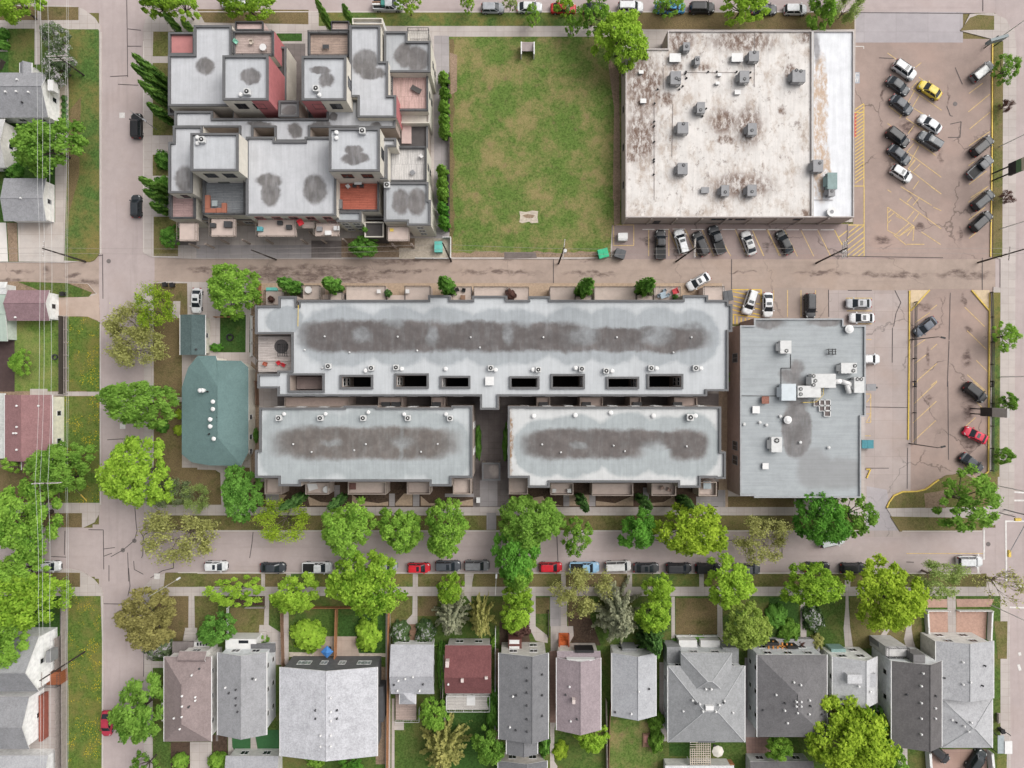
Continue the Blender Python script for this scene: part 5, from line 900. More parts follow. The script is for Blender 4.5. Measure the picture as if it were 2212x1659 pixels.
house('', t03.r(1488, 690, 1716, 800), 'gx', 5.55, .9, (146, 132, 130), (214, 210, 206), root=h1, wins='n'); part_box(h1, t03.r(1428, 612, 1600, 732), 2.6, 2.9, shingle('shingle_roof', (134, 126, 124)), 'porch_roof'); steps(h1, t03.r(1530, 500, 1630, 600)); part_box(h1, t03.r(1600, 615, 1740, 660), 0, 2.4, white_paint, 'bay_window'); part_box(h1, t03.r(1340, 1115, 1362, 1270), .4, 4.6, siding('house_siding', (214, 210, 206)), 'side_bay')
mb = MB()
for i in range(5): q = at(t03(1640 + i * 24, 632), 2.41); mb.box(q.x - .18, q.y - .3, 2.3, q.x + .18, q.y + .3, 2.42)
mb.build('skylight_strip', glass, h1)
h2, z2 = house('grey-shingled two-storey house with pale right wall, second in the south row', t03.r(1806, 700, 2210, 1385), 'gy', 6.0, 1.6, (158, 158, 160), (206, 208, 210), vt=V(t03, 1873, 988, 2125, 920, m=None) + V(t03, 2100, 912, 1902, 1033, 1960, 1005, 1960, 1075, 1960, 1135, 1975, 1188, m=blk), wins='ne', ridge=.55)
part_box(h2, t03.r(1870, 590, 2125, 675), .1, 3.3, white_paint, 'front_porch'); part_box(h2, t03.r(1980, 600, 2060, 625), 3.2, 3.33, glass, 'skylight', 3.3); part_box(h2, t03.r(2080, 632, 2280, 700), 3.0, 3.4, shingle('shingle_roof', (116, 116, 118)), 'porch_roof'); steps(h2, t13.r(55, 510, 110, 600), 5, 1.0)
mb = MB(); a = at(t03(1945, 1195), 6.3); b = at(t03(2060, 1320), 6.2); c = at(t03(2030, 1385), 5.0); d = at(t03(1890, 1290), 5.0); mb.poly([a, b, c, d]); mb.poly([p - Vector((0, 0, .9)) for p in (d, c, b, a)]); [mb.poly([p, q, q - Vector((0, 0, .9)), p - Vector((0, 0, .9))]) for p, q in ((a, b), (b, c), (c, d), (d, a))]
mb.build('white_gable_return', white_paint, h2)
h3, z3 = house('very large pale-grey speckled roof with a dark front wall, third house of the south row', t13.r(222, 822, 1028, 1560), 'gy', 6.0, 1.7, (198, 198, 202), (96, 96, 98), ridge=.5, vt=V(t13, 645, 1075, 645, 1190, 645, 1265, 560, 1385, 645, 1385, 560, 1475, 645, 1475) + V(t13, 518, 1175, 518, 1245, 697, 1175, 697, 1245, m=blk), wins='', mat=shingle('speckled_shingle', (198, 198, 202), .3, .45))
for x in (400, 455, 590, 740, 895, 950): window(h3, (at(t13(x, 780), 3).x, wr(t13.r(222, 822, 1028, 1560), 6)[3] - .4, 3.2), 1.3, 1.5, 'y', 1, pale_metal, glassy('pale_pane', (150, 158, 160)))
part_box(h3, t13.r(1028, 985, 1078, 1280), 0, 3.0, plain('charcoal_panel', (84, 84, 86), .7), 'side_annex')
h4, z4 = house('small pale-grey cottage with a rear extension and a pinkish deck', t13.r(1140, 635, 1500, 1045), 'gx', 4.2, 1.4, (180, 180, 184), (208, 208, 206), ridge=.58, vt=V(t13, 1262, 915, 1325, 900, 1205, 932, 1197, 1015, 1380, 1015) + V(t13, 1168, 965, 1408, 960, m=blk), wins='nes')
house('', t13.r(1215, 1000, 1345, 1130), 'hip', 3.9, .8, (184, 184, 188), (208, 208, 206), root=h4, wins=''); part_box(h4, t13.r(1180, 1050, 1350, 1260), .2, .9, planks('rosy_boards3', (190, 170, 160), 'x'), 'deck'); steps(h4, t13.r(1295, 470, 1350, 600), 6, 1.1, wood_fence); rail(h4, t13.l(1180, 1260, 1380, 1260, 1380, 1150), .9, .9, pale_metal)
h5, z5 = house('dark red-brown bungalow with a weathered white deck behind it', t13.r(1590, 640, 1975, 1040), 'gx', 4.4, 1.5, (122, 80, 80), (186, 182, 178), ridge=.6, vt=V(t13, 1618, 960), wins='ns')
part_box(h5, t13.r(1600, 1040, 1965, 1175), .2, 1.5, planks('peeling_boards', (212, 206, 200), 'x'), 'deck'); ringrail(h5, t13.r(1604, 1044, 1962, 1172), 1.5, 1.0, white_paint); part_box(h5, t13.r(1770, 1055, 1840, 1140), 1.52, 1.58, white_paint, 'deck_sheet')
for q in ((1595, 770, 1622, 820), (1722, 915, 1745, 945), (1920, 900, 1945, 918)): part_box(h5, t13.r(*q), 4.6, 6.3, plain('pale_chimney', (214, 200, 194), .8), 'chimney', 6.0)
h6, z6 = house('long charcoal-roofed house with an off-centre ridge, middle of the south row', t23.r(-64, 705, 345, 1420), 'gy', 6.2, 1.6, (124, 124, 126), (190, 186, 180), ridge=.67, vt=V(t23, 52, 1060, 27, 1315) + V(t23, 167, 825, 167, 930, 167, 1030, 167, 1137, 167, 1250, 167, 1352, 295, 878, 295, 1050, 295, 1222, 80, 1050, 75, 1340, m=blk), wins='ns')
house('', t23.r(0, 1400, 255, 1545), 'gy', 5.6, 1.0, (124, 124, 126), (190, 186, 180), root=h6, ridge=.56, wins='s'); part_box(h6, t23.r(15, 590, 125, 685), .1, 3.2, plain('brown_brick', (112, 72, 66), .9), 'front_porch')
for x in (65,):
    for y in (615, 668): part_box(h6, t23.r(22, y - 18, 105, y + 15), 3.0, 3.25, white_paint, 'porch_window', 3.25)
h7, z7 = house('mauve-brown gabled house with a white triangle over its front porch', t23.r(415, 745, 780, 1345), 'gy', 5.6, 1.8, (158, 145, 148), (208, 202, 194), ridge=.52, vt=V(t23, 520, 980, 530, 1265) + V(t23, 488, 1047, 582, 1250, m=blk), wins='ns')
house('', t23.r(418, 690, 778, 780), 'gx', 5.0, .5, (152, 140, 144), (208, 202, 194), root=h7, ridge=.5, wins=''); part_box(h7, t23.r(568, 682, 724, 704), 3, 5.4, black, 'dormer_window', 5.4)
mb = MB(); mb.prism([(at(t23(500, 766), 6.9).x, at(t23(500, 766), 6.9).y), (at(t23(735, 766), 6.9).x, at(t23(735, 766), 6.9).y), (at(t23(607, 798), 6.9).x, at(t23(607, 798), 6.9).y)], 5.4, 6.6); mb.build('gable_face', white_paint, h7); part_box(h7, t23.r(545, 1095, 570, 1130), 6, 7.9, plain('pale_chimney', (214, 200, 194), .8), 'chimney', 7.9)
h8, z8 = house('narrow light-grey gabled house right of the big grey spruce', t23.r(875, 705, 1238, 1228), 'gy', 5.0, 1.7, (178, 179, 182), (206, 206, 204), ridge=.55, vt=V(t23, 1095, 1020, 1033, 1205) + V(t23, 1180, 998, 898, 1190, m=blk), wins='ns', mat=shingle('light_shingle', (178, 179, 182), .2, .3))
part_box(h8, t23.r(960, 668, 1080, 710), .2, 3.2, shingle('shingle_roof', (150, 151, 152)), 'porch_roof')
grr = plain('ridge_shingle', (182, 183, 184), .9)
h9, z9 = house('broad grey house with pale crossing hip lines and twin front bays', t23.r(1340, 812, 1975, 1445), 'hip', 5.6, 2.8, (156, 157, 158), (196, 198, 200), ridgecap=True, trimridge=grr, vt=V(t23, 1650, 1000, 1695, 1000, 1540, 1092, 1600, 1122, 1762, 1132, 1803, 1097, 1462, 1182, 1875, 1195, 1625, 1185, 1733, 1187) + V(t23, 1565, 1120, 1797, 1112, m=blk), wins='nws', hipf=.42)
house('', t23.r(1445, 703, 1870, 1090), 'hip', 5.7, 2.2, (156, 157, 158), (196, 198, 200), root=h9, ridgecap=True, trimridge=grr, wins='n', gutters=False); part_box(h9, t23.r(1652, 1145, 1718, 1182), 8, 8.6, white_paint, 'skylight', 8.6)
for q in ((1330, 655, 1445, 800), (1790, 660, 1925, 800)): part_box(h9, t23.r(*q), .2, 3.4, shingle('shingle_roof', (150, 151, 152)), 'porch_roof', 3.4)
for q in ((1430, 600, 1580, 690), (1610, 600, 1770, 690)): part_box(h9, t23.r(*q), .1, 2.2, white_paint, 'bay_window')
part_box(h9, t23.r(1590, 1365, 1728, 1450), .2, 5.72, shingle('shingle_roof', (110, 110, 112)), 'rear_recess')
h10, z10 = house('broad charcoal hip-roofed house with orange timber in front', t33.r(0, 720, 577, 1402), 'hip', 6.2, 2.4, (118, 116, 117), (196, 198, 200), vt=V(t33, 300, 943, 357, 965, 153, 1047, 320, 1105, 360, 1105, 320, 1143, 360, 1143, 330, 1197, 430, 1093, 428, 1207, 247, 1280, 225, 1177) + V(t33, 228, 1120, 437, 1140, 43, 1172, 538, 1212, m=blk), wins='nws', hipf=.48)
for i in range(6): q = at(t33(95 + i * 38, 655 + i * 6), 2.5); mb = MB(); mb.box(q.x - .14, q.y - 1.2, 2.3, q.x + .14, q.y + 1.2, 2.5, 0, True); mb.build('timber_slat', plain('orange_timber', (206, 140, 72), .7), h10)
for y in (640, 700): a = at(t33(75, y - 12), 2.3); b = at(t33(300, y + 20), 2.3); mb = MB(); mb.bar(a, b, .2, .2); mb.build('timber_beam', plain('orange_timber', (206, 140, 72), .7), h10)
part_box(h10, t33.r(70, 590, 520, 715), .1, 1.2, plain('grey_porch', (160, 158, 158), .8), 'porch_floor'); 
for q in ((80, 620, 180, 645), (250, 650, 340, 670), (440, 705, 510, 725)): part_box(h10, t33.r(*q), 1.2, 3.0, black, 'porch_window', 3.0)
h11, z11 = house('small pale house with a cross dormer and white gable front, between two dark roofs', t33.r(625, 735, 992, 1120), 'gy', 5.6, 2.0, (194, 194, 195), (226, 226, 222), ridge=.63, vt=V(t33, 838, 978, 932, 1020) + V(t33, 690, 1080, m=blk), wins='nws')
part_box(h11, t33.r(748, 885, 870, 960), 5.2, 7.4, shingle('shingle_roof', (204, 204, 205)), 'dormer', 7.4); part_box(h11, t33.r(868, 880, 985, 985), 5.2, 7.0, shingle('shingle_roof', (186, 186, 188)), 'dormer', 7.0); part_box(h11, t33.r(615, 672, 735, 705), .1, 2.6, plain('teal_glass', (150, 180, 176), .4), 'porch_roof')
h12, z12 = house('tall dark-grey gabled house with a pale left wall, near the east road', t33.r(1115, 770, 1530, 1482), 'gy', 7.4, 1.7, (106, 103, 103), (222, 224, 226), ridge=.65, vt=V(t33, 1355, 975, 1355, 1115, 1355, 1243, 1355, 1375, 1472, 1157, 1472, 1243, 1370, 870) + V(t33, 1235, 1045, 1475, 1057, m=blk), wins='nws', rows=(1.8, 4.6))
part_box(h12, t33.r(1065, 650, 1240, 735), .1, 5.5, plain('striped_balcony', (206, 204, 202), .7), 'front_balcony', 5.5); ringrail(h12, t33.r(1068, 652, 1238, 733), 5.5, .9, black); part_box(h12, t33.r(1295, 720, 1392, 840), 5, 7.6, shingle('shingle_roof', (128, 126, 126)), 'dormer', 7.6); part_box(h12, t33.r(1000, 610, 1180, 655), .1, 3.2, grey_metal, 'entry_roof', 3.2)
h13, z13 = house('light-grey gabled house at the right end of the south row, behind the two gravel squares', t33.r(1482, 605, 1960, 1082), 'gy', 5.4, 1.4, (178, 178, 180), (206, 204, 200), ridge=.5, vt=V(t33, 1700, 778, 1700, 962, 1763, 943) + V(t33, 1882, 808, 1545, 907, 1862, 972, m=blk), wins='n', ridgecap=True, trimridge=grr)
steps(h13, t33.r(1590, 555, 1660, 610), 4, .8)
g13, _ = house('light-grey pyramid-roofed garage at the lower right corner, joined to the end house', t33.r(1530, 1086, 1950, 1492), 'hip', 4.2, 1.8, (182, 182, 184), (206, 204, 200), cat='garage', name='garage', ridgecap=True, trimridge=grr, vt=V(t33, 1610, 1255, 1710, 1308, 1770, 1277, 1747, 1352) + V(t33, 1645, 1275, m=blk), wins='')
house('charcoal-roofed garage at the bottom edge behind the long charcoal house', t23.r(-70, 1600, 335, 1800), 'gy', 3.6, 1.1, (118, 118, 120), (200, 192, 186), ridge=.58, cat='garage', name='garage', wins='n')
house('dark-roofed garage at the bottom edge below the charcoal hip-roofed house', t33.r(-60, 1605, 465, 1900), 'gx', 3.6, 1.2, (110, 108, 109), (190, 190, 188), cat='garage', name='garage', wins='n')
house('grey-roofed garage at the bottom edge behind the second house, beside green turf', t03.r(1872, 1560, 2310, 1900), 'gx', 3.4, .8, (168, 168, 171), (206, 204, 200), cat='garage', name='garage', wins='n')
house('white-topped garage at the bottom edge behind the lattice pergola', t23.r(1315, 1640, 1885, 1850), 'gx', 3.2, .7, (214, 214, 214), (206, 204, 200), cat='garage', name='garage', wins='')
# west side
w1, _ = house('grey gabled house with a white end wall, upper left corner', t00.r(-500, 602, 400, 975), 'gx', 3.8, 1.8, (152, 152, 155), (234, 233, 230), ridge=.4, vt=V(t00, 148, 665, 52, 765, 142, 762, 242, 768) + V(t00, 190, 852, m=blk), wins='es')
house('', t00.r(165, 520, 262, 640), 'gy', 3.4, .7, (152, 152, 155), (226, 225, 222), root=w1, wins='n'); part_box(w1, t00.r(395, 660, 440, 750), 3.2, 4.6, white_paint, 'gable_window')
house('grey-roofed garage above the two pale concrete pads, left edge', t01.r(32, -70, 382, 285), 'gx', 3.0, .9, (156, 156, 159), (228, 226, 222), cat='garage', name='garage', vt=V(t01, 180, 98), wins='e')
house('pale-walled house cut by the left edge, below the grey gabled one', t00.r(-500, 985, 40, 1390), 'gx', 3.6, 1.2, (196, 194, 192), (216, 212, 206), wins='e')
house('small mauve-roofed garage with a white end wall facing the west road', t01.r(64, 858, 412, 1112), 'gx', 3.2, 1.1, (148, 122, 126), (230, 230, 228), ridge=.45, cat='garage', name='garage', vt=V(t01, 135, 1085), wins='e')
w4, _ = house('reddish-brown bungalow with a cream right wall, left edge above the crossing', t02.r(40, 112, 432, 660), 'gy', 4.0, 1.2, (152, 116, 116), (224, 220, 202), ridge=.45, vt=V(t02, 147, 203, 327, 203, 147, 378, 147, 567, 120, 430, 142, 430), wins='e')
house('', t02.r(180, 640, 300, 735), 'gy', 3.6, .7, (144, 110, 110), (224, 220, 202), root=w4, wins='')
house('pale green metal shed cut by the left edge beside the mauve garage', t01.r(-300, 895, 62, 1282), 'gx', 3.0, .5, (176, 192, 178), (190, 198, 190), cat='shed', name='shed', ridge=.42, mat=flatroof('green_metal_roof', (176, 190, 178), None, seam=.6), wins='')
house('white-roofed shed at the left edge above the green metal shed', t01.r(-300, 790, 58, 892), 'gx', 2.9, .3, (222, 222, 220), (206, 206, 204), cat='shed', name='shed', wins='')
house('grey-green roofed house strip at the left edge beside the reddish-brown bungalow', t02.r(-500, 100, 38, 640), 'gy', 3.6, .9, (190, 192, 188), (200, 198, 190), wins='')
w5, _ = house('white two-storey house with a tall white gable wall, lower left corner', (-150, 1374, 84, 1494), 'gx', 5.6, 3.4, (156, 156, 158), (240, 240, 238), wins='e', ridge=.52, rows=(1.8, 4.2))
house('', (-150, 1505, 63, 1618), 'gx', 4.6, 1.8, (150, 150, 152), (238, 238, 236), root=w5, wins='e'); part_box(w5, t03.r(385, 865, 500, 970), .2, 2.2, planks('brown_deck', (160, 96, 64), 'x'), 'deck'); rail(w5, t03.l(385, 970, 500, 970, 500, 870), 2.2, .9, dark_metal); part_box(w5, t03.r(322, 1060, 346, 1440), .1, 2.0, plain('red_brown_board', (156, 92, 78), .8), 'side_screen')
part_box(w5, t03.r(380, 690, 420, 785), 3, 5.0, grey_metal, 'bay_window', 5.0)
house('grey garage roof in the extreme lower left corner', (-60, 1632, 104, 1720), 'gx', 3.2, 1.0, (176, 176, 178), (226, 226, 224), cat='garage', name='garage', wins='')
# green-roofed pair
house('small dark-green roofed garage with a white car in front of it', t01.r(1495, 1062, 1702, 1396), 'gy', 3.0, .5, (92, 108, 108), (206, 202, 190), cat='garage', name='garage', wins='e', ridge=.5, vt=V(t01, 1632, 1350, m=blk))
gz = 4.6; ol = t01.l(1640, 1402, 1790, 1402, 1800, 1440, 2000, 1445, 2060, 1500) + t02.l(2060, 590, 2000, 700, 1740, 698, 1590, 672, 1508, 605, 1508, 50) + t01.l(1560, 1500)
gh = thing('house', 'green-roofed house with cut corners and a row of white roof vents', 'house', at((468, 888)))
op = [at(p, gz) for p in ol]; zr = gz + 1.9; P_, Q_ = at((470, 835), zr), at((470, 945), zr); F = []
near = lambda p: P_ if (p - P_).length < (p - Q_).length else Q_
for i in range(len(op)):
    a, b = op[i], op[(i + 1) % len(op)]; na, nb = near(a), near(b)
    F.append([a, b, na] if na is nb else [a, b, nb, na])
groof = roof_mesh(gh, F, shingle('green_shingle', (108, 132, 130), .14, .2), .16, [(P_, Q_)])
mb = MB(); cen = sum(op, Vector()) / len(op); mb.prism([(cen.x + (p.x - cen.x) * .93, cen.y + (p.y - cen.y) * .95) for p in op], 0, gz - .1); mb.build('wall', siding('house_siding', (222, 217, 204)), gh)
for v in V(t02, 1668, 75, 1690, 75, 1775, 168, 1775, 230, 1752, 315, 1752, 373, 1782, 475): q = at(v, 6.2); mb = MB(); mb.tube((q.x, q.y, 5.4), (q.x, q.y, 6.7), .28, .28, 10); mb.tube((q.x, q.y, 6.7), (q.x, q.y, 6.85), .4, .2, 10); mb.build('vent', white_paint, groof)
for v in V(t02, 1722, 85, 1808, 298, 1810, 330, 1735, 437): q = at(v, 6.2); mb = MB(); mb.tube((q.x, q.y, 5.4), (q.x, q.y, 6.5), .15, .15, 8); mb.build('vent', black, groof)
xe = cen.x + (max(p.x for p in op) - cen.x) * .93
for y in (295, 460, 580): window(gh, (xe, at(t02(2085, y), 2.2).y, 2.4), 1.0, 1.3, 'x', 1, white_paint)
# ================================================================ VEHICLES
carglass = glassy('car_glass', (40, 46, 52), .08); lamp_red = plain('tail_lamp_red', (150, 34, 34), .3); lamp_clear = glassy('headlamp_glass', (190, 192, 190), .15); trim = plain('black_trim', (34, 34, 35), .6); rim_m = plain('wheel_rim', (150, 151, 153), .4)
def ring(hw, x0, x1, z, r, n=5, fr=1.0):
    """rounded-rectangle outline in plan (front is +x)"""
    pts = []
    for cx, cy, a0 in ((x1 - r * fr, hw - r, 0), (x0 + r, hw - r, 90), (x0 + r, -hw + r, 180), (x1 - r * fr, -hw + r, 270)):
        rx = r * fr if cx > (x0 + x1) / 2 else r
        for i in range(n + 1):
            a = math.radians(a0 + 90 * i / n); pts.append((cx + rx * math.cos(a), cy + r * math.sin(a), z))
    return pts
def loft(mb, rings, mi=0, cap=True, base=False):
    n = len(rings[0]); b = len(mb.v)
    for r in rings: mb.v += [tuple(p) for p in r]
    for k in range(len(rings) - 1):
        for i in range(n):
            j = (i + 1) % n; mb.f.append((b + k * n + i, b + k * n + j, b + (k + 1) * n + j, b + (k + 1) * n + i)); mb.m.append(mi)
    if cap: mb.f.append(tuple(b + (len(rings) - 1) * n + i for i in range(n))); mb.m.append(mi)
    if base: mb.f.append(tuple(b + i for i in range(n))[::-1]); mb.m.append(mi)
KIND = dict(  # L, W, belt z, roof z, hood drop, cabin base x0,x1, roof x0,x1 (fractions from the rear), deck z rear
    sedan=(4.75, 1.84, .92, 1.45, (.10, .77), (.26, .60), .04), hatch=(4.3, 1.8, .95, 1.52, (.02, .78), (.08, .60), .0),
    suv=(4.75, 1.92, 1.08, 1.72, (.015, .77), (.05, .63), .0), pickup=(5.6, 1.98, 1.1, 1.85, (.40, .78), (.43, .66), -.04), van=(4.9, 1.9, 1.05, 1.8, (.01, .84), (.03, .72), .0))
_carmesh = {}
def car_parts(kind):
    if kind in _carmesh: return _carmesh[kind]
    L_, W_, zb, zr, (c0, c1), (r0, r1), dk = KIND[kind]; hw = W_ / 2; X = lambda f: -L_ / 2 + f * L_; out = []
    b = MB(); n = 6
    loft(b, [ring(hw * .94, X(.02), X(.985), .22, .35, n, 1.3), ring(hw * .99, X(.0), X(1.0), .45, .4, n, 1.5), ring(hw, X(.003), X(.995), .66, .42, n, 1.5), ring(hw * .97, X(.012), X(.975), zb - .1, .42, n, 1.5), ring(hw * .9, X(.03), X(.94), zb - .02, .4, n, 1.5), ring(hw * .8, X(.06), X(.9), zb + .02, .36, n, 1.5)], 0, True, True)
    # hood crease panel
    b.poly([(X(c1 - .02), -hw * .62, zb + .035), (X(.93), -hw * .5, zb - .005), (X(.93), hw * .5, zb - .005), (X(c1 - .02), hw * .62, zb + .035)])
    for s in (-1, 1):
        for fx in (.19, .81): b.tube((X(fx), s * (hw - .12), .33), (X(fx), s * (hw + .012), .33), .40, .38, 14, 1)
    out.append(('body', b.mesh('body', [None, trim], True), 'P'))
    g = MB()
    cb = ring(hw * .9, X(c0), X(c1), zb + .015, .28, n); ct = ring(hw * .74, X(r0), X(r1), zr - .05, .3, n)
    loft(g, [cb, ct], 0, True); out.append(('windows', g.mesh('windows', [carglass], False), None))
    r = MB(); loft(r, [ring(hw * .755, X(r0) - .04, X(r1) + .03, zr - .07, .3, n), ring(hw * .72, X(r0) + .02, X(r1) - .03, zr, .28, n), ring(hw * .5, X(r0) + .25, X(r1) - .25, zr + .03, .2, n)], 0, True)
    for s in (-1, 1):                              # pillars
        for (xa, xb) in ((c1 - .012, r1 - .005), (c0 + .012, r0 + .005), ((c0 + c1) / 2, (r0 + r1) / 2)):
            r.tube((X(xa) - (.14 if xa > .6 else -.14 if xa < .5 else 0) * .6, s * hw * .885, zb), (X(xb) - (.1 if xa > .6 else -.1 if xa < .5 else 0), s * hw * .735, zr - .03), .05, .05, 5)
    out.append(('roof', r.mesh('roof', [None], False), 'P'))
    for s in (-1, 1):
        m = MB(); m.box(X(c1) - .28, s * hw + (-.02 if s > 0 else -.2), zb, X(c1) - .1, s * hw + (.2 if s > 0 else .02), zb + .16, 0, True); out.append(('mirror', m.mesh('mirror', [None]), 'P'))
        m = MB(); loft(m, [[(X(.90), s * hw * .9, .62), (X(.965), s * hw * .62, .62), (X(.965), s * hw * .55, .62), (X(.9), s * hw * .78, .62)], [(X(.90), s * hw * .9, zb - .02), (X(.968), s * hw * .62, zb - .06), (X(.94), s * hw * .55, zb), (X(.88), s * hw * .8, zb + .02)]][::1 if s < 0 else 1]); out.append(('headlight', m.mesh('headlight', [lamp_clear]), None))
        m = MB(); m.box(X(.0) - .0, min(s * hw * .55, s * hw * .86), zb - .3, X(.03), max(s * hw * .55, s * hw * .86), zb - .05, 0, True); out.append(('taillight', m.mesh('taillight', [lamp_red]), None))
    for s in (-1, 1):
        for fx in (.19, .81):
            m = MB(); m.tube((X(fx), s * (hw - .24), .33), (X(fx), s * (hw + .02), .33), .33, .33, 16, 0); m.tube((X(fx), s * (hw + .02), .33), (X(fx), s * (hw + .03), .33), .2, .19, 12, 1); out.append(('wheel', m.mesh('wheel', [rubber, rim_m]), None))
    m = MB(); m.box(X(1) - .06, -hw * .45, .35, X(1) + .02, hw * .45, .62, 0, True); out.append(('grille', m.mesh('grille', [trim]), None))
    if kind == 'pickup':
        m = MB(); m.box(X(.035), -hw * .78, zb + .03, X(.395), hw * .78, zb + .06, 0, True); out.append(('bed_cover', m.mesh('bed_cover', [trim]), None))
        m = MB(); [m.box(X(.03), min(s * hw * .8, s * hw * .95), zb - .05, X(.4), max(s * hw * .8, s * hw * .95), zb + .1) for s in (-1, 1)]; m.box(X(.01), -hw * .93, zb - .05, X(.032), hw * .93, zb + .09); out.append(('bed_rail', m.mesh('bed_rail', [None]), 'P'))
    if kind in ('suv', 'van'):
        for s in (-1, 1): m = MB(); m.bar((X(r0 + .04), s * hw * .68, zr + .0), (X(r1 - .06), s * hw * .68, zr + .0), .04, .06); out.append(('roof_rail', m.mesh('roof_rail', [trim]), None))
    _carmesh[kind] = out; return out
sunroof_m = {}
def car(kind, p, deg, rgb, label, cat='car', group=None, sunroof=False, z=.02, name='parked_car', roof=None, sc=1.0):
    """deg: heading of the nose in the photograph, clockwise from pointing right"""
    q = at(p, z + .9); t = thing(name, label, cat, (q.x, q.y, z), math.radians(-deg), group or 'parked vehicles'); t.scale = (sc,) * 3
    for nm, me, mode in car_parts(kind):
        o = bpy.data.objects.new(nm, me); C.objects.link(o); o.parent = t
        if mode == 'P':
            o.material_slots[0].link = 'OBJECT'; o.material_slots[0].material = paint(roof if (roof and nm == 'roof') else rgb)
    if sunroof:
        if kind not in sunroof_m:
            L_, W_, zb, zr, (c0, c1), (r0, r1), dk = KIND[kind]; X = lambda f: -L_ / 2 + f * L_; m = MB()
            w = W_ * .25; xa, xb = (r0 + .1, r1 - .08) if sunroof == 2 else (r1 - .19, r1 - .07); m.box(X(xa), -w, zr + .025, X(xb), w, zr + .04, 0, True); sunroof_m[kind] = m.mesh('sunroof', [carglass])
        o = bpy.data.objects.new('sunroof', sunroof_m[kind]); C.objects.link(o); o.parent = t
    return t
WH, SV, BK, DG, GR, RD = (226, 227, 228), (178, 180, 182), (44, 44, 46), (72, 75, 79), (112, 116, 121), (196, 44, 58)
E_ = 'cars in the upper right car park'
for k, p, d, c, l, s in [
    ('suv', t30(1225, 578), 35, WH, 'large white SUV at the top of the left column in the upper car park', 1),
    ('sedan', t30(1172, 708), 37, DG, 'dark grey car tucked directly below the white SUV, left column', 0),
    ('sedan', t30(1200, 866), 38, (82, 86, 92), 'slate-grey sedan third from the top of the left column, opposite the yellow car', 0),
    ('sedan', t30(1437, 742), 214, (226, 200, 74), 'bright yellow car in the upper car park', 0),
    ('sedan', t30(1437, 1025), 214, WH, 'white sedan between the yellow car and a dark grey one, nose up left', 0),
    ('suv', t30(1168, 1138), 38, BK, 'black car fourth down the left column, next to a dark wet patch', 0),
    ('suv', t30(1435, 1165), 212, (104, 108, 112), 'dark grey SUV with a large dark sunroof, lowest car of the right-hand bays', 2),
    ('sedan', t30(1182, 1280), 40, (84, 88, 93), 'slate-grey car between the black one and the lowest white hatchback', 0),
    ('hatch', t30(1200, 1438), 33, WH, 'white hatchback with a sunroof, lowest in the left column', 1),
    ('suv', t30(1870, 592), -38, (128, 129, 132), 'grey SUV with a white roof beside the leafy verge, top of the edge column', 0),
    ('suv', t30(1868, 1210), -40, BK, 'black SUV nosed to the yellow kerb, second down the edge column', 0),
    ('pickup', t30(1850, 1385), -42, (92, 94, 98), 'grey pickup just above the multicoloured sign pylon', 0),
    ('suv', t31(1875, 112), -40, (52, 56, 58), 'dark SUV second from the bottom of the edge column, by a dark-red shrub', 0),
    ('suv', t31(1860, 288), -42, BK, 'black SUV at the bottom of the edge column against the yellow kerb', 0)]:
    car(k, p, d, c, l, group=E_, sunroof=s, roof=(222, 222, 220) if 'white roof' in l else None)
S_ = 'cars below the white-roofed building'
for k, p, d, c, l, s in [
    ('pickup', t21(1277, 478), -90, (52, 52, 54), 'black pickup standing straight in the first bay beside the yellow box', 0),
    ('suv', t21(1450, 455), -106, WH, 'white SUV with a dark sunroof between the black pickup and a black SUV', 2),
    ('suv', t21(1610, 472), -113, BK, 'black SUV with roof rails next to the white SUV, behind a leaning pole', 0),
    ('pickup', t21(1745, 440), -109, (62, 64, 68), 'dark grey pickup, its bed toward the alley, right of the black SUV', 0),
    ('sedan', t21(2010, 465), -109, (206, 206, 204), 'white sedan alone in the middle of the slanted bays', 1),
    ('sedan', t31(230, 460), -116, (52, 54, 55), 'black sedan at the right end of the slanted bays', 0)]: car(k, p, d, c, l, group=S_, sunroof=s)
car('sedan', t21(1592, 787), 150, WH, 'white car driving diagonally out into the alley', sunroof=1, name='car')
B_ = 'cars beside the grey commercial block'
for k, p, d, c, l, s in [
    ('suv', t21(2018, 960), 108, WH, 'white car slanted over the yellow hatching beside the condo', 2),
    ('sedan', t31(90, 980), 90, WH, 'white sedan parked straight beside the hatched yellow bay', 1),
    ('suv', t31(440, 990), 90, (62, 63, 66), 'dark grey SUV above the notched grey roof', 0),
    ('sedan', t31(845, 968), 180, (188, 189, 192), 'silver sedan parked crosswise, upper of two by the grey roof', 1),
    ('sedan', t31(870, 1088), 180, WH, 'white sedan parked crosswise just below the silver one', 1),
    ('hatch', t31(925, 1430), 0, WH, 'white car half hidden under the right edge of the grey roof', 0)]: car(k, p, d, c, l, group=B_, sunroof=s)
L2 = 'cars in the lower right car park'
for k, p, d, c, l, s in [
    ('sedan', t31(1400, 1162), 142, (84, 92, 104), 'slate-blue sedan in the upper left of the lower car park', 0),
    ('suv', t32(1810, 92), 38, BK, 'black SUV slanted beside the right fence, above the leaning pylon', 0),
    ('sedan', t32(1815, 447), 206, (218, 46, 74), 'bright red car with a sunroof in the lower car park', 1),
    ('sedan', t32(1785, 678), 38, (66, 72, 77), 'dark grey sedan at the lower end of the car park by the curved kerb', 0)]: car(k, p, d, c, l, group=L2, sunroof=s)
T_ = 'cars along the top street'
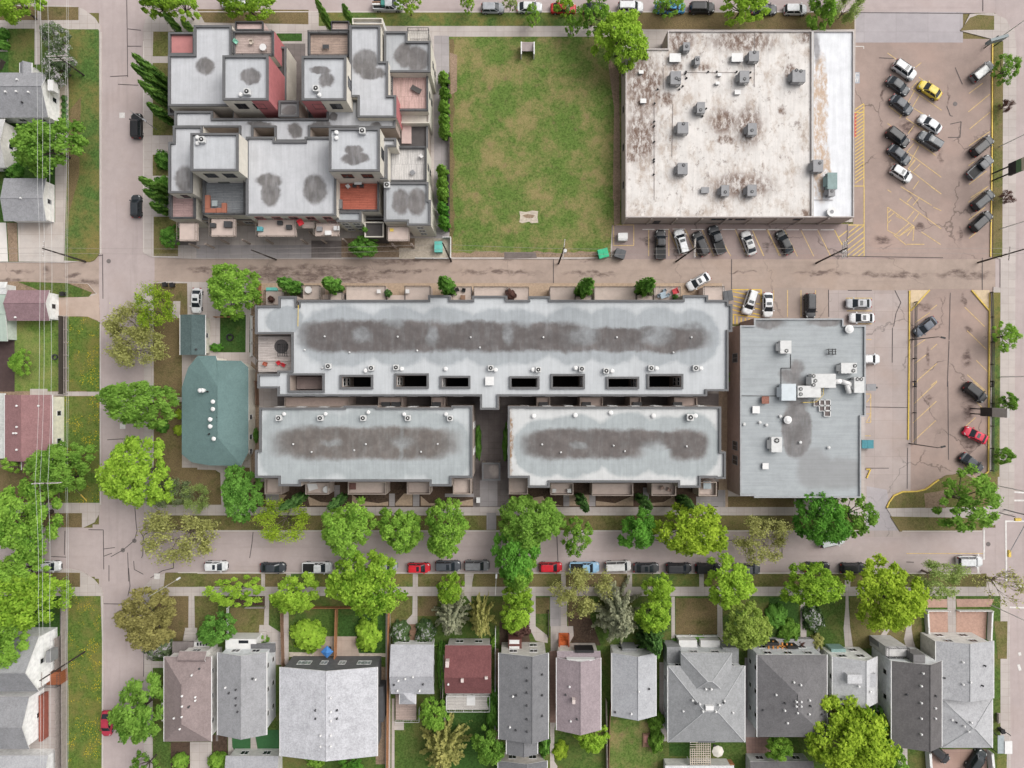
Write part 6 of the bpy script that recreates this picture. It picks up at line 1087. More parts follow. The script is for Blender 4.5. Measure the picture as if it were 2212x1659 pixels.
for k, p, d, c, l, s in [
    ('sedan', t00(1935, 15), 0, WH, 'white car between lime trees at the top edge, left of the apartments', 0),
    ('hatch', t10(1985, 62), 0, (168, 170, 174), 'silver hatchback alone on the top street above the vacant lot', 0),
    ('sedan', t20(190, 55), 0, (222, 223, 224), 'white car half covered by a thin young tree on the top street', 0),
    ('sedan', t20(470, 62), 0, (200, 52, 50), 'red car under a sparse lime crown on the top street', 0),
    ('sedan', t20(740, 62), 0, DG, 'dark car almost hidden under the lime tree at the top edge', 0),
    ('suv', t20(1030, 55), 0, WH, 'white SUV above the big lime tree on the top street', 0),
    ('pickup', t20(1358, 60), 0, (70, 150, 206), 'bright blue pickup under a lime tree on the top street', 0),
    ('suv', t20(1622, 62), 0, BK, 'black SUV on the top street above the white-roofed building', 0),
    ('sedan', t30(60, 75), 0, DG, 'dark car with its left half under a lime crown, top street', 0),
    ('hatch', t30(320, 75), 0, WH, 'white hatchback last in the row on the top street', 0)]: car(k, p, d, c, l, group=T_, sunroof=s)
pk = car('pickup', t10(1115, 40), 0, (190, 192, 194), 'silver work truck carrying a teal load on the top street', 'pickup truck', T_)
R_ = 'cars along the south street'
for k, p, d, c, l, s in [
    ('hatch', t02(1790, 1535), 0, WH, 'white hatchback with dark roof, first after the crossing on the south street', 2),
    ('sedan', t12(160, 1548), 0, (62, 66, 72), 'dark blue-grey car left of the white pickup on the south street', 0),
    ('pickup', t12(530, 1545), 0, WH, 'white pickup with a black bed cover on the south street', 0),
    ('sedan', t12(1090, 1530), 0, SV, 'silver car mostly hidden under the largest street tree', 0),
    ('hatch', t12(1372, 1550), 0, (216, 36, 52), 'red hatchback right of the largest street tree, a dark grey SUV beside it', 1),
    ('suv', t12(1615, 1533), 0, (84, 88, 94), 'dark grey SUV right after the red hatchback', 1),
    ('suv', t12(1855, 1530), 0, (128, 129, 131), 'mid-grey SUV at the end of the row before the three-part lime tree', 0),
    ('hatch', t22(365, 1545), 0, (206, 30, 46), 'red hatchback directly right of the three-part lime tree', 0),
    ('pickup', t22(645, 1545), 0, (150, 190, 220), 'pale blue pickup half under the olive-coloured tree', 0),
    ('van', t22(925, 1535), -2, (214, 213, 211), 'white van-like car right of the olive-coloured tree', 0),
    ('sedan', t22(1160, 1550), 0, (66, 67, 70), 'dark grey car second right of the white van-like car', 1),
    ('suv', t22(1430, 1552), 0, (48, 49, 52), 'black SUV alone above the bright lime tree and bare lawn', 0),
    ('suv', t22(1672, 1555), 0, BK, 'black SUV with its right end under a round lime tree', 0),
    ('suv', t22(2000, 1558), 0, (76, 78, 82), 'charcoal car emerging right from the round lime tree', 0),
    ('sedan', t32(500, 1545), 0, BK, 'black car nearly hidden behind the lime tree above the charcoal-roofed house', 0),
    ('suv', t32(795, 1552), 0, (40, 40, 42), 'black SUV last of the parked row near the east road', 0),
    ('sedan', t02(395, 1535), 0, WH, 'white car under the leafy tree left of the crossing', 0),
    ('sedan', t02(-20, 1545), 0, BK, 'dark car cut by the left edge under the leafy tree', 0)]: car(k, p, d, c, l, group=R_, sunroof=s)
car('suv', t32(1765, 1495), 0, WH, 'white SUV waiting at the stop line by the east road', name='car', group='moving cars')
car('suv', t32(620, 1325), -12, (212, 216, 216), 'white car glimpsed under the emerald tree on the south street', name='car', group='moving cars')
for k, p, d, c, l in [('suv', t00(1130, 1042), -90, BK, 'black SUV at the right kerb of the west road beside the tall poplars'), ('hatch', t01(1125, 160), -90, (58, 62, 66), 'dark hatchback below the black SUV on the west road'), ('sedan', t03(880, 1295), 90, (190, 60, 80), 'crimson car at the left kerb near the bottom of the west road'), ('suv', t02(1140, 880), -90, WH, 'white car peeking through the lime tree over the west road')]: car(k, p, d, c, l, group='cars along the west road')
car('sedan', t01(1628, 945), 92, WH, 'white sedan on the short drive above the green-roofed garage', sunroof=1)
car('suv', t33(1820, 1600), -55, (52, 58, 60), 'dark SUV on the paved court at the bottom right corner', z=.2); car('hatch', t33(1515, 1545), 42, (58, 58, 60), 'small dark car half under the corner of the garage roof, lower right', z=.2)
# ================================================================ TREES AND SHRUBS
import numpy as np
R = np.random.default_rng(11)
def leaf_mesh(name, pos, nrm, size, tint, mat, asp=1.0):
    """one quad per leaf clump, lying across nrm"""
    n = len(pos); nrm = nrm / np.linalg.norm(nrm, axis=1)[:, None]
    a = R.normal(size=(n, 3)); u = np.cross(nrm, a); u /= np.linalg.norm(u, axis=1)[:, None]; w = np.cross(nrm, u)
    s = (size * R.uniform(.6, 1.35, n))[:, None]; u = u * s * asp; w = w * s * R.uniform(.5, 1.0, n)[:, None]
    bend = nrm * s * R.uniform(-.35, .35, n)[:, None]
    v = np.stack([pos - u * 1.1, pos - w + bend, pos + u * 1.1, pos + w + bend], 1).reshape(-1, 3)
    me = bpy.data.meshes.new(name); me.vertices.add(4 * n); me.vertices.foreach_set('co', v.ravel().astype(np.float32))
    me.loops.add(4 * n); me.loops.foreach_set('vertex_index', np.arange(4 * n, dtype=np.int32))
    me.polygons.add(n); me.polygons.foreach_set('loop_start', np.arange(0, 4 * n, 4, dtype=np.int32)); me.polygons.foreach_set('loop_total', np.full(n, 4, np.int32))
    at_ = me.attributes.new('tint', 'FLOAT', 'POINT'); at_.data.foreach_set('value', np.repeat(tint, 4).astype(np.float32))
    me.materials.append(mat); me.update(); me.validate(); return me
base_leaf = leafmat('leaf_lime', (100, 146, 44), (186, 222, 86))
def sph(n):
    v = R.normal(size=(n, 3)); return v / np.linalg.norm(v, axis=1)[:, None]
def broad(seed, nl=26, per=330, lob=(.2, .36), size=.05, keep=.8, flat=1.0, inner=.45, z0=.3, sep=.2):
    """unit tree: radius 1, height 1; lobes spread through a dome, gaps between them"""
    global R; R = np.random.default_rng(seed); P_, N_, T_ = [], [], []; cs = []
    ph = R.uniform(0, 6.28, 3)
    for k in range(nl):
        for _ in range(60):
            th = R.uniform(0, 2 * math.pi); edge = .86 + .1 * math.sin(2 * th + ph[0]) + .08 * math.sin(3 * th + ph[1]) + .06 * math.sin(5 * th + ph[2]); u_ = math.sqrt(R.uniform(0, 1)); rr = u_ * edge * .93; zz = R.uniform(0, 1)
            zt = math.sqrt(max(0, 1 - u_ * u_)); c = np.array([rr * math.cos(th), rr * math.sin(th), z0 + .1 + (.88 - z0) * zt * (zz ** .35)])
            if all(np.linalg.norm((c - o) * (1, 1, .55)) > sep for o, _ in cs): break
        cs.append((c, R.uniform(*lob) * (1.12 - .35 * u_)))
    for c, r in cs:
        d = sph(per); d[:, 2] = np.where(d[:, 2] < -.3, -d[:, 2], d[:, 2]); rad = r * (1 - inner * R.uniform(0, 1, per) ** 1.5) * (1 + .35 * np.sin(d[:, 0] * 6 + k) * np.sin(d[:, 1] * 7 + c[0] * 9))
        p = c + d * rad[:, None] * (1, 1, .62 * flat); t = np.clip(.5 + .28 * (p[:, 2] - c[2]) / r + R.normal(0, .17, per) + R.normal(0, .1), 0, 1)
        m = R.uniform(0, 1, per) < keep; P_.append(p[m]); N_.append((d * .5 + (0, 0, 1.0) + R.normal(0, .4, (per, 3)))[m]); T_.append(t[m])
    P_ = np.concatenate(P_); me = leaf_mesh('crown', P_, np.concatenate(N_), np.full(len(P_), size), np.concatenate(T_), base_leaf)
    tb = MB(); tb.tube((0, 0, 0), (0, 0, .32), .05, .036, 8); f = Vector((0, 0, .32))
    for c, r in cs[:12]:
        e = Vector(c); mid = f.lerp(e, .5) + Vector((0, 0, -.03)); tb.tube(f, mid, .022, .014, 5, 0, False); tb.tube(mid, e, .014, .005, 5, 0, False)
    return me, tb.mesh('trunk', [bark], True)
def conifer(seed, lev=13, size=.036, droop=.16):
    global R; R = np.random.default_rng(seed); P_, N_, T_ = [], [], []; tb = MB(); tb.tube((0, 0, 0), (0, 0, .98), .04, .006, 7)
    for k in range(lev):
        z = .1 + .87 * k / lev; L_ = (1 - z) * 1.08 + .05; nb = 9 if k < 9 else 7
        for b in range(nb):
            th = 2 * math.pi * (b + R.uniform(-.3, .3)) / nb + k * .7; Lb = L_ * R.uniform(.72, 1.1); n = int(52 * Lb) + 8
            f = R.uniform(.12, 1, n) ** .8; side = R.normal(0, .038, n) * (1.3 - f); dz = -droop * f * Lb + .05 * f ** 2
            x = f * Lb; c, s = math.cos(th), math.sin(th)
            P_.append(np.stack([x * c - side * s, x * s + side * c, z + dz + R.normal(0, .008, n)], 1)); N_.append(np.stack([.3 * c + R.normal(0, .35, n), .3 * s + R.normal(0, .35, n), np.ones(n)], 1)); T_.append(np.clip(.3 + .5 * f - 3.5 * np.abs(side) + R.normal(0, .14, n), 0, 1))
            if b % 2 == 0: tb.tube((0, 0, z), (Lb * .8 * c, Lb * .8 * s, z - droop * .6 * Lb), .009, .003, 4, 0, False)
    P_ = np.concatenate(P_); return leaf_mesh('crown', P_, np.concatenate(N_), np.full(len(P_), size), np.concatenate(T_), base_leaf, 1.3), tb.mesh('trunk', [bark], True)
def column(seed, n=2600, size=.09):
    global R; R = np.random.default_rng(seed); z = R.uniform(.04, 1, n); a = R.uniform(0, 2 * math.pi, n); prof = np.sin(np.clip(z, 0, 1) ** .9 * math.pi * .96) ** .42 * (1.0 - .3 * z)
    r = prof * (.7 + .3 * np.sin(a * 5 + z * 16 + 2 * np.sin(z * 9))) * R.uniform(.5, 1.12, n)
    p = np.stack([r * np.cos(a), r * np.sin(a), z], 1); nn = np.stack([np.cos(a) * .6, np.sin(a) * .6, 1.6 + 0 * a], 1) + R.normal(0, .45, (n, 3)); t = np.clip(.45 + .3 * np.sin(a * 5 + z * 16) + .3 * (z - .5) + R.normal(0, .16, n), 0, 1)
    v = p * (1, 1, 1); tb = MB(); tb.tube((0, 0, 0), (0, 0, .8), .1, .03, 6)
    return leaf_mesh('crown', v, nn, np.full(n, size), t, base_leaf), tb.mesh('trunk', [bark], True)
def shrubp(seed, n=1500, size=.1):
    global R; R = np.random.default_rng(seed); d = sph(n); d[:, 2] = np.abs(d[:, 2]); k = 1 + .25 * np.sin(d[:, 0] * 6 + seed) * np.cos(d[:, 1] * 5 + d[:, 2] * 4)
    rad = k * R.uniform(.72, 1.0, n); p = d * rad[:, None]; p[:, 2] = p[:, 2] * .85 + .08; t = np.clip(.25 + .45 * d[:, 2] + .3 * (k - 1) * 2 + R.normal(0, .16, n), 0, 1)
    tb = MB()
    for i in range(5): a = i * 1.26; tb.tube((0, 0, 0), (.5 * math.cos(a), .5 * math.sin(a), .6), .05, .02, 5, 0, False)
    return leaf_mesh('crown', p, d + (0, 0, .4) + R.normal(0, .4, (n, 3)), np.full(n, size), t, base_leaf), tb.mesh('trunk', [bark], True)
def bare(seed, leaves=900, size=.035):
    """open crown: twigs with sparse young leaves"""
    global R; R = np.random.default_rng(seed); rr = random.Random(seed); tb = MB(); tips = []
    def grow(p, d, L_, r, k):
        q = p + d * L_; tb.tube(p, q, r * .62, r * .36, 5 if k < 2 else 3, 0, False)
        if k >= 2: tips.append((p, q))
        if k == 5: return
        for _ in range(3 if k < 4 else 2):
            e = (d + Vector((rr.uniform(-1, 1), rr.uniform(-1, 1), rr.uniform(-.35, .45))) * .8).normalized(); e.z = max(e.z, -.05); grow(q, e, L_ * rr.uniform(.6, .85), r * .58, k + 1)
    for i in range(7):
        a = 2 * math.pi * i / 7 + rr.uniform(-.3, .3); t_ = rr.uniform(.35, 1.1); grow(Vector((0, 0, .2)), Vector((math.cos(a), math.sin(a), t_)).normalized(), rr.uniform(.26, .36), .026, 1)
    tb.tube((0, 0, 0), (0, 0, .24), .05, .04, 7)
    m = max(max(abs(v[0]), abs(v[1])) for v in tb.v); hz = max(v[2] for v in tb.v); k3 = (1 / m, 1 / m, 1 / hz)
    tb.v = [(v[0] * k3[0], v[1] * k3[1], v[2] * k3[2]) for v in tb.v]
    idx = R.integers(0, len(tips), leaves); f = R.uniform(0, 1, leaves); p = np.array([[tips[i][0][j] * (1 - g) + tips[i][1][j] * g for j in range(3)] for i, g in zip(idx, f)]) * np.array(k3) + R.normal(0, .055, (leaves, 3))
    return leaf_mesh('crown', p, R.normal(0, .5, (leaves, 3)) + (0, 0, .9), np.full(leaves, size), np.clip(.5 + R.normal(0, .22, leaves), 0, 1), base_leaf), tb.mesh('trunk', [twig], True)
bark = plain('bark', (92, 82, 74), .95, .25, 3); twig = plain('grey_twig', (124, 110, 100), .95, .2, 3)
PR = {'big': [broad(21 + i, 52, 250, (.13, .22), .027, .9, sep=.19) for i in range(4)], 'mid': [broad(31 + i, 34, 260, (.15, .26), .034, .88, sep=.23) for i in range(4)], 'thin': [broad(41 + i, 34, 150, (.12, .21), .032, .8, sep=.25) for i in range(3)],
      'sparse': [bare(51 + i, 5200, .025) for i in range(3)], 'bare': [bare(61, 500, .03)], 'con': [conifer(71 + i) for i in range(2)], 'fir': [conifer(75, 12, .05, .3)], 'col': [column(81 + i) for i in range(3)], 'shrub': [shrubp(91 + i) for i in range(3)]}
LM = {'lime': base_leaf, 'yel': leafmat('leaf_yellow_green', (112, 148, 42), (196, 222, 82)), 'green': leafmat('leaf_green', (76, 122, 44), (154, 196, 88)), 'bright': leafmat('leaf_bright_green', (86, 136, 48), (170, 212, 92)), 'emer': leafmat('leaf_emerald', (62, 118, 44), (130, 190, 80)), 'dark': leafmat('leaf_dark_green', (64, 116, 46), (138, 190, 88)), 'pop': leafmat('leaf_poplar', (66, 108, 50), (146, 190, 92)),
      'olive': leafmat('leaf_olive', (150, 152, 88), (206, 208, 132)), 'bronze': leafmat('leaf_bronze', (122, 116, 70), (182, 176, 110)), 'grey': leafmat('leaf_grey_green', (86, 104, 70), (150, 164, 118)), 'spruce': leafmat('needle_blue_green', (88, 102, 82), (186, 188, 156)), 'gold': leafmat('needle_gold', (124, 132, 70), (206, 202, 126)), 'deep': leafmat('needle_dark', (58, 96, 52), (124, 166, 92)),
      'plum': leafmat('leaf_plum', (78, 56, 54), (126, 96, 88)), 'lilac': leafmat('leaf_lilac_blossom', (78, 102, 68), (138, 156, 116), (222, 216, 218)), 'white': leafmat('leaf_white_blossom', (70, 100, 60), (124, 150, 98), (226, 226, 222)), 'willow': leafmat('leaf_willow', (126, 156, 62), (194, 214, 112)), 'pale': leafmat('leaf_pale_green', (120, 152, 76), (188, 208, 126))}
rt = random.Random(5)
def tree(kind, box, h, mat, label, cat='tree', group='broadleaf trees', name='tree', base=None, var=None):
    """box: crown outline in survey units; base: trunk foot if the tree leans visibly in the picture"""
    cu, cv = (box[0] + box[2]) / 2, (box[1] + box[3]) / 2; k = S * (H - h * .6) / H
    if base: q = at(base, 0); rx = ry = (box if isinstance(box, float) else 1) and base[2] if len(base) > 2 else 1
    else: q = at((cu, cv), h * .6); q.z = 0; rx, ry = (box[2] - box[0]) / 2 * k * 1.07, (box[3] - box[1]) / 2 * k * 1.07
    ps = PR[kind]; me, tk = ps[rt.randrange(len(ps)) if var is None else var]; rot = rt.randrange(4)
    sx, sy = (rx, ry) if rot % 2 == 0 else (ry, rx); sx *= rt.choice((-1, 1)) 
    t = thing(name, label, cat, (q.x, q.y, KZ), rot * math.pi / 2, group); t.scale = (sx, sy, h)
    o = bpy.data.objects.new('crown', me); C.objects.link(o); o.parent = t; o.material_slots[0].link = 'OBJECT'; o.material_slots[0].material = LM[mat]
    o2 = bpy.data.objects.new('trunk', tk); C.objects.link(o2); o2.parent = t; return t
def tr(t, *q): return t.r(*q)
NB, SB, TB, WB, EB = 'trees on the north side of the south street', 'trees on the south side of the south street', 'trees along the top street', 'trees along the west road', 'young trees by the east road'
for kind, bx, h, mat, l, g in [
    # top street
    ('mid', (-15, -30, 92, 50), 8, 'lime', 'lime tree in the extreme top left corner', TB), ('mid', (305, -20, 375, 38), 8, 'lime', 'lime tree at the top edge right of the west road, left one of two', TB), ('mid', (355, -25, 425, 45), 8.5, 'lime', 'lime tree at the top edge above the apartments, right one of two', TB),
    ('mid', (468, -30, 592, 42), 8, 'lime', 'broad lime tree over the white car at the top edge', TB), ('thin', (848, -14, 914, 26), 7, 'lime', 'low lime crown over the right end of the silver work truck', TB), ('thin', (994, -10, 1025, 30), 4.5, 'lime', 'thin young lime tree left of the silver hatchback', TB), ('thin', (1086, -8, 1118, 22), 4.5, 'pale', 'pale wispy tree between the silver hatchback and white car', TB),
    ('thin', (1134, 8, 1168, 58), 5, 'bright', 'thin young tree in front of the white car on the top street', TB), ('thin', (1196, -10, 1242, 38), 6, 'lime', 'sparse lime tree over the red car on the top street', TB), ('thin', (1218, 34, 1252, 80), 5, 'bright', 'thin tree standing over the top sidewalk left of the big lime tree', TB), ('thin', (1246, -25, 1322, 76), 8, 'bright', 'open-crowned tree over the dark car, left of the big lime tree', TB),
    ('big', (1284, 16, 1400, 154), 10, 'lime', 'big lime tree over the corner of the vacant lot and the white roof', TB), ('thin', (1412, -20, 1482, 36), 7, 'bright', 'lime tree over the bright blue pickup', TB), ('mid', (1550, -26, 1664, 48), 8, 'lime', 'round lime tree between the black SUV and dark car on the top street', TB), ('mid', (1743, -30, 1810, 66), 8, 'bright', 'dense green tree above the top right corner of the white roof', TB), ('sparse', (1800, -20, 1868, 46), 7, 'pale', 'wispy open tree beside the grey driveway apron at the top', TB),
    # east verge
    ('thin', (2144, 114, 2206, 184), 5, 'green', 'leafy young tree behind the grey SUV with a white roof', EB), ('thin', (2142, 694, 2206, 760), 5, 'bright', 'young tree on the verge beside the upper half of the lower car park', EB), ('mid', (2153, 850, 2200, 890), 4, 'green', 'small round tree just above the leaning pylon', EB), ('mid', (2147, 966, 2190, 1003), 4, 'green', 'small round tree below the leaning pylon', EB),
    ('sparse', (2158, 214, 2188, 244), 2.6, 'plum', 'upper dark-red shrub on the east pavement', EB), ('sparse', (2158, 412, 2190, 442), 2.6, 'plum', 'lower dark-red shrub on the east pavement', EB),
    ('thin', (2016, 1012, 2174, 1152), 10, 'green', 'wide green tree with dark gaps on the corner lawn', 'corner trees'), ('big', (1716, 1052, 1830, 1188), 11, 'emer', 'emerald tree at the lower right corner of the grey commercial roof', 'corner trees'), ('thin', (1798, 1058, 1893, 1172), 9, 'green', 'thinner half-bare tree right of the emerald one by the driveway', 'corner trees'),
    # north side of south street
    ('sparse', (308, 1095, 478, 1220), 9, 'olive', 'nearly leafless tree leaning over the crossing corner', NB), ('sparse', (545, 1080, 664, 1174), 8, 'yel', 'yellowish open tree below the dark round tree by the condo', NB), ('big', (686, 1080, 815, 1202), 10, 'bright', 'tall leafy tree, first of three in front of the lower-left condo', NB), ('mid', (816, 1094, 914, 1196), 9, 'bright', 'middle leafy tree of three in front of the lower-left condo', NB), ('big', (911, 1078, 1016, 1204), 10, 'bright', 'third leafy tree in front of the lower-left condo, before the courtyard path', NB),
    ('big', (1076, 1062, 1216, 1196), 11, 'green', 'large mid-green tree in front of the right condo block', NB), ('mid', (1066, 1130, 1160, 1266), 10, 'emer', 'darker green tree spreading over the street right of the courtyard path', NB), ('thin', (1212, 1116, 1284, 1202), 8, 'bright', 'small lime tree right of the large mid-green tree', NB), ('mid', (1334, 1104, 1424, 1188), 8, 'emer', 'blue-green tree left of the broad lime tree', NB), ('big', (1420, 1082, 1574, 1212), 11, 'yel', 'broad lime tree in front of the right condo corner', NB), ('sparse', (1582, 1110, 1704, 1214), 8, 'olive', 'wispy ochre tree left of the emerald tree', NB),
    # south side
    ('thin', (444, 1240, 568, 1318), 7, 'lime', 'lime tree above the brick-edged lawn, first right of the crossing', SB), ('mid', (588, 1236, 688, 1332), 8, 'lime', 'lime tree over the pavement left of the largest street tree', SB), ('big', (708, 1184, 872, 1342), 12, 'lime', 'largest street tree, wide lime crown over the silver car', SB), ('mid', (943, 1236, 1002, 1308), 7, 'lime', 'small lime tree between the dark grey and mid-grey SUVs', SB),
    ('mid', (1080, 1200, 1160, 1276), 9, 'bright', 'top crown of the three-part lime row by the red hatchback', SB), ('mid', (1084, 1262, 1156, 1312), 8, 'lime', 'middle crown of the three-part lime row', SB), ('mid', (1074, 1296, 1152, 1362), 8, 'lime', 'bottom crown of the three-part lime row', SB),
    ('sparse', (1188, 1226, 1320, 1338), 8, 'olive', 'olive-coloured open tree over the pale blue pickup', SB), ('mid', (1392, 1238, 1454, 1296), 8, 'lime', 'upper lime crown below the dark grey car, right of the spruce', SB), ('mid', (1368, 1284, 1454, 1366), 8, 'lime', 'lower lime crown touching the big grey spruce', SB), ('mid', (1516, 1206, 1634, 1310), 9, 'lime', 'round lime tree over the charcoal car', SB), ('big', (1564, 1296, 1662, 1412), 9, 'willow', 'soft yellow-green willow-like tree in front of the charcoal hip roof', SB),
    ('big', (1690, 1212, 1816, 1318), 10, 'lime', 'lime tree above the charcoal-roofed house, over its front path', SB), ('big', (1840, 1198, 1996, 1376), 12, 'yel', 'big yellow-green tree left of the gravel squares', SB), ('sparse', (1972, 1206, 2082, 1290), 8, 'pale', 'wispy green tree right of the big yellow-green one', SB), ('bare', (2112, 1208, 2225, 1318), 8, 'olive', 'bare brown-twigged tree at the right edge by the crossing', SB),
    # west
    ('sparse', (300, 608, 380, 720), 9, 'yel', 'thin yellow-green tree at the alley mouth, top of the cluster', WB), ('sparse', (222, 650, 330, 770), 10, 'olive', 'wide olive tree leaning over the west road', WB), ('sparse', (250, 700, 366, 800), 9, 'olive', 'lower olive tree of the cluster over the west road', WB), ('big', (222, 812, 382, 932), 11, 'green', 'broad mid-green tree left of the green-roofed house', WB), ('big', (222, 934, 370, 1110), 12, 'lime', 'bright lime tree over the west road hiding a white car', WB), ('sparse', (334, 1024, 420, 1100), 7, 'grey', 'dark twiggy tree between the lime tree and the condo walk', WB), ('sparse', (396, 1046, 450, 1112), 6, 'pale', 'slender pale tree below the green-roofed house', WB),
    ('big', (472, 1004, 570, 1124), 9, 'dark', 'dense dark-green round tree at the lower left condo corner', 'garden trees'), ('big', (438, 568, 568, 682), 9, 'bright', 'dense bright-green tree above the small green yard', 'garden trees'), ('big', (66, 946, 198, 1072), 10, 'green', 'rounded green tree beside the reddish-brown bungalow', 'garden trees'), ('big', (-20, 1028, 138, 1212), 11, 'bright', 'wide leafy tree at the left edge above the crossing', 'garden trees'), ('mid', (-10, 1192, 110, 1274), 9, 'bright', 'leafy tree over the white car left of the crossing', 'garden trees'), ('big', (-34, 1222, 140, 1372), 12, 'lime', 'huge lime tree above the white two-storey house', 'garden trees'), ('big', (-60, 1320, 76, 1452), 11, 'bright', 'leafy tree at the left edge overhanging the white two-storey house\'s roof', 'garden trees'),
    ('mid', (28, 252, 178, 382), 10, 'green', 'spreading green tree between the two left-hand grey roofs', 'garden trees'), ('thin', (6, 980, 50, 1024), 5, 'bright', 'small light tree at the lower corner of the reddish-brown bungalow', 'garden trees'), ('mid', (20, 757, 70, 810), 4, 'bright', 'small rounded tree alone on the left lawn', 'garden trees'), ('mid', (244, 1454, 356, 1616), 9, 'green', 'green tree between the brown hip-roofed house and the west road', 'garden trees'), ('thin', (280, 1624, 344, 1690), 7, 'green', 'tree at the bottom edge beside the west road', 'garden trees'), ('big', (246, 1272, 390, 1402), 9, 'bronze', 'bronze-leaved tree at the corner below the crossing', 'garden trees'), ('mid', (426, 1322, 510, 1396), 6, 'dark', 'dark-green tree in front of the brown hip-roofed house', 'garden trees'),
    # south gardens
    ('mid', (906, 1506, 970, 1578), 6, 'bright', 'round green tree below the dark red-brown bungalow', 'back garden trees'), ('mid', (1018, 1570, 1094, 1652), 7, 'green', 'green tree at the bottom edge left of the long charcoal house', 'back garden trees'), ('mid', (1244, 1560, 1314, 1626), 6, 'lime', 'lime tree behind the mauve-brown house', 'back garden trees'), ('mid', (1652, 1588, 1712, 1640), 6, 'bright', 'bright green small tree below the charcoal hip roof', 'back garden trees'), ('big', (1744, 1488, 1930, 1690), 11, 'yel', 'large yellow-green tree at the bottom below the small pale house', 'back garden trees'), ('mid', (1860, 1590, 1966, 1690), 9, 'green', 'green tree at the bottom edge right of the large yellow-green one', 'back garden trees'), ('thin', (1862, 1520, 1914, 1612), 7, 'dark', 'dark slim tree against the pale wall of the tall dark-grey house', 'back garden trees')]:
    tree(kind, bx, h, mat, l, group=g)
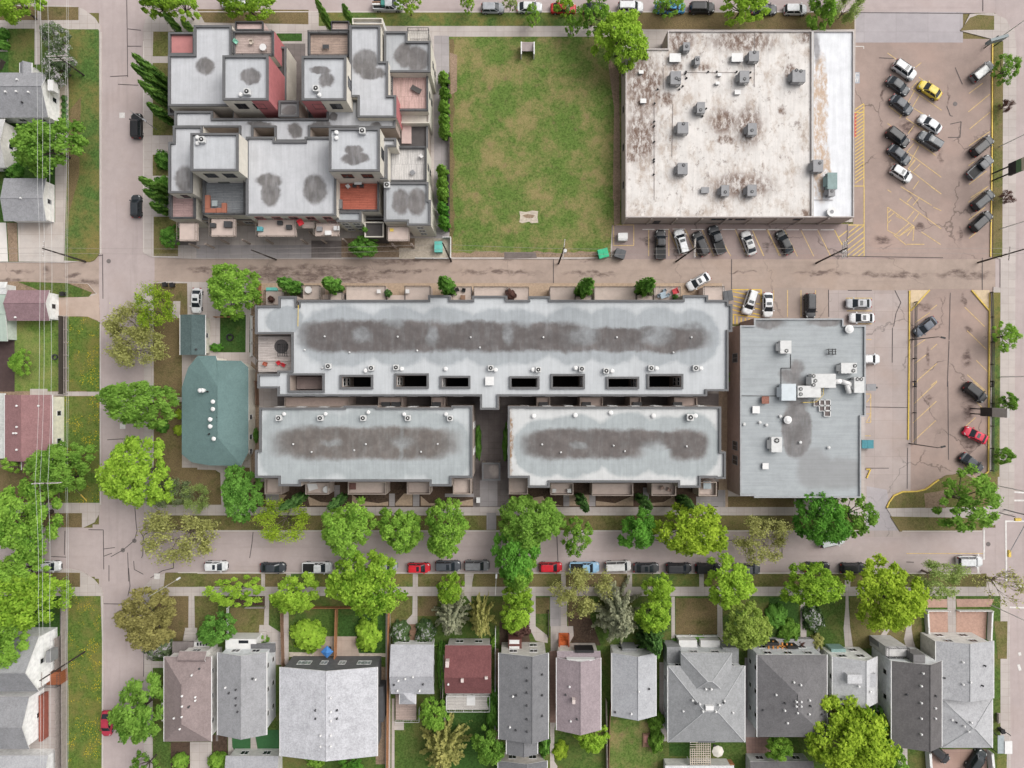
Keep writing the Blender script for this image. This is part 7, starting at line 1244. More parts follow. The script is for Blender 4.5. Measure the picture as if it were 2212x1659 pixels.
for kind, bx, h, mat, l, cat, g in [
    ('con', (1276, 1262, 1400, 1420), 13, 'spruce', 'big grey-green spruce with long radial boughs in front of the light-grey gabled house', 'conifer', None), ('fir', (1376, 1350, 1452, 1438), 9, 'deep', 'dark drooping conifer right of the big grey spruce', 'conifer', None), ('con', (928, 1285, 1018, 1398), 10, 'spruce', 'blue-green spruce above the dark red-brown bungalow, left one of two conifers', 'conifer', None), ('con', (1006, 1293, 1070, 1402), 10, 'gold', 'golden-green conifer above the dark red-brown bungalow', 'conifer', None), ('con', (894, 1566, 1018, 1700), 10, 'gold', 'yellow-green conifer at the bottom edge with long feathery boughs', 'conifer', None),
    ('shrub', (630, 1343, 702, 1408), 2.2, 'lime', 'broad clipped bush in front of the very large pale-grey roof, left of the patio', 'bush', None), ('shrub', (766, 1340, 820, 1410), 2.6, 'lime', 'tall clipped bush right of the patio before the very large roof', 'bush', None), ('shrub', (843, 1344, 886, 1396), 2.5, 'white', 'white-flecked bush left of the cottage steps', 'bush', None), ('shrub', (897, 1340, 940, 1396), 2.5, 'white', 'white-flecked bush right of the cottage steps', 'bush', None),
    ('shrub', (310, 1380, 372, 1428), 3, 'lilac', 'grey-green flowering bush beside the brown hip-roofed house', 'bush', None), ('mid', (90, 46, 152, 122), 5.5, 'lilac', 'upper pale-blossomed bush in the top left yard', 'flowering tree', None), ('mid', (92, 104, 164, 188), 5.5, 'lilac', 'lower pale-blossomed bush beside the white end wall', 'flowering tree', None), ('shrub', (8, 348, 44, 386), 2.2, 'dark', 'dark round bush left of the spreading green tree', 'bush', None), ('shrub', (-10, 60, 16, 84), 1.6, 'dark', 'upper dark bush cut by the left edge', 'bush', None), ('shrub', (-12, 84, 16, 104), 1.6, 'dark', 'lower dark bush cut by the left edge', 'bush', None),
    ('shrub', (334, 324, 364, 362), 2.6, 'dark', 'dark bush at the west wall of the apartments, upper one', 'bush', None), ('shrub', (328, 380, 366, 410), 2.6, 'dark', 'dark bush at the west wall of the apartments, lower one', 'bush', None), ('mid', (344, 486, 394, 536), 4, 'dark', 'small dark tree at the lower left corner of the apartments', 'bush', None), ('mid', (752, 506, 822, 556), 5, 'dark', 'leafy tree standing in front of the apartment balconies on the alley', 'tree', None),
    ('shrub', (1164, 1586, 1188, 1636), 3, 'dark', 'dark green bush wedged right of the long charcoal house', 'bush', None), ('shrub', (1402, 1540, 1436, 1580), 3, 'green', 'green bush at the lower right corner of the light-grey gabled house', 'bush', None), ('shrub', (1404, 1578, 1434, 1630), 3, 'green', 'green hedge bush left of the broad hip-roofed house, bottom', 'bush', None), ('shrub', (1794, 1490, 1822, 1546), 5, 'gold', 'brownish-green thuja at the right wall of the charcoal hip roof', 'bush', None), ('shrub', (1090, 1342, 1144, 1378), 2.4, 'plum', 'dark plum-red bush in front of the long charcoal house', 'bush', None), ('shrub', (1754, 1370, 1780, 1405), 1.8, 'olive', 'round yellowish bush at the corner of the charcoal hip roof', 'bush', None),
    ('shrub', (1656, 1306, 1700, 1356), 1.8, 'dark', 'dark garden bush left of the narrow front path', 'bush', None), ('shrub', (1684, 1340, 1730, 1390), 1.8, 'green', 'green garden bush by the charcoal hip roof porch', 'bush', None), ('shrub', (1738, 1310, 1780, 1364), 2.0, 'white', 'emerald bush dotted with white beside the front lawn', 'bush', None), ('shrub', (1722, 1380, 1740, 1402), 1.4, 'plum', 'small plum bush by the porch steps', 'bush', None), ('shrub', (1050, 1490, 1080, 1580), 2.6, 'dark', 'long dark bush between the white deck and the charcoal roof', 'bush', None), ('shrub', (900, 1390, 944, 1402), 1.2, 'green', 'low green strip of shrub under the blue-green spruce', 'bush', None), ('shrub', (1060, 1376, 1072, 1404), 1.6, 'bright', 'small bright bush right of the golden conifer', 'bush', None), ('shrub', (452, 742, 480, 760), 1.2, 'emer', 'small bright bush between the green garage and the yard', 'bush', None), ('shrub', (945, 1390, 965, 1500), 1.6, 'dark', 'narrow ivy hedge between the cottage and the red-brown bungalow', 'hedge', None), ('shrub', (1410, 1370, 1430, 1432), 3, 'dark', 'narrow dark bush below the dark drooping conifer', 'bush', None),
    ('shrub', (1026, 920, 1040, 990), 1.2, 'dark', 'left planting strip of the paved courtyard', 'hedge', None), ('shrub', (1086, 918, 1100, 992), 1.2, 'dark', 'right planting strip of the paved courtyard', 'hedge', None), ('shrub', (1572, 802, 1586, 828), 2.0, 'bright', 'small bright plant in the gap between the condo and the grey commercial wall', 'bush', None), ('shrub', (378, 884, 396, 906), 1.3, 'yel', 'upper yellow-green bush at the left wall of the green-roofed house', 'bush', None), ('shrub', (374, 918, 396, 940), 1.3, 'yel', 'lower yellow-green bush at the left wall of the green-roofed house', 'bush', None), ('shrub', (336, 906, 360, 936), 2.2, 'dark', 'dark bush under the broad mid-green tree', 'bush', None), ('shrub', (1128, 1070, 1150, 1092), 1.0, 'green', 'low green clump in the mulch before the right condo block', 'bush', None), ('shrub', (546, 925, 556, 955), 1.4, 'dark', 'slim dark bush between the green house and the condo', 'bush', None), ('shrub', (660, 1622, 700, 1660), 2.4, 'bright', 'bright bush under the lower edge of the very large roof, left', 'bush', None), ('mid', (730, 1630, 790, 1690), 5, 'emer', 'blue-green tree at the bottom edge under the very large roof', 'tree', None), ('shrub', (448, 1630, 492, 1670), 2.5, 'bright', 'bright bush at the bottom edge below the brown hip-roofed house', 'bush', None), ('shrub', (370, 1630, 404, 1664), 2, 'bright', 'small bright bush at the bottom edge by the stepping path', 'bush', None), ('shrub', (1196, 1602, 1226, 1640), 1.0, 'yel', 'yellow-flowered clump on the lawn behind the mauve-brown house', 'bush', None), ('shrub', (1460, 1374, 1546, 1388), 1.0, 'dark', 'long low planting below the square front lawn', 'hedge', None), ('shrub', (560, 1372, 580, 1390), .9, 'green', 'tiny shrub by the second house steps', 'bush', None)]:
    con = kind in ('con', 'fir')
    if con:   # apex leans outwards: stand the tree where its boughs centre
        tree(kind, bx, h, mat, l, cat, 'conifers in the front and back gardens', 'conifer')
    else: tree(kind, bx, h, mat, l, cat, 'flowering trees' if cat == 'flowering tree' else 'hedges and strips' if cat == 'hedge' else 'small trees by the apartments' if cat == 'tree' else 'bushes', {'tree': 'tree', 'hedge': 'hedge', 'flowering tree': 'tree'}.get(cat, 'bush'))
def col(base, tip, r, mat, label, g, hmin=3.0):
    """slim upright tree: foot and tip read in the survey fix its height"""
    b = Vector((base[0] - 1106, base[1] - 829.5)); t_ = Vector((tip[0] - 1106, tip[1] - 829.5)); k = t_.length / max(b.length, 1); h = max(hmin, H * (1 - 1 / max(k, 1.001)))
    q = at(base, 0); ps = PR['col']; me, tk = ps[rt.randrange(3)]; t = thing('columnar_tree', label, 'columnar tree', (q.x, q.y, KZ), rt.uniform(0, 6), g); t.scale = (r, r, h)
    o = bpy.data.objects.new('crown', me); C.objects.link(o); o.parent = t; o.material_slots[0].link = 'OBJECT'; o.material_slots[0].material = LM[mat]
    o2 = bpy.data.objects.new('trunk', tk); C.objects.link(o2); o2.parent = t
g = 'columnar poplars left of the apartments'
for i, (b, tp) in enumerate([(t00(1425, 730), t00(1100, 478)), (t00(1415, 800), t00(1085, 565)), (t00(1420, 890), t00(1130, 718)), (t00(1450, 1030), t00(1222, 880)), (t01(1400, 60), t00(1150, 1510)), (t01(1390, 130), t01(1180, 78)), (t01(1400, 215), t01(1235, 182))]): col(b, tp, 1.15, 'pop', f'{"topmost" if i == 0 else ORD[i]} {"" if i == 0 else "from the top "}of seven slim poplars along the left side of the apartments'.replace('  ', ' '), g)
for b, tp, l in [(t00(1500, 265), t00(1350, 128), 'left slim poplar at the top left corner of the apartments'), (t00(1590, 255), t00(1535, 145), 'second slim poplar at the top left corner of the apartments'), (t10(650, 250), t10(515, 5), 'tall slim poplar leaning over the top pavement between two terraces'), (t10(815, 195), t10(738, 45), 'shorter slim poplar right of the tall one on the top pavement')]: col(b, tp, .85, 'pop', l, 'columnar poplars above the apartments')
g = 'slim trees along the apartments\' right side'
for i, (x, y) in enumerate([(1580, 660), (1590, 790), (1585, 900), (1585, 1010), (1590, 1100), (1570, 1430), (1575, 1540), (1575, 1620)] + [(1580, 1740), (1590, 1850)]): col(t10(x + 10, y + 40), t10(x - 18, y - 50), 1.25, 'green' if i < 8 else 'emer', f'{"topmost" if i == 0 else ORD[i] + " from the top"} of ten slim shrubs between the apartments and the vacant lot', g)
for i, (t, b, tp) in enumerate([(t11, (390, 860), (240, 740)), (t11, (720, 850), (610, 750)), (t11, (1640, 880), (1600, 745)), (t21, (610, 890), (650, 755)), (t21, (1090, 870), (1180, 750))]): col(t(*b), t(*tp), 1.7, 'dark', f'{NAMES[i]} of five dark bushy trees between the alley and the long condo', 'small trees between alley and condo')
for t, b, tp, l in [(t12, (440, 940), (235, 1065), 'dark slim spruce near the left end of the lower-left condo front'), (t12, (765, 950), (640, 1060), 'dark slim spruce behind the first leafy tree of three'), (t22, (590, 945), (678, 1065), 'leftmost dark slim spruce in front of the right condo block'), (t22, (1085, 950), (1190, 1055), 'middle dark slim spruce in front of the right condo block'), (t22, (1425, 960), (1530, 1050), 'right dark slim spruce in front of the right condo block')]: col(t(*b), t(*tp), 1.15, 'deep', l, 'slim spruces along the condo front')
# ================================================================ POLES, WIRES, FENCES, SMALL THINGS
def pole(b, tp, label, arms=((-.5, 0),), arm_dir=(1, 0), r=.17, lampz=None, al=1.3, tf=False):
    """wooden pole: foot and tip read in the survey give the lean and height"""
    p = at(b, 0); bl = Vector((b[0] - 1106, b[1] - 829.5)).length; tlen = Vector((tp[0] - 1106, tp[1] - 829.5)).length
    h = min(13.0, max(8.5, H * (1 - bl / tlen))); q = at(tp, h); t = thing('utility_pole', label, 'utility pole', (p.x, p.y, KZ * 0), 0, 'wooden utility poles')
    mb = MB(); mb.tube((p.x, p.y, 0), q, r, r * .62, 9); mb.build('pole', wood_pole, t); d = Vector((arm_dir[0], arm_dir[1], 0)).normalized()
    for dz, off in arms:
        c = p.lerp(q, (h + dz) / h); mb = MB(); mb.bar(c - d * al + Vector((0, 0, 0)), c + d * al, .14, .14); a = mb.build('crossarm', plain('pale_crossarm', (176, 168, 162), .8), t)
        for k in (-1, -.45, .45, 1): m = MB(); e = c + d * al * .92 * k; m.tube((e.x, e.y, e.z + .14), (e.x, e.y, e.z + .36), .06, .045, 7); m.build('insulator', white_paint, a)
    if tf: c = p.lerp(q, .8) + Vector((.35, 0, 0)); mb = MB(); mb.tube(c - Vector((0, 0, .6)), c + Vector((0, 0, .5)), .3, .3, 12); mb.build('transformer', pale_metal, t)
    return t, q
P1, q1 = pole(t00(700, 628), t00(470, 462), 'leaning-looking pole with two crossarms beside the blossomed bushes, top left', ((-.25, 0), (-1.3, 0), (-2.0, 0)), (1, .05), al=1.9)
P2, q2 = pole(t01(712, 622), t01(352, 512), 'wooden pole at the corner of the left alley mouth, over the concrete pad', ((-.4, 0),), (.05, 1))
P3, q3 = pole(t02(690, 775), t02(370, 848), 'wooden pole with pale crossarms rising out of the tree by the reddish-brown bungalow', ((-.3, 0), (-.9, 0)), (1, .03), al=2.4)
P4, q4 = pole(t03(708, 692), t03(330, 935), 'wooden pole in front of the white two-storey house', ((-.5, 0),), (.02, 1), al=1.2)
P5, q5 = pole(t11(190, 606), t01(2085, 525), 'wooden pole at the alley edge before the apartment ramps', (), r=.15)
P6, q6 = pole(t11(1642, 620), t11(1570, 468), 'wooden pole at the corner of the white fence by the vacant lot', (), r=.17)
P7, q7 = pole(t21(430, 638), t21(478, 505), 'wooden pole with a pale transformer at the lower edge of the vacant lot', ((-.8, 0),), (.1, 1), al=1.6, tf=True)
P8, q8 = pole(t21(1405, 622), t21(1570, 505), 'wooden pole leaning across the white SUV and black SUV bays', ((-.5, 0), (-1.0, .4)), (.05, 1), al=1.6)
P9, q9 = pole(t31(488, 634), t31(745, 508), 'wooden pole by the alley left of the big yellow hatching', ((-.4, 0), (-1.0, 0), (-1.6, 0)), (.05, 1), al=1.4, tf=True)
P10, q10 = pole(t31(1830, 630), t31(2215, 518), 'wooden pole at the alley\'s right end by the east verge', ((-3.5, 0),), (.1, 1), al=1.2)
def wire(pts, label, grp, m, r=.022):
    mb = MB()
    for a, b in zip(pts, pts[1:]):
        n = 8
        for i in range(n):
            f, g_ = i / n, (i + 1) / n; s = lambda x: a.lerp(b, x) - Vector((0, 0, 4 * .35 * x * (1 - x))); mb.tube(s(f), s(g_), r, r, 4, 0, False)
    tag(mb.build('power_line', m), label, 'power line', grp)
wm_ = plain('weathered_wire', (214, 214, 212), .6)
for i, (xs_, l) in enumerate([((280, 310, 328, 290, 318, 330), 'leftmost thin wire running the full height of the picture over the left yards'), ((325, 352, 366, 330, 350, 352), 'middle of three wires down the left yards, past the reddish-brown roof'), ((386, 412, 425, 396, 410, 405), 'third wire down the left yards, nearest the row of poles')]):
    Y = [-60, 403, 700, 1047, 1300, 1720]; wire([at((xs_[j] * .2604, Y[j]), 11.2 + .15 * i) for j in range(6)], l, 'wires over the left yards', wm_, .021)
for i, (xa, l) in enumerate([(543, 'fainter left wire crossing the west verge lengthwise'), (556, 'fainter right wire crossing the west verge lengthwise')]): wire([at((xa * .2604, y), 7.5) for y in (-60, 163, 565, 1030, 1407, 1720)], l, 'faint wires over the west verge', wm_, .016)
for z, dy, l in [(10.6, -.6, 'upper thin wire along the alley from pole to pole'), (9.6, .5, 'lower thin wire along the alley from pole to pole')]:
    wire([Vector((-110, q2.y + dy, z))] + [Vector((q.x, q.y + dy, z)) for q in (q2, q5, q6, q7, q8, q9, q10)] + [Vector((125, q10.y + dy, z))], l, 'wires along the alley', plain('dull_wire', (150, 142, 136), .6), .025)
def lamp(b, tip, label, h=9.5, m=pale_metal, heads=1, r=.09, arm=None):
    p = at(b, 0); t = thing('street_lamp', label, 'street lamp', (p.x, p.y, 0), 0, 'street lamps'); q = at(tip, h); mb = MB(); mb.tube((p.x, p.y, 0), (p.x, p.y, h), r, r * .65, 8); mb.build('pole', m, t)
    mb = MB(); e = Vector((q.x, q.y, h)); mb.tube((p.x, p.y, h - .1), e, r * .55, r * .45, 6); mb.build('arm', m, t)
    mb = MB(); d = (e - Vector((p.x, p.y, h))).normalized(); mb.bar(e - d * .1, e + d * .7, .3, .16); mb.build('lamp_head', m, t)
for b, l in [(t30(2030, 300), 'pale street lamp at the top right corner by the slanted sign'), (t30(2005, 1218), 'pale street lamp on the east verge above the multicoloured pylon'), (t31(2010, 352), 'pale street lamp on the east verge near the lowest black SUV'), (t31(2010, 1578), 'pale street lamp beside the lower car park, above the round tree'), (t32(1955, 858), 'pale street lamp beside the wide corner tree'), (t33(1935, 305), 'dark-footed street lamp at the gravel squares corner')]:
    p = at(b, 0); q = (b[0] + 75 * 1.0, b[1] - 34 if b[1] < 829 else b[1] + 8)
    k = (H - 9.5) / H; top = (1106 + (b[0] - 1106) / k, 829.5 + (b[1] - 829.5) / k); lamp(b, (top[0] + 22, top[1]), l)
for b, tp, l in [(t31(1262, 1272), t31(1525, 1250), 'dark car-park lamp at the left fence, upper one'), (t32(1258, 515), t32(1525, 545), 'dark car-park lamp at the left fence, lower one')]:
    k = (H - 8.5) / H; lamp(b, (tp[0], tp[1]), l, 8.5, black, r=.1)
lamp(t00(1305, 1078), t00(1190, 990), 'slim street lamp on the verge right of the black SUV on the west road', 9, grey_metal, r=.06)
lamp(t03(1385, 150), t03(1470, 95), 'white-headed street lamp on the lawn corner below the crossing', 6, pale_metal, r=.06)
lamp(t13(2012, 155), t13(2015, 80), 'white-headed lamp on the verge left of the three-part lime row', 5, white_paint, r=.06)
# pylon signs
def pylon(b, L_, w, h, cols, label, ang=0):
    p = at(b, 0); t = thing('pylon_sign', label, 'pylon sign', (p.x, p.y, 0), 0, 'pylon signs'); mb = MB(); [mb.box(p.x - .12, p.y + s * w * .3 - .1, 0, p.x + .12, p.y + s * w * .3 + .1, h * .45) for s in (-1, 1)]; mb.build('post', black, t)
    for i, (c, z0, z1) in enumerate(cols): mb = MB(); mb.box(p.x - .22, p.y - w / 2, h * z0 + .002, p.x + .22, p.y + w / 2, h * z1, 0, True); mb.build('panel', plain('sign_' + c[0], c[1], .5, .1), t)
pylon(t30(1945, 1472), 0, 2.2, 10.5, [(('charcoal', (52, 52, 54)), .42, .6), (('green', (96, 132, 96)), .6, .72), (('cream', (214, 208, 186)), .72, .78), (('red', (150, 84, 78)), .78, .9), (('grey', (128, 140, 134)), .9, 1)], 'tall multicoloured sign pylon leaning over the east verge')
pylon(t32(1770, 246), 0, 1.6, 9.5, [(('black', (44, 43, 43)), .3, .62), (('pale', (186, 182, 178)), .62, 1)], 'dark and pale sign pylon at the right fence of the lower car park')
sg = thing('billboard', 'slanted grey roadside sign on dark legs at the top of the east verge', 'sign', at(t30(1955, 370))); mb = MB(); a, b = at(t30(1890, 368), 3.2), at(t30(2035, 325), 3.2); mb.bar(a, b, .5, 1.5); mb.build('board', plain('sign_grey', (132, 142, 144), .5), sg)
for p in (t30(1895, 372), t30(1880, 400), t30(1960, 385)): q = at(p, 0); mb = MB(); mb.box(q.x - .07, q.y - .07, 0, q.x + .07, q.y + .07, 3.3); mb.build('leg', black, sg)
vs_ = thing('lot_sign', 'white-framed sign board on two posts at the top of the vacant lot', 'sign', at(t20(175, 375))); a = at(t20(122, 352), 2.0); b = at(t20(228, 352), 2.0); mb = MB(); mb.bar(a - Vector((0, .0, 1.4)), b - Vector((0, 0, 1.4)), .12, 1.4); mb.build('board', plain('sign_back', (186, 172, 170), .7), vs_)
mb = MB(); mb.poly([a, b, b + Vector((0, -1.25, -.7)), a + Vector((0, -1.25, -.7))]); mb.poly([p - Vector((0, 0, .08)) for p in (a + Vector((0, -1.25, -.7)), b + Vector((0, -1.25, -.7)), b, a)]); mb.build('panel', plain('sign_back', (186, 172, 170), .7), vs_)
for x in (122, 215, 228): q = at(t20(x if x != 215 else 130, 360), 0)
for e in (a, b): mb = MB(); mb.box(e.x - .1, e.y - 2.2, .13, e.x + .1, e.y + .1, 2.1); mb.build('post', white_paint, vs_)
tsg = thing('traffic_signal', 'yellow traffic signal hanging by the white crosswalk lines at the right edge', 'traffic signal', at(t32(2085, 1090))); mb = MB(); p = at(t32(2045, 1062), 0); mb.tube((p.x, p.y, 0), (p.x, p.y, 6.5), .12, .09, 8); mb.tube((p.x, p.y, 6.3), at(t32(2092, 1420), 6.3), .07, .06, 6); mb.build('mast', grey_metal, tsg); mb = MB(); q = at(t32(2092, 1430), 6.2); mb.box(q.x - .22, q.y - .6, 5.9, q.x + .22, q.y + .6, 6.3, 0, True); mb.build('signal_head', yellow_paint, tsg)
ts2 = thing('traffic_signal', 'yellow signal head beside the wide corner tree', 'traffic signal', at(t32(2000, 1095))); mb = MB(); p = at(t32(1990, 1085), 0); mb.tube((p.x, p.y, 0), (p.x, p.y, 4.6), .1, .08, 8); mb.build('mast', grey_metal, ts2); mb = MB(); mb.box(p.x - .2, p.y - .7, 4.4, p.x + .9, p.y - .2, 4.8, 0, True); mb.build('signal_head', yellow_paint, ts2)
# fences
def fence(pts, h, m, label, th=.1, name='fence', rails=False, grp='garden fences', gap=2.2, z0=.1):
    t = thing(name, label, 'fence', at(pts[0], 0), 0, grp); mb = MB()
    for a, b in zip(pts, pts[1:]):
        A, B = at(a, 0), at(b, 0)
        if rails: [mb.bar(A + Vector((0, 0, z)), B + Vector((0, 0, z)), th, .06) for z in (h * .35, h * .65, h)]
        else: mb.bar(A + Vector((0, 0, z0)), B + Vector((0, 0, z0)), th, h - z0)
    mb.build('panel', m, t); n = 0
    for a, b in zip(pts, pts[1:]):
        A, B = at(a, 0), at(b, 0); k = max(1, int((B - A).length / gap))
        for i in range(k + (b == pts[-1])):
            if n > 40: break
            p = A.lerp(B, i / k); q = MB(); q.box(p.x - .08, p.y - .08, 0, p.x + .08, p.y + .08, h + .12); q.build('post', m, t); n += 1
gwood = plain('grey_fence_wood', (164, 154, 148), .85, .2, 2); dwood = plain('dark_fence_wood', (78, 70, 66), .85, .2, 2); rwood = plain('rusty_fence_wood', (170, 120, 84), .85, .2, 2)
for pts, h, m, l, kw in [
    ([(141, 685), (141, 850)], 1.8, dwood, 'dark board fence between the left lawn and the dandelion verge', {'th': .14, 'gap': 1.6}), ([(147.5, 685), (147.5, 850)], 1.2, gwood, 'thin pale fence line right beside the dark board fence', {'rails': True}), (t03.l(505, 560, 512, 1659), 1.7, gwood, 'grey fence along the right side of the white two-storey house, inner line', {}), (t03.l(560, 240, 562, 1700), 1.7, gwood, 'grey fence between the white house and the dandelion verge, outer line', {'gap': 3}),
    (t13.l(1132, 320, 1125, 1000, 1118, 1680), 1.7, rwood, 'rust-brown fence between the very large roof and the cottage', {'th': .16}), (t13.l(700, 322, 690, 740), 1.7, rwood, 'brown fence splitting the front garden by the blue umbrella', {'th': .16}), (t13.l(300, 318, 1135, 318), 1.2, rwood, 'orange-brown fence along the front of the two fenced gardens', {}), (t13.l(248, 340, 262, 860), 1.6, wood_fence, 'brown fence between the second house and the very large roof', {}), (t13.l(-50, 318, 100, 318), 1.0, gwood, 'pale fence in front of the second house\'s lawn', {'rails': True}), (t03.l(1905, 318, 1905, 560), 1.2, white_paint, 'pale post-and-rail fence at the left of the square brown lawn', {'rails': True}),
    (t13.l(1585, 700, 1575, 1100, 1600, 1280), 1.6, gwood, 'pale fence left of the dark red-brown bungalow', {}), (t13.l(2010, 480, 2005, 1400), 1.5, white_paint, 'white fence right of the golden conifer', {'rails': True}), (t13.l(1555, 660, 1560, 1050), 1.4, dwood, 'dark fence between the cottage and the red-brown bungalow', {}), (t23.l(345, 345, 345, 560), 1.0, dwood, 'dark low fence beside the grey stepping path', {'rails': True}), (t23.l(820, 1080, 825, 1659), 1.6, gwood, 'pale fence between the mauve and light-grey houses\' back lawns', {}), (t23.l(860, 1100, 850, 1240, 840, 1659), 1.2, wood_fence, 'brown fence at the left of the patchy back lawn', {}),
    (t23.l(1400, 552, 1745, 552), .9, white_paint, 'low white fence at the bottom of the square front lawn', {'rails': True}), (t23.l(1310, 1590, 1520, 1590), 1.7, rwood, 'rust-brown fence left of the lattice pergola', {'th': .3}), (t23.l(1695, 1590, 1860, 1590), 1.7, rwood, 'rust-brown fence right of the lattice pergola', {'th': .3}), (t33.l(575, 720, 585, 1410), 1.5, gwood, 'narrow grey fence right of the charcoal hip roof', {}),
    (t33.l(1390, 345, 1570, 345), 1.0, white_paint, 'white fence along the top of the left gravel square', {}), (t33.l(1650, 345, 1925, 345), 1.0, white_paint, 'white fence along the top of the right gravel square', {}), (t33.l(1385, 350, 1400, 610), 1.2, white_paint, 'white fence along the left of the gravel squares', {'th': .3}), (t33.l(1915, 350, 1905, 590), 1.2, white_paint, 'white fence along the right of the gravel squares', {'th': .3}), (t33.l(1395, 1505, 1410, 1720), 1.5, white_paint, 'white wall left of the paved court, bottom right', {'th': .45}), (t33.l(1905, 1505, 1925, 1720), 1.5, white_paint, 'white wall right of the paved court, bottom right', {'th': .45}),
    ([(971, 165), (971, 500)], 1.4, dwood, 'dark fence along the left side of the vacant lot', {'th': .14}), (t11.l(1580, 430, 1640, 430, 1640, 600), 1.3, white_paint, 'white picket fence round the gravel patio with the teal box', {}), (t11.l(1350, 598, 1640, 600), .9, pale_metal, 'pale rail along the alley side of the gravel patio', {'rails': True}), (t01.l(2170, 810, 2165, 1000), 1.5, rwood, 'pale brown fence at the left end of the long condo', {}), (t01.l(1800, 1085, 1965, 1085, 1960, 1020), 1.3, rwood, 'brown fence below the dense bright-green tree', {'rails': True}), ([(547, 684), (547, 770)], 1.3, white_paint, 'white fence between the small yard and the long condo', {'rails': True}),
    (t32.l(1290, 0, 1290, 520), 1.0, black, 'black railing at the left of the lower car park, lower half', {'rails': True, 'gap': 4}), (t31.l(1298, 960, 1292, 1659), 1.0, black, 'black railing at the left of the lower car park, upper half', {'rails': True, 'gap': 4}), (t31.l(1925, 880, 1938, 1290, 1932, 1659) + t32.l(1935, 0, 1932, 740), .9, black, 'black railing along the right side of the lower car park', {'rails': True, 'gap': 4}), (t00.l(20, 580, 50, 520), 1.2, dwood, 'short dark fence by the grey gabled house, top left', {}), (t02.l(2140, 0, 2150, 190), 1.6, wood_fence, 'brown fence between the green-roofed house and the condo', {})]:
    fence(pts, h, m, l, **kw)
# bins and boxes
def dumpster(p, w, d, rz, m, label, h=1.4):
    q = at(p, h); t = thing('dumpster', label, 'dumpster', (q.x, q.y, .02), rz, 'dumpsters'); local(True); b = MB(); lo = [(-w / 2, -d * .4, .15), (w / 2, -d * .4, .15), (w / 2, d * .4, .15), (-w / 2, d * .4, .15)]; hi = [(-w / 2, -d / 2, h - .2), (w / 2, -d / 2, h - .2), (w / 2, d / 2, h), (-w / 2, d / 2, h)]
    loft(b, [lo, hi], 0, True, True); b.build('body', m, t)
    for s in (-1, 1): k = MB(); k.box(min(s * .02, s * w / 2 * .98), -d / 2 * .96, h - .19, max(s * .02, s * w / 2 * .98), d / 2 * .98, h + .06, 0, True); k.build('lid', m, t); k = MB(); k.box(s * w / 2 - .08, -d * .3, .7, s * w / 2 + .08, d * .3, .85, 0, True); k.build('lift_pocket', dark_metal, t)
    local(False)
dumpster(t21(802, 552), 1.9, 1.7, .25, plain('green_dumpster', (58, 186, 136), .6), 'bright green dumpster at the lower right corner of the vacant lot'); dumpster(t21(942, 555), 1.9, 1.7, -.3, plain('grey_dumpster', (92, 94, 97), .6), 'dark grey dumpster beside the bright green one'); dumpster(t21(1835, 905), 1.8, 1.9, .15, plain('grey_dumpster', (92, 94, 97), .6), 'dark dumpster at the right end of the condo balconies'); dumpster(t32(915, 522), 2.2, 1.6, 0, plain('teal_dumpster', (72, 140, 152), .6), 'teal dumpster against the right wall of the grey commercial block')
def wheelie(p, label, m=black):
    q = at(p, 1); t = thing('wheeled_bin', label, 'rubbish bin', (q.x, q.y, KZ), .2, 'wheeled bins'); local(True); b = MB(); loft(b, [[(-.25, -.28, .1), (.25, -.28, .1), (.25, .28, .1), (-.25, .28, .1)], [(-.33, -.36, 1), (.33, -.36, 1), (.33, .36, 1), (-.33, .36, 1)]], 0); b.build('body', m, t); b = MB(); b.box(-.37, -.4, 1.003, .37, .4, 1.08, 0, True); b.build('lid', m, t); b = MB(); b.tube((-.3, .3, .12), (.3, .3, .12), .12, .12, 8); b.build('wheels', rubber, t); local(False)
for p, l in [(t01(1365, 812), 'left of two black bins at the alley corner'), (t01(1425, 815), 'right of two black bins at the alley corner'), (t01(515, 890), 'black bin beside the mauve garage'), (t33(2035, 1355), 'dark bin on the pavement above the bus shelter')]: wheelie(p, l)
tb_ = thing('utility_box', 'pale grey utility box inside a yellow painted square by the vacant lot', 'utility box', at(t21(965, 415))); a = wr(t21.r(928, 385, 1003, 445), 1.4); mb = MB(); mb.box(a[0], a[1], .05, a[2], a[3], 1.3); mb.build('cabinet', pale_metal, tb_); mb = MB(); mb.box(a[0] - .05, a[1] + .3, 1.302, a[2] + .05, a[3] + .05, 1.42, 0, True); mb.build('lid', white_paint, tb_)
tb_ = thing('storage_box', 'teal tank-like box on the gravel patio at the apartment corner', 'storage box', at(t11(1535, 500))); a = wr(t11.r(1505, 455, 1565, 540), 1.5); mb = MB(); mb.box(a[0], a[1], .13, a[2], a[3], 1.4); mb.build('body', plain('teal_plastic', (110, 196, 184), .5), tb_); mb = MB(); mb.box(a[0] - .06, a[1] - .06, 1.402, a[2] + .06, a[3] + .06, 1.5, 0, True); mb.build('lid', plain('teal_plastic', (110, 196, 184), .5), tb_)
tb_ = thing('storage_box', 'teal box in the left corner balcony of the long condo', 'storage box', at(t11(150, 852))); a = wr(t11.r(108, 838, 190, 864), 1.2); mb = MB(); mb.box(a[0], a[1], .13, a[2], a[3], 1.1); mb.build('body', plain('teal_plastic', (110, 196, 184), .5), tb_); mb = MB(); mb.box(a[0] - .05, a[1] - .05, 1.102, a[2] + .05, a[3] + .05, 1.2, 0, True); mb.build('lid', plain('teal_plastic', (110, 196, 184), .5), tb_)
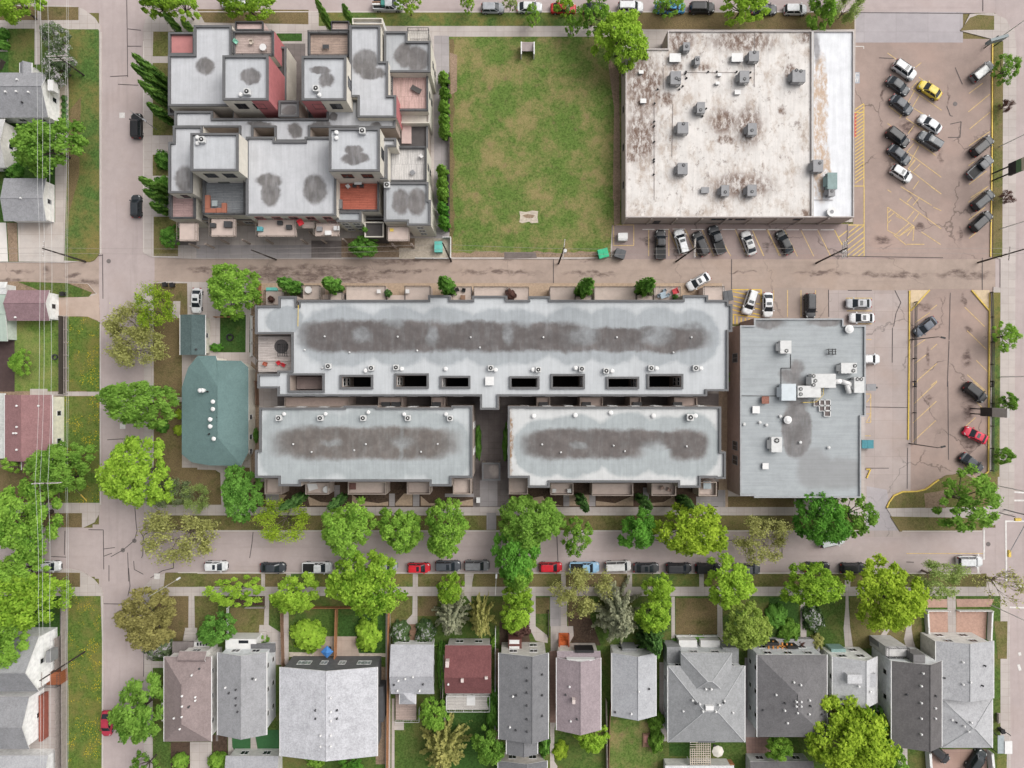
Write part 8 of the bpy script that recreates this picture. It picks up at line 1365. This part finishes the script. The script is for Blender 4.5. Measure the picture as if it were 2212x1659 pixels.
tb_ = thing('notice_box', 'small white box on a post by the condo courtyard path', 'letter box', at(t12(1865, 985))); a = wr(t12.r(1850, 965, 1880, 1008), 1.2); mb = MB(); mb.box(a[0], a[1], .6, a[2], a[3], 1.2, 0, True); mb.build('cabinet', white_paint, tb_); mb = MB(); mb.box((a[0] + a[2]) / 2 - .08, (a[1] + a[3]) / 2 - .08, .1, (a[0] + a[2]) / 2 + .08, (a[1] + a[3]) / 2 + .08, .6); mb.build('post', grey_metal, tb_)
bs = thing('bus_shelter', 'glass bus shelter with a white end panel at the lower right kerb', 'bus shelter', at(t33(2060, 1470))); a = wr(t33.r(1995, 1390, 2112, 1540), 2.6); mb = MB(); mb.box(a[0], a[1], 2.5, a[2] - 1.4, a[3], 2.58, 0, True); mb.build('roof', glassy('shelter_glass', (168, 176, 178)), bs); mb = MB(); mb.box(a[2] - 1.38, a[1], 2.45, a[2], a[3] - 1.0, 2.7, 0, True); mb.build('end_panel', white_paint, bs)
for x in (a[0] + .05, a[2] - .1):
    for y in (a[1] + .05, a[3] - .1): mb = MB(); mb.box(x - .05, y - .05, .13, x + .05, y + .05, 2.44); mb.build('post', dark_metal, bs)
bn = thing('bench', 'grey bench on the pavement above the bus shelter', 'bench', at(t33(2005, 1240)), 0); a = wr(t33.r(1990, 1205, 2018, 1285), .6); mb = MB(); mb.box(a[0], a[1], .5, a[2], a[3], .58, 0, True); mb.build('seat', gwood, bn); mb = MB(); mb.box(a[0], a[1], .6, a[0] + .08, a[3], 1.0, 0, True); mb.build('backrest', gwood, bn); [(_m := MB(), _m.box(a[0] + .05, y - .05, .1, a[2] - .05, y + .05, .5), _m.build('leg', dark_metal, bn)) for y in (a[1] + .2, a[3] - .2)]
# patio things
def umbrella(p, r, m, label, h=2.3, z=0.15, n=8):
    q = at(p, h + z); t = thing('patio_umbrella', label, 'umbrella', (q.x, q.y, z), 0, 'patio umbrellas'); local(True); b = MB(); pts = [(r * math.cos(2 * math.pi * i / n), r * math.sin(2 * math.pi * i / n), h - .3) for i in range(n)]
    for i in range(n): b.poly([pts[i], pts[(i + 1) % n], (0, 0, h + .15)]); b.poly([pts[(i + 1) % n], pts[i], (pts[i][0], pts[i][1], h - .42), (pts[(i + 1) % n][0], pts[(i + 1) % n][1], h - .42)])
    b.build('canopy', m, t); b = MB(); b.tube((0, 0, 0), (0, 0, h + .1), .035, .035, 6); b.build('pole', pale_metal, t); b = MB(); b.tube((0, 0, 0), (0, 0, .08), .28, .28, 12); b.build('base', dark_metal, t); local(False)
umbrella(t13(607, 702), 1.15, plain('blue_canvas', (72, 130, 196), .8, .12), 'blue patio umbrella against the dark front wall of the very large house', n=4); umbrella(t23(1756, 1530), 1.1, plain('cream_canvas', (232, 226, 214), .8, .06), 'cream patio umbrella right of the lattice pergola')
def table(p, w, d, h, z, m, label, rz=0, rnd=False, g=None):
    q = at(p, z + h); t = thing('table', label, 'table', (q.x, q.y, z), rz, g); local(True); b = MB()
    if rnd: b.tube((0, 0, h - .06), (0, 0, h), w / 2, w / 2, 18)
    else: b.box(-w / 2, -d / 2, h - .06, w / 2, d / 2, h, 0, True)
    b.build('tabletop', m, t)
    for sx in (-1, 1):
        for sy in (-1, 1): b = MB(); b.box(sx * w * .36 - .03, sy * d * .36 - .03, 0, sx * w * .36 + .03, sy * d * .36 + .03, h - .06); b.build('leg', dark_metal, t)
    local(False)
def chair(p, z, rz, m, label, g='outdoor chairs', s=.6):
    q = at(p, z + .5); t = thing('outdoor_chair', label, 'chair', (q.x, q.y, z), rz, g); local(True); b = MB(); b.box(-s / 2, -s / 2, .36, s / 2, s / 2, .46, 0, True); b.build('seat', m, t); b = MB(); b.box(-s / 2, s / 2 - .1, .462, s / 2, s / 2, .95, 0, True); b.build('backrest', m, t)
    for sx in (-1, 1):
        b = MB(); b.box(sx * s / 2 - .04, -s / 2, .48, sx * s / 2 + .04, s / 2 - .12, .62, 0, True); b.build('armrest', m, t)
        for sy in (-1, 1): b = MB(); b.box(sx * s * .42 - .03, sy * s * .42 - .03, 0, sx * s * .42 + .03, sy * s * .42 + .03, .36); b.build('leg', m, t)
    local(False)
redp = plain('red_plastic', (206, 52, 62), .5); wht = plain('white_cushion', (226, 224, 222), .8, .06)
sf = thing('corner_sofa', 'L-shaped brown outdoor sofa on the slate terrace', 'sofa', at(t01(1760, 150), 7.2))
for i, q in enumerate([(1700, 70, 1738, 178), (1700, 180, 1790, 215), (1795, 175, 1840, 215), (1838, 135, 1875, 215)]): part_box(sf, t01.r(*q), 7.12, 7.6, plain('brown_cushion', (172, 112, 92), .85, .1), 'seat_module', 7.6)
table(t01(1780, 138), 1.0, 1.0, .5, 7.1, plain('pale_table', (170, 178, 178), .5), 'small square grey table inside the L-shaped sofa'); table(t10(1350, 740), 1.9, .9, .5, 6.7, plain('dark_rattan', (84, 80, 78), .7), 'dark slanted rectangular table alone on the pink terrace', -.5)
sb = thing('storage_chest', 'grey chest below the windows of the slate terrace', 'chest', at(t00(1852, 1490), 7.2)); part_box(sb, t00.r(1808, 1465, 1900, 1512), 7.1, 7.7, plain('grey_chest', (96, 98, 92), .6), 'body', 7.7); part_box(sb, t00.r(1808, 1465, 1900, 1516), 7.702, 7.78, plain('grey_chest', (96, 98, 92), .6), 'lid', 7.78)
table(t10(868, 1512), 1.3, .8, .7, 7.1, wht, 'white table among dark chairs on the orange-red terrace'); chair(t10(800, 1500), 7.1, .3, wht, 'upper white seat on the orange-red terrace'); chair(t10(785, 1545), 7.1, 2.2, wht, 'lower white seat on the orange-red terrace'); chair(t10(840, 1540), 7.1, 3.1, dark_metal, 'dark chair left of the white table on the orange-red terrace'); chair(t10(900, 1540), 7.1, 3.1, dark_metal, 'dark chair right of the white table on the orange-red terrace'); chair(t10(715, 1492), 7.1, 0, wht, 'white box seat in the left corner of the orange-red terrace')
part_box(thing('storage_chest', 'grey chest at the left railing of the orange-red terrace', 'chest', at(t11(712, 145), 7.2)), t11.r(695, 105, 732, 180), 7.1, 7.9, plain('grey_chest2', (128, 128, 128), .6), 'body', 7.9)
chair(t00(2085, 350), 8.95, .2, plain('sand_cushion', (206, 194, 180), .8), 'pale armchair on the top-left rooftop terrace'); table(t00(2180, 390), 1.2, 1.2, .7, 8.95, wht, 'white round table on the top-left rooftop terrace', 0, True); chair(t00(1955, 345), 8.95, 1.0, plain('mint_plastic', (146, 206, 184), .5), 'mint-green seat on the top-left rooftop terrace'); table(t10(600, 385), 1.1, .7, .6, 8.95, dark_metal, 'dark frame table on the brown boarded terrace'); table(t10(1320, 1430), .8, .8, .5, 6.75, grey_metal, 'small grey table on the white boarded terrace', .6); chair(t10(1392, 1295), 6.75, 2.4, wht, 'white corner chair on the white boarded terrace')
chair(t11(210, 1462), 6.6, .6, redp, 'left red chair on the pale terrace at the condo\'s left end'); chair(t11(248, 1478), 6.6, -.5, redp, 'right red chair on the pale terrace at the condo\'s left end'); chair(t11(98, 1470), 6.6, 1.2, plain('rust_chair', (168, 96, 76), .7), 'small rust-coloured chair by the left railing of the pale terrace')
dg = thing('square_table', 'dark wire-grid table over a round dark mat on the pale terrace', 'table', at(t11(240, 1350), 6.6)); mb = MB(); q = at(t11(232, 1325), 6.65); mb.tube((q.x, q.y, 6.602), (q.x, q.y, 6.64), 1.25, 1.25, 20); mb.build('round_mat', plain('dark_mat', (84, 80, 80), .9), dg); mb = MB()
for x in range(5): a = at(t11(202 + x * 19, 1305), 7.3); b = at(t11(202 + x * 19, 1408), 7.3); mb.bar(a, b, .07, .05)
for y in range(5): a = at(t11(202, 1306 + y * 25), 7.36); b = at(t11(279, 1306 + y * 25), 7.36); mb.bar(a, b, .07, .05)
mb.build('grid_top', black, dg)
for x in (204, 277):
    for y in (1308, 1404): q = at(t11(x, y), 7.3); mb = MB(); mb.box(q.x - .04, q.y - .04, 6.6, q.x + .04, q.y + .04, 7.3); mb.build('leg', black, dg)
chair(t21(1400, 868), 3.3, .4, redp, 'red lounge chair on the right-hand condo balcony', s=1.0); table(t21(1300, 900), 1.1, 1.1, .7, 3.3, plain('blue_grey_table', (164, 180, 192), .5), 'blue-grey table on the right-hand condo balcony', .3)
for x, y, l in [(1310, 862, 'upper'), (1265, 905, 'left'), (1340, 900, 'right')]: chair(t21(x, y), 3.3, x * .01, plain('blue_grey_chair', (132, 146, 156), .6), f'{l} of three blue-grey chairs round the table on the right-hand balcony')
q_ = [(t11(455, 855), 'round white table on the first long condo balcony', 1.3, True, wht), (t11(1040, 868), 'small white table on the second long condo balcony', .7, False, wht), (t11(1278, 868), 'small white table on the third long condo balcony', .7, False, wht), (t11(1738, 920), 'brown slatted low table on the condo balcony with dark chairs', .9, False, wood_fence), (t12(603, 898), 'round pale table on the leftmost lower condo balcony', 1.2, True, pale_metal), (t22(395, 908), 'left pale square table on the lower right condo balcony', .7, False, pale_metal), (t22(520, 908), 'right pale square table on the lower right condo balcony', .7, False, pale_metal), (t22(1665, 860), 'grey-blue square table on the last lower condo balcony', 1.4, False, plain('grey_blue', (164, 174, 178), .5))]
for p, l, w, rd, m in q_: table(p, w, w, .7, 3.3, m, l, 0, rd)
chair(t11(1690, 855), 3.3, .3, black, 'left dark folding chair on the condo balcony with a slatted table'); chair(t11(1745, 858), 3.3, -.2, black, 'right dark folding chair on the condo balcony with a slatted table'); chair(t12(490, 865), 3.3, .3, wht, 'large white lounge seat on the leftmost lower condo balcony', s=1.6); chair(t12(825, 870), 3.3, 1.57, plain('brown_sofa', (120, 88, 82), .8), 'brown seat on the second lower condo balcony', s=1.1); chair(t22(1290, 885), 3.3, .4, plain('sand_chair', (176, 152, 140), .8), 'left sand-coloured chair on the lower right condo balcony'); chair(t22(1350, 900), 3.3, -.4, plain('sand_chair', (176, 152, 140), .8), 'right sand-coloured chair on the lower right condo balcony')
for p, l, m, r in [(t11(2140, 900), 'dark plum plant in a pot on the condo balcony with slatted table', 'plum', .9), (t21(30, 890), 'dark plum plant on the balcony beside the middle bushy tree', 'plum', .9), (t11(150, 935), 'dark plant on the corner balcony with the teal box', 'plum', .6), (t21(1400, 920), 'dark potted plant at the right end of the red-chair balcony', 'deep', .6), (t11(1120, 885), 'dark potted shrubs beside the third condo balcony', 'deep', .7), (t11(945, 375), 'potted plant on the dark apartment patio', 'dark', .5), (t21(1190, 880), 'twiggy potted plant left of the red-chair balcony', 'grey', .6)]:
    q = at(p, 3.8); t = thing('potted_plant', l, 'potted plant', (q.x, q.y, 3.3 if 'apartment' not in l else 5.0), 0, 'potted plants'); local(True); mb = MB(); mb.tube((0, 0, 0), (0, 0, .45), .22, .3, 12); mb.build('pot', plain('clay_pot', (150, 108, 90), .8), t); local(False); o = bpy.data.objects.new('foliage', PR['shrub'][0][0]); C.objects.link(o); o.parent = t; o.location = (0, 0, .4); o.scale = (r, r, .9); o.material_slots[0].link = 'OBJECT'; o.material_slots[0].material = LM[m]
for i, (t, x, y, w, l) in enumerate([(t11, 55, 350, .9, 'bright storage bin on the second apartment balcony'), (t11, 220, 300, .8, 'dark box by the wall of the second apartment balcony'), (t11, 295, 335, .9, 'dark tall box at the right of the second apartment balcony'), (t01, 1765, 320, .9, 'dark box on the first wide apartment balcony'), (t01, 1890, 312, 1.3, 'dark grill on the first wide apartment balcony'), (t11, 548, 350, .9, 'grey box on the third apartment balcony'), (t11, 620, 385, 1.0, 'white box on the third apartment balcony'), (t11, 690, 345, .9, 'pale tall box on the third apartment balcony'), (t11, 1145, 355, .6, 'small yellow tray on the right apartment balcony')]):
    q = at(t(x, y), 7.5); t_ = thing('balcony_box', l, 'box', (q.x, q.y, 7.0), 0, 'boxes on the apartment balconies'); local(True); mc = {'b': plain('teal_bin', (96, 170, 178), .5), 'd': dark_metal, 'g': grey_metal, 'w': white_paint, 'p': pale_metal, 's': yellow_paint}[l[0]]; mb = MB(); mb.box(-w / 2, -w * .4, 0, w / 2, w * .4, .6 if l[0] != 's' else .12); mb.build('body', mc, t_); mb = MB(); mb.box(-w / 2 - .02, -w * .4 - .02, .602 if l[0] != 's' else .122, w / 2 + .02, w * .4 + .02, .66 if l[0] != 's' else .15, 0, True); mb.build('lid', mc, t_); local(False)
rc_ = at(t11(392, 298), 8.6); chair(t11(392, 298), 7.6, .5, redp, 'red item like a folded chair hung at the apartment balcony corner', s=.9)
pg = thing('pergola', 'white lattice pergola over the back patio of the broad hip-roofed house', 'pergola', at(t23(1605, 1535)))
for i in range(10): a, b = at(t23(1522 + i * 18.5, 1442 + (0 if i > 2 else 60)), 2.5), at(t23(1522 + i * 18.5, 1630), 2.5); mb = MB(); mb.bar(a, b, .1, .1); mb.build('rafter', plain('cream_lattice', (220, 206, 190), .7), pg)
mb = MB()
for i in range(11): a, b = at(t23(1520, 1445 + i * 18.5), 2.62), at(t23(1692, 1445 + i * 18.5), 2.62); mb.bar(a, b, .09, .06)
mb.build('lattice', plain('cream_lattice', (220, 206, 190), .7), pg)
for x in (1525, 1688):
    for y in (1450, 1625): q = at(t23(x, y), 2.5); mb = MB(); mb.box(q.x - .07, q.y - .07, .1, q.x + .07, q.y + .07, 2.5); mb.build('post', white_paint, pg)
op_ = thing('porch_stairs', 'orange-brown timber porch stairs in front of the mauve-brown house', 'porch', at(t23(478, 600))); orw = plain('orange_stain_wood', (204, 104, 52), .7, .15, 3)
for i in range(5): part_box(op_, t23.r(442, 552 + i * 11, 515, 562 + i * 11), .05, .2 + i * .18, orw, 'step', 1.0)
part_box(op_, t23.r(432, 608, 520, 672), .1, 1.3, orw, 'landing', 1.3)
for x in (432, 512): part_box(op_, t23.r(x, 552, x + 9, 672), 1.302, 2.2, plain('rust_stain_wood', (168, 88, 60), .7, .15, 3), 'side_rail', 2.2)
fb = thing('garden_bed', 'small pink-tiled garden bed on the patchy back lawn', 'planter', at(t23(1160, 1430))); part_box(fb, t23.r(1130, 1375, 1195, 1485), .1, .45, wood_fence, 'frame', .5); part_box(fb, t23.r(1143, 1390, 1185, 1450), .452, .5, plain('pink_slab', (196, 140, 134), .9), 'slab', .5)
fr_ = thing('fire_ring', 'small round fire ring on the left lawn', 'fire ring', at(t01(452, 1413))); 
def ringobj(p, r, label, t=None):
    q = at(p, .4); mb = MB(); n = 16; pr = [(q.x + r * math.cos(2 * math.pi * i / n), q.y + r * math.sin(2 * math.pi * i / n)) for i in range(n)]; pi_ = [(q.x + r * .65 * math.cos(2 * math.pi * i / n), q.y + r * .65 * math.sin(2 * math.pi * i / n)) for i in range(n)]
    for i in range(n): j = (i + 1) % n; mb.poly([pr[i] + (.45,), pr[j] + (.45,), pi_[j] + (.45,), pi_[i] + (.45,)]); mb.poly([pr[i] + (.1,), pr[j] + (.1,), pr[j] + (.45,), pr[i] + (.45,)]); mb.poly([pi_[j] + (.1,), pi_[i] + (.1,), pi_[i] + (.45,), pi_[j] + (.45,)])
    return mb
ringobj(t01(452, 1413), .55, '').build('wall', dark_metal, fr_); fr2 = thing('fire_ring', 'round black fire ring on the small green yard by the condo', 'fire ring', at(t01(1905, 1250))); ringobj(t01(1905, 1250), .7, '').build('wall', black, fr2)
pn = thing('planter_row', 'row of four round shrubs in the gravel bed beside the white end wall', 'planting', at(t00(535, 890)))
for y in (815, 870, 918, 965): q = at(t00(533, y), .4); o = bpy.data.objects.new('shrub', PR['shrub'][1][0]); C.objects.link(o); o.parent = pn; o.location = q - pn.location - Vector((0, 0, .25)); o.scale = (.62, .62, .6); o.material_slots[0].link = 'OBJECT'; o.material_slots[0].material = LM['deep']
ya = thing('guy_marker', 'yellow guy-wire marker on the dandelion verge above the crossing', 'guy marker', at(t02(692, 962))); mb = MB(); mb.tube(at(t02(715, 988), .15), at(t02(670, 940), 1.6), .1, .1, 8); mb.build('sleeve', yellow_paint, ya); mb = MB(); mb.tube(at(t02(670, 940), 1.6), at(t02(560, 830), 7), .02, .02, 5); mb.build('wire', grey_metal, ya)
pb_ = thing('work_load', 'teal and white load in the bed of the silver work truck', 'truck load', at(t10(1060, 25), 1.5)); part_box(pb_, t10.r(1058, 2, 1088, 40), 1.15, 1.9, plain('teal_tarp', (70, 140, 130), .7), 'crate', 1.9); part_box(pb_, t10.r(985, 8, 1052, 20), 1.15, 1.45, wood_fence, 'boards', 1.5); part_box(pb_, t10.r(985, 26, 1052, 38), 1.15, 1.5, white_paint, 'sheet', 1.5)
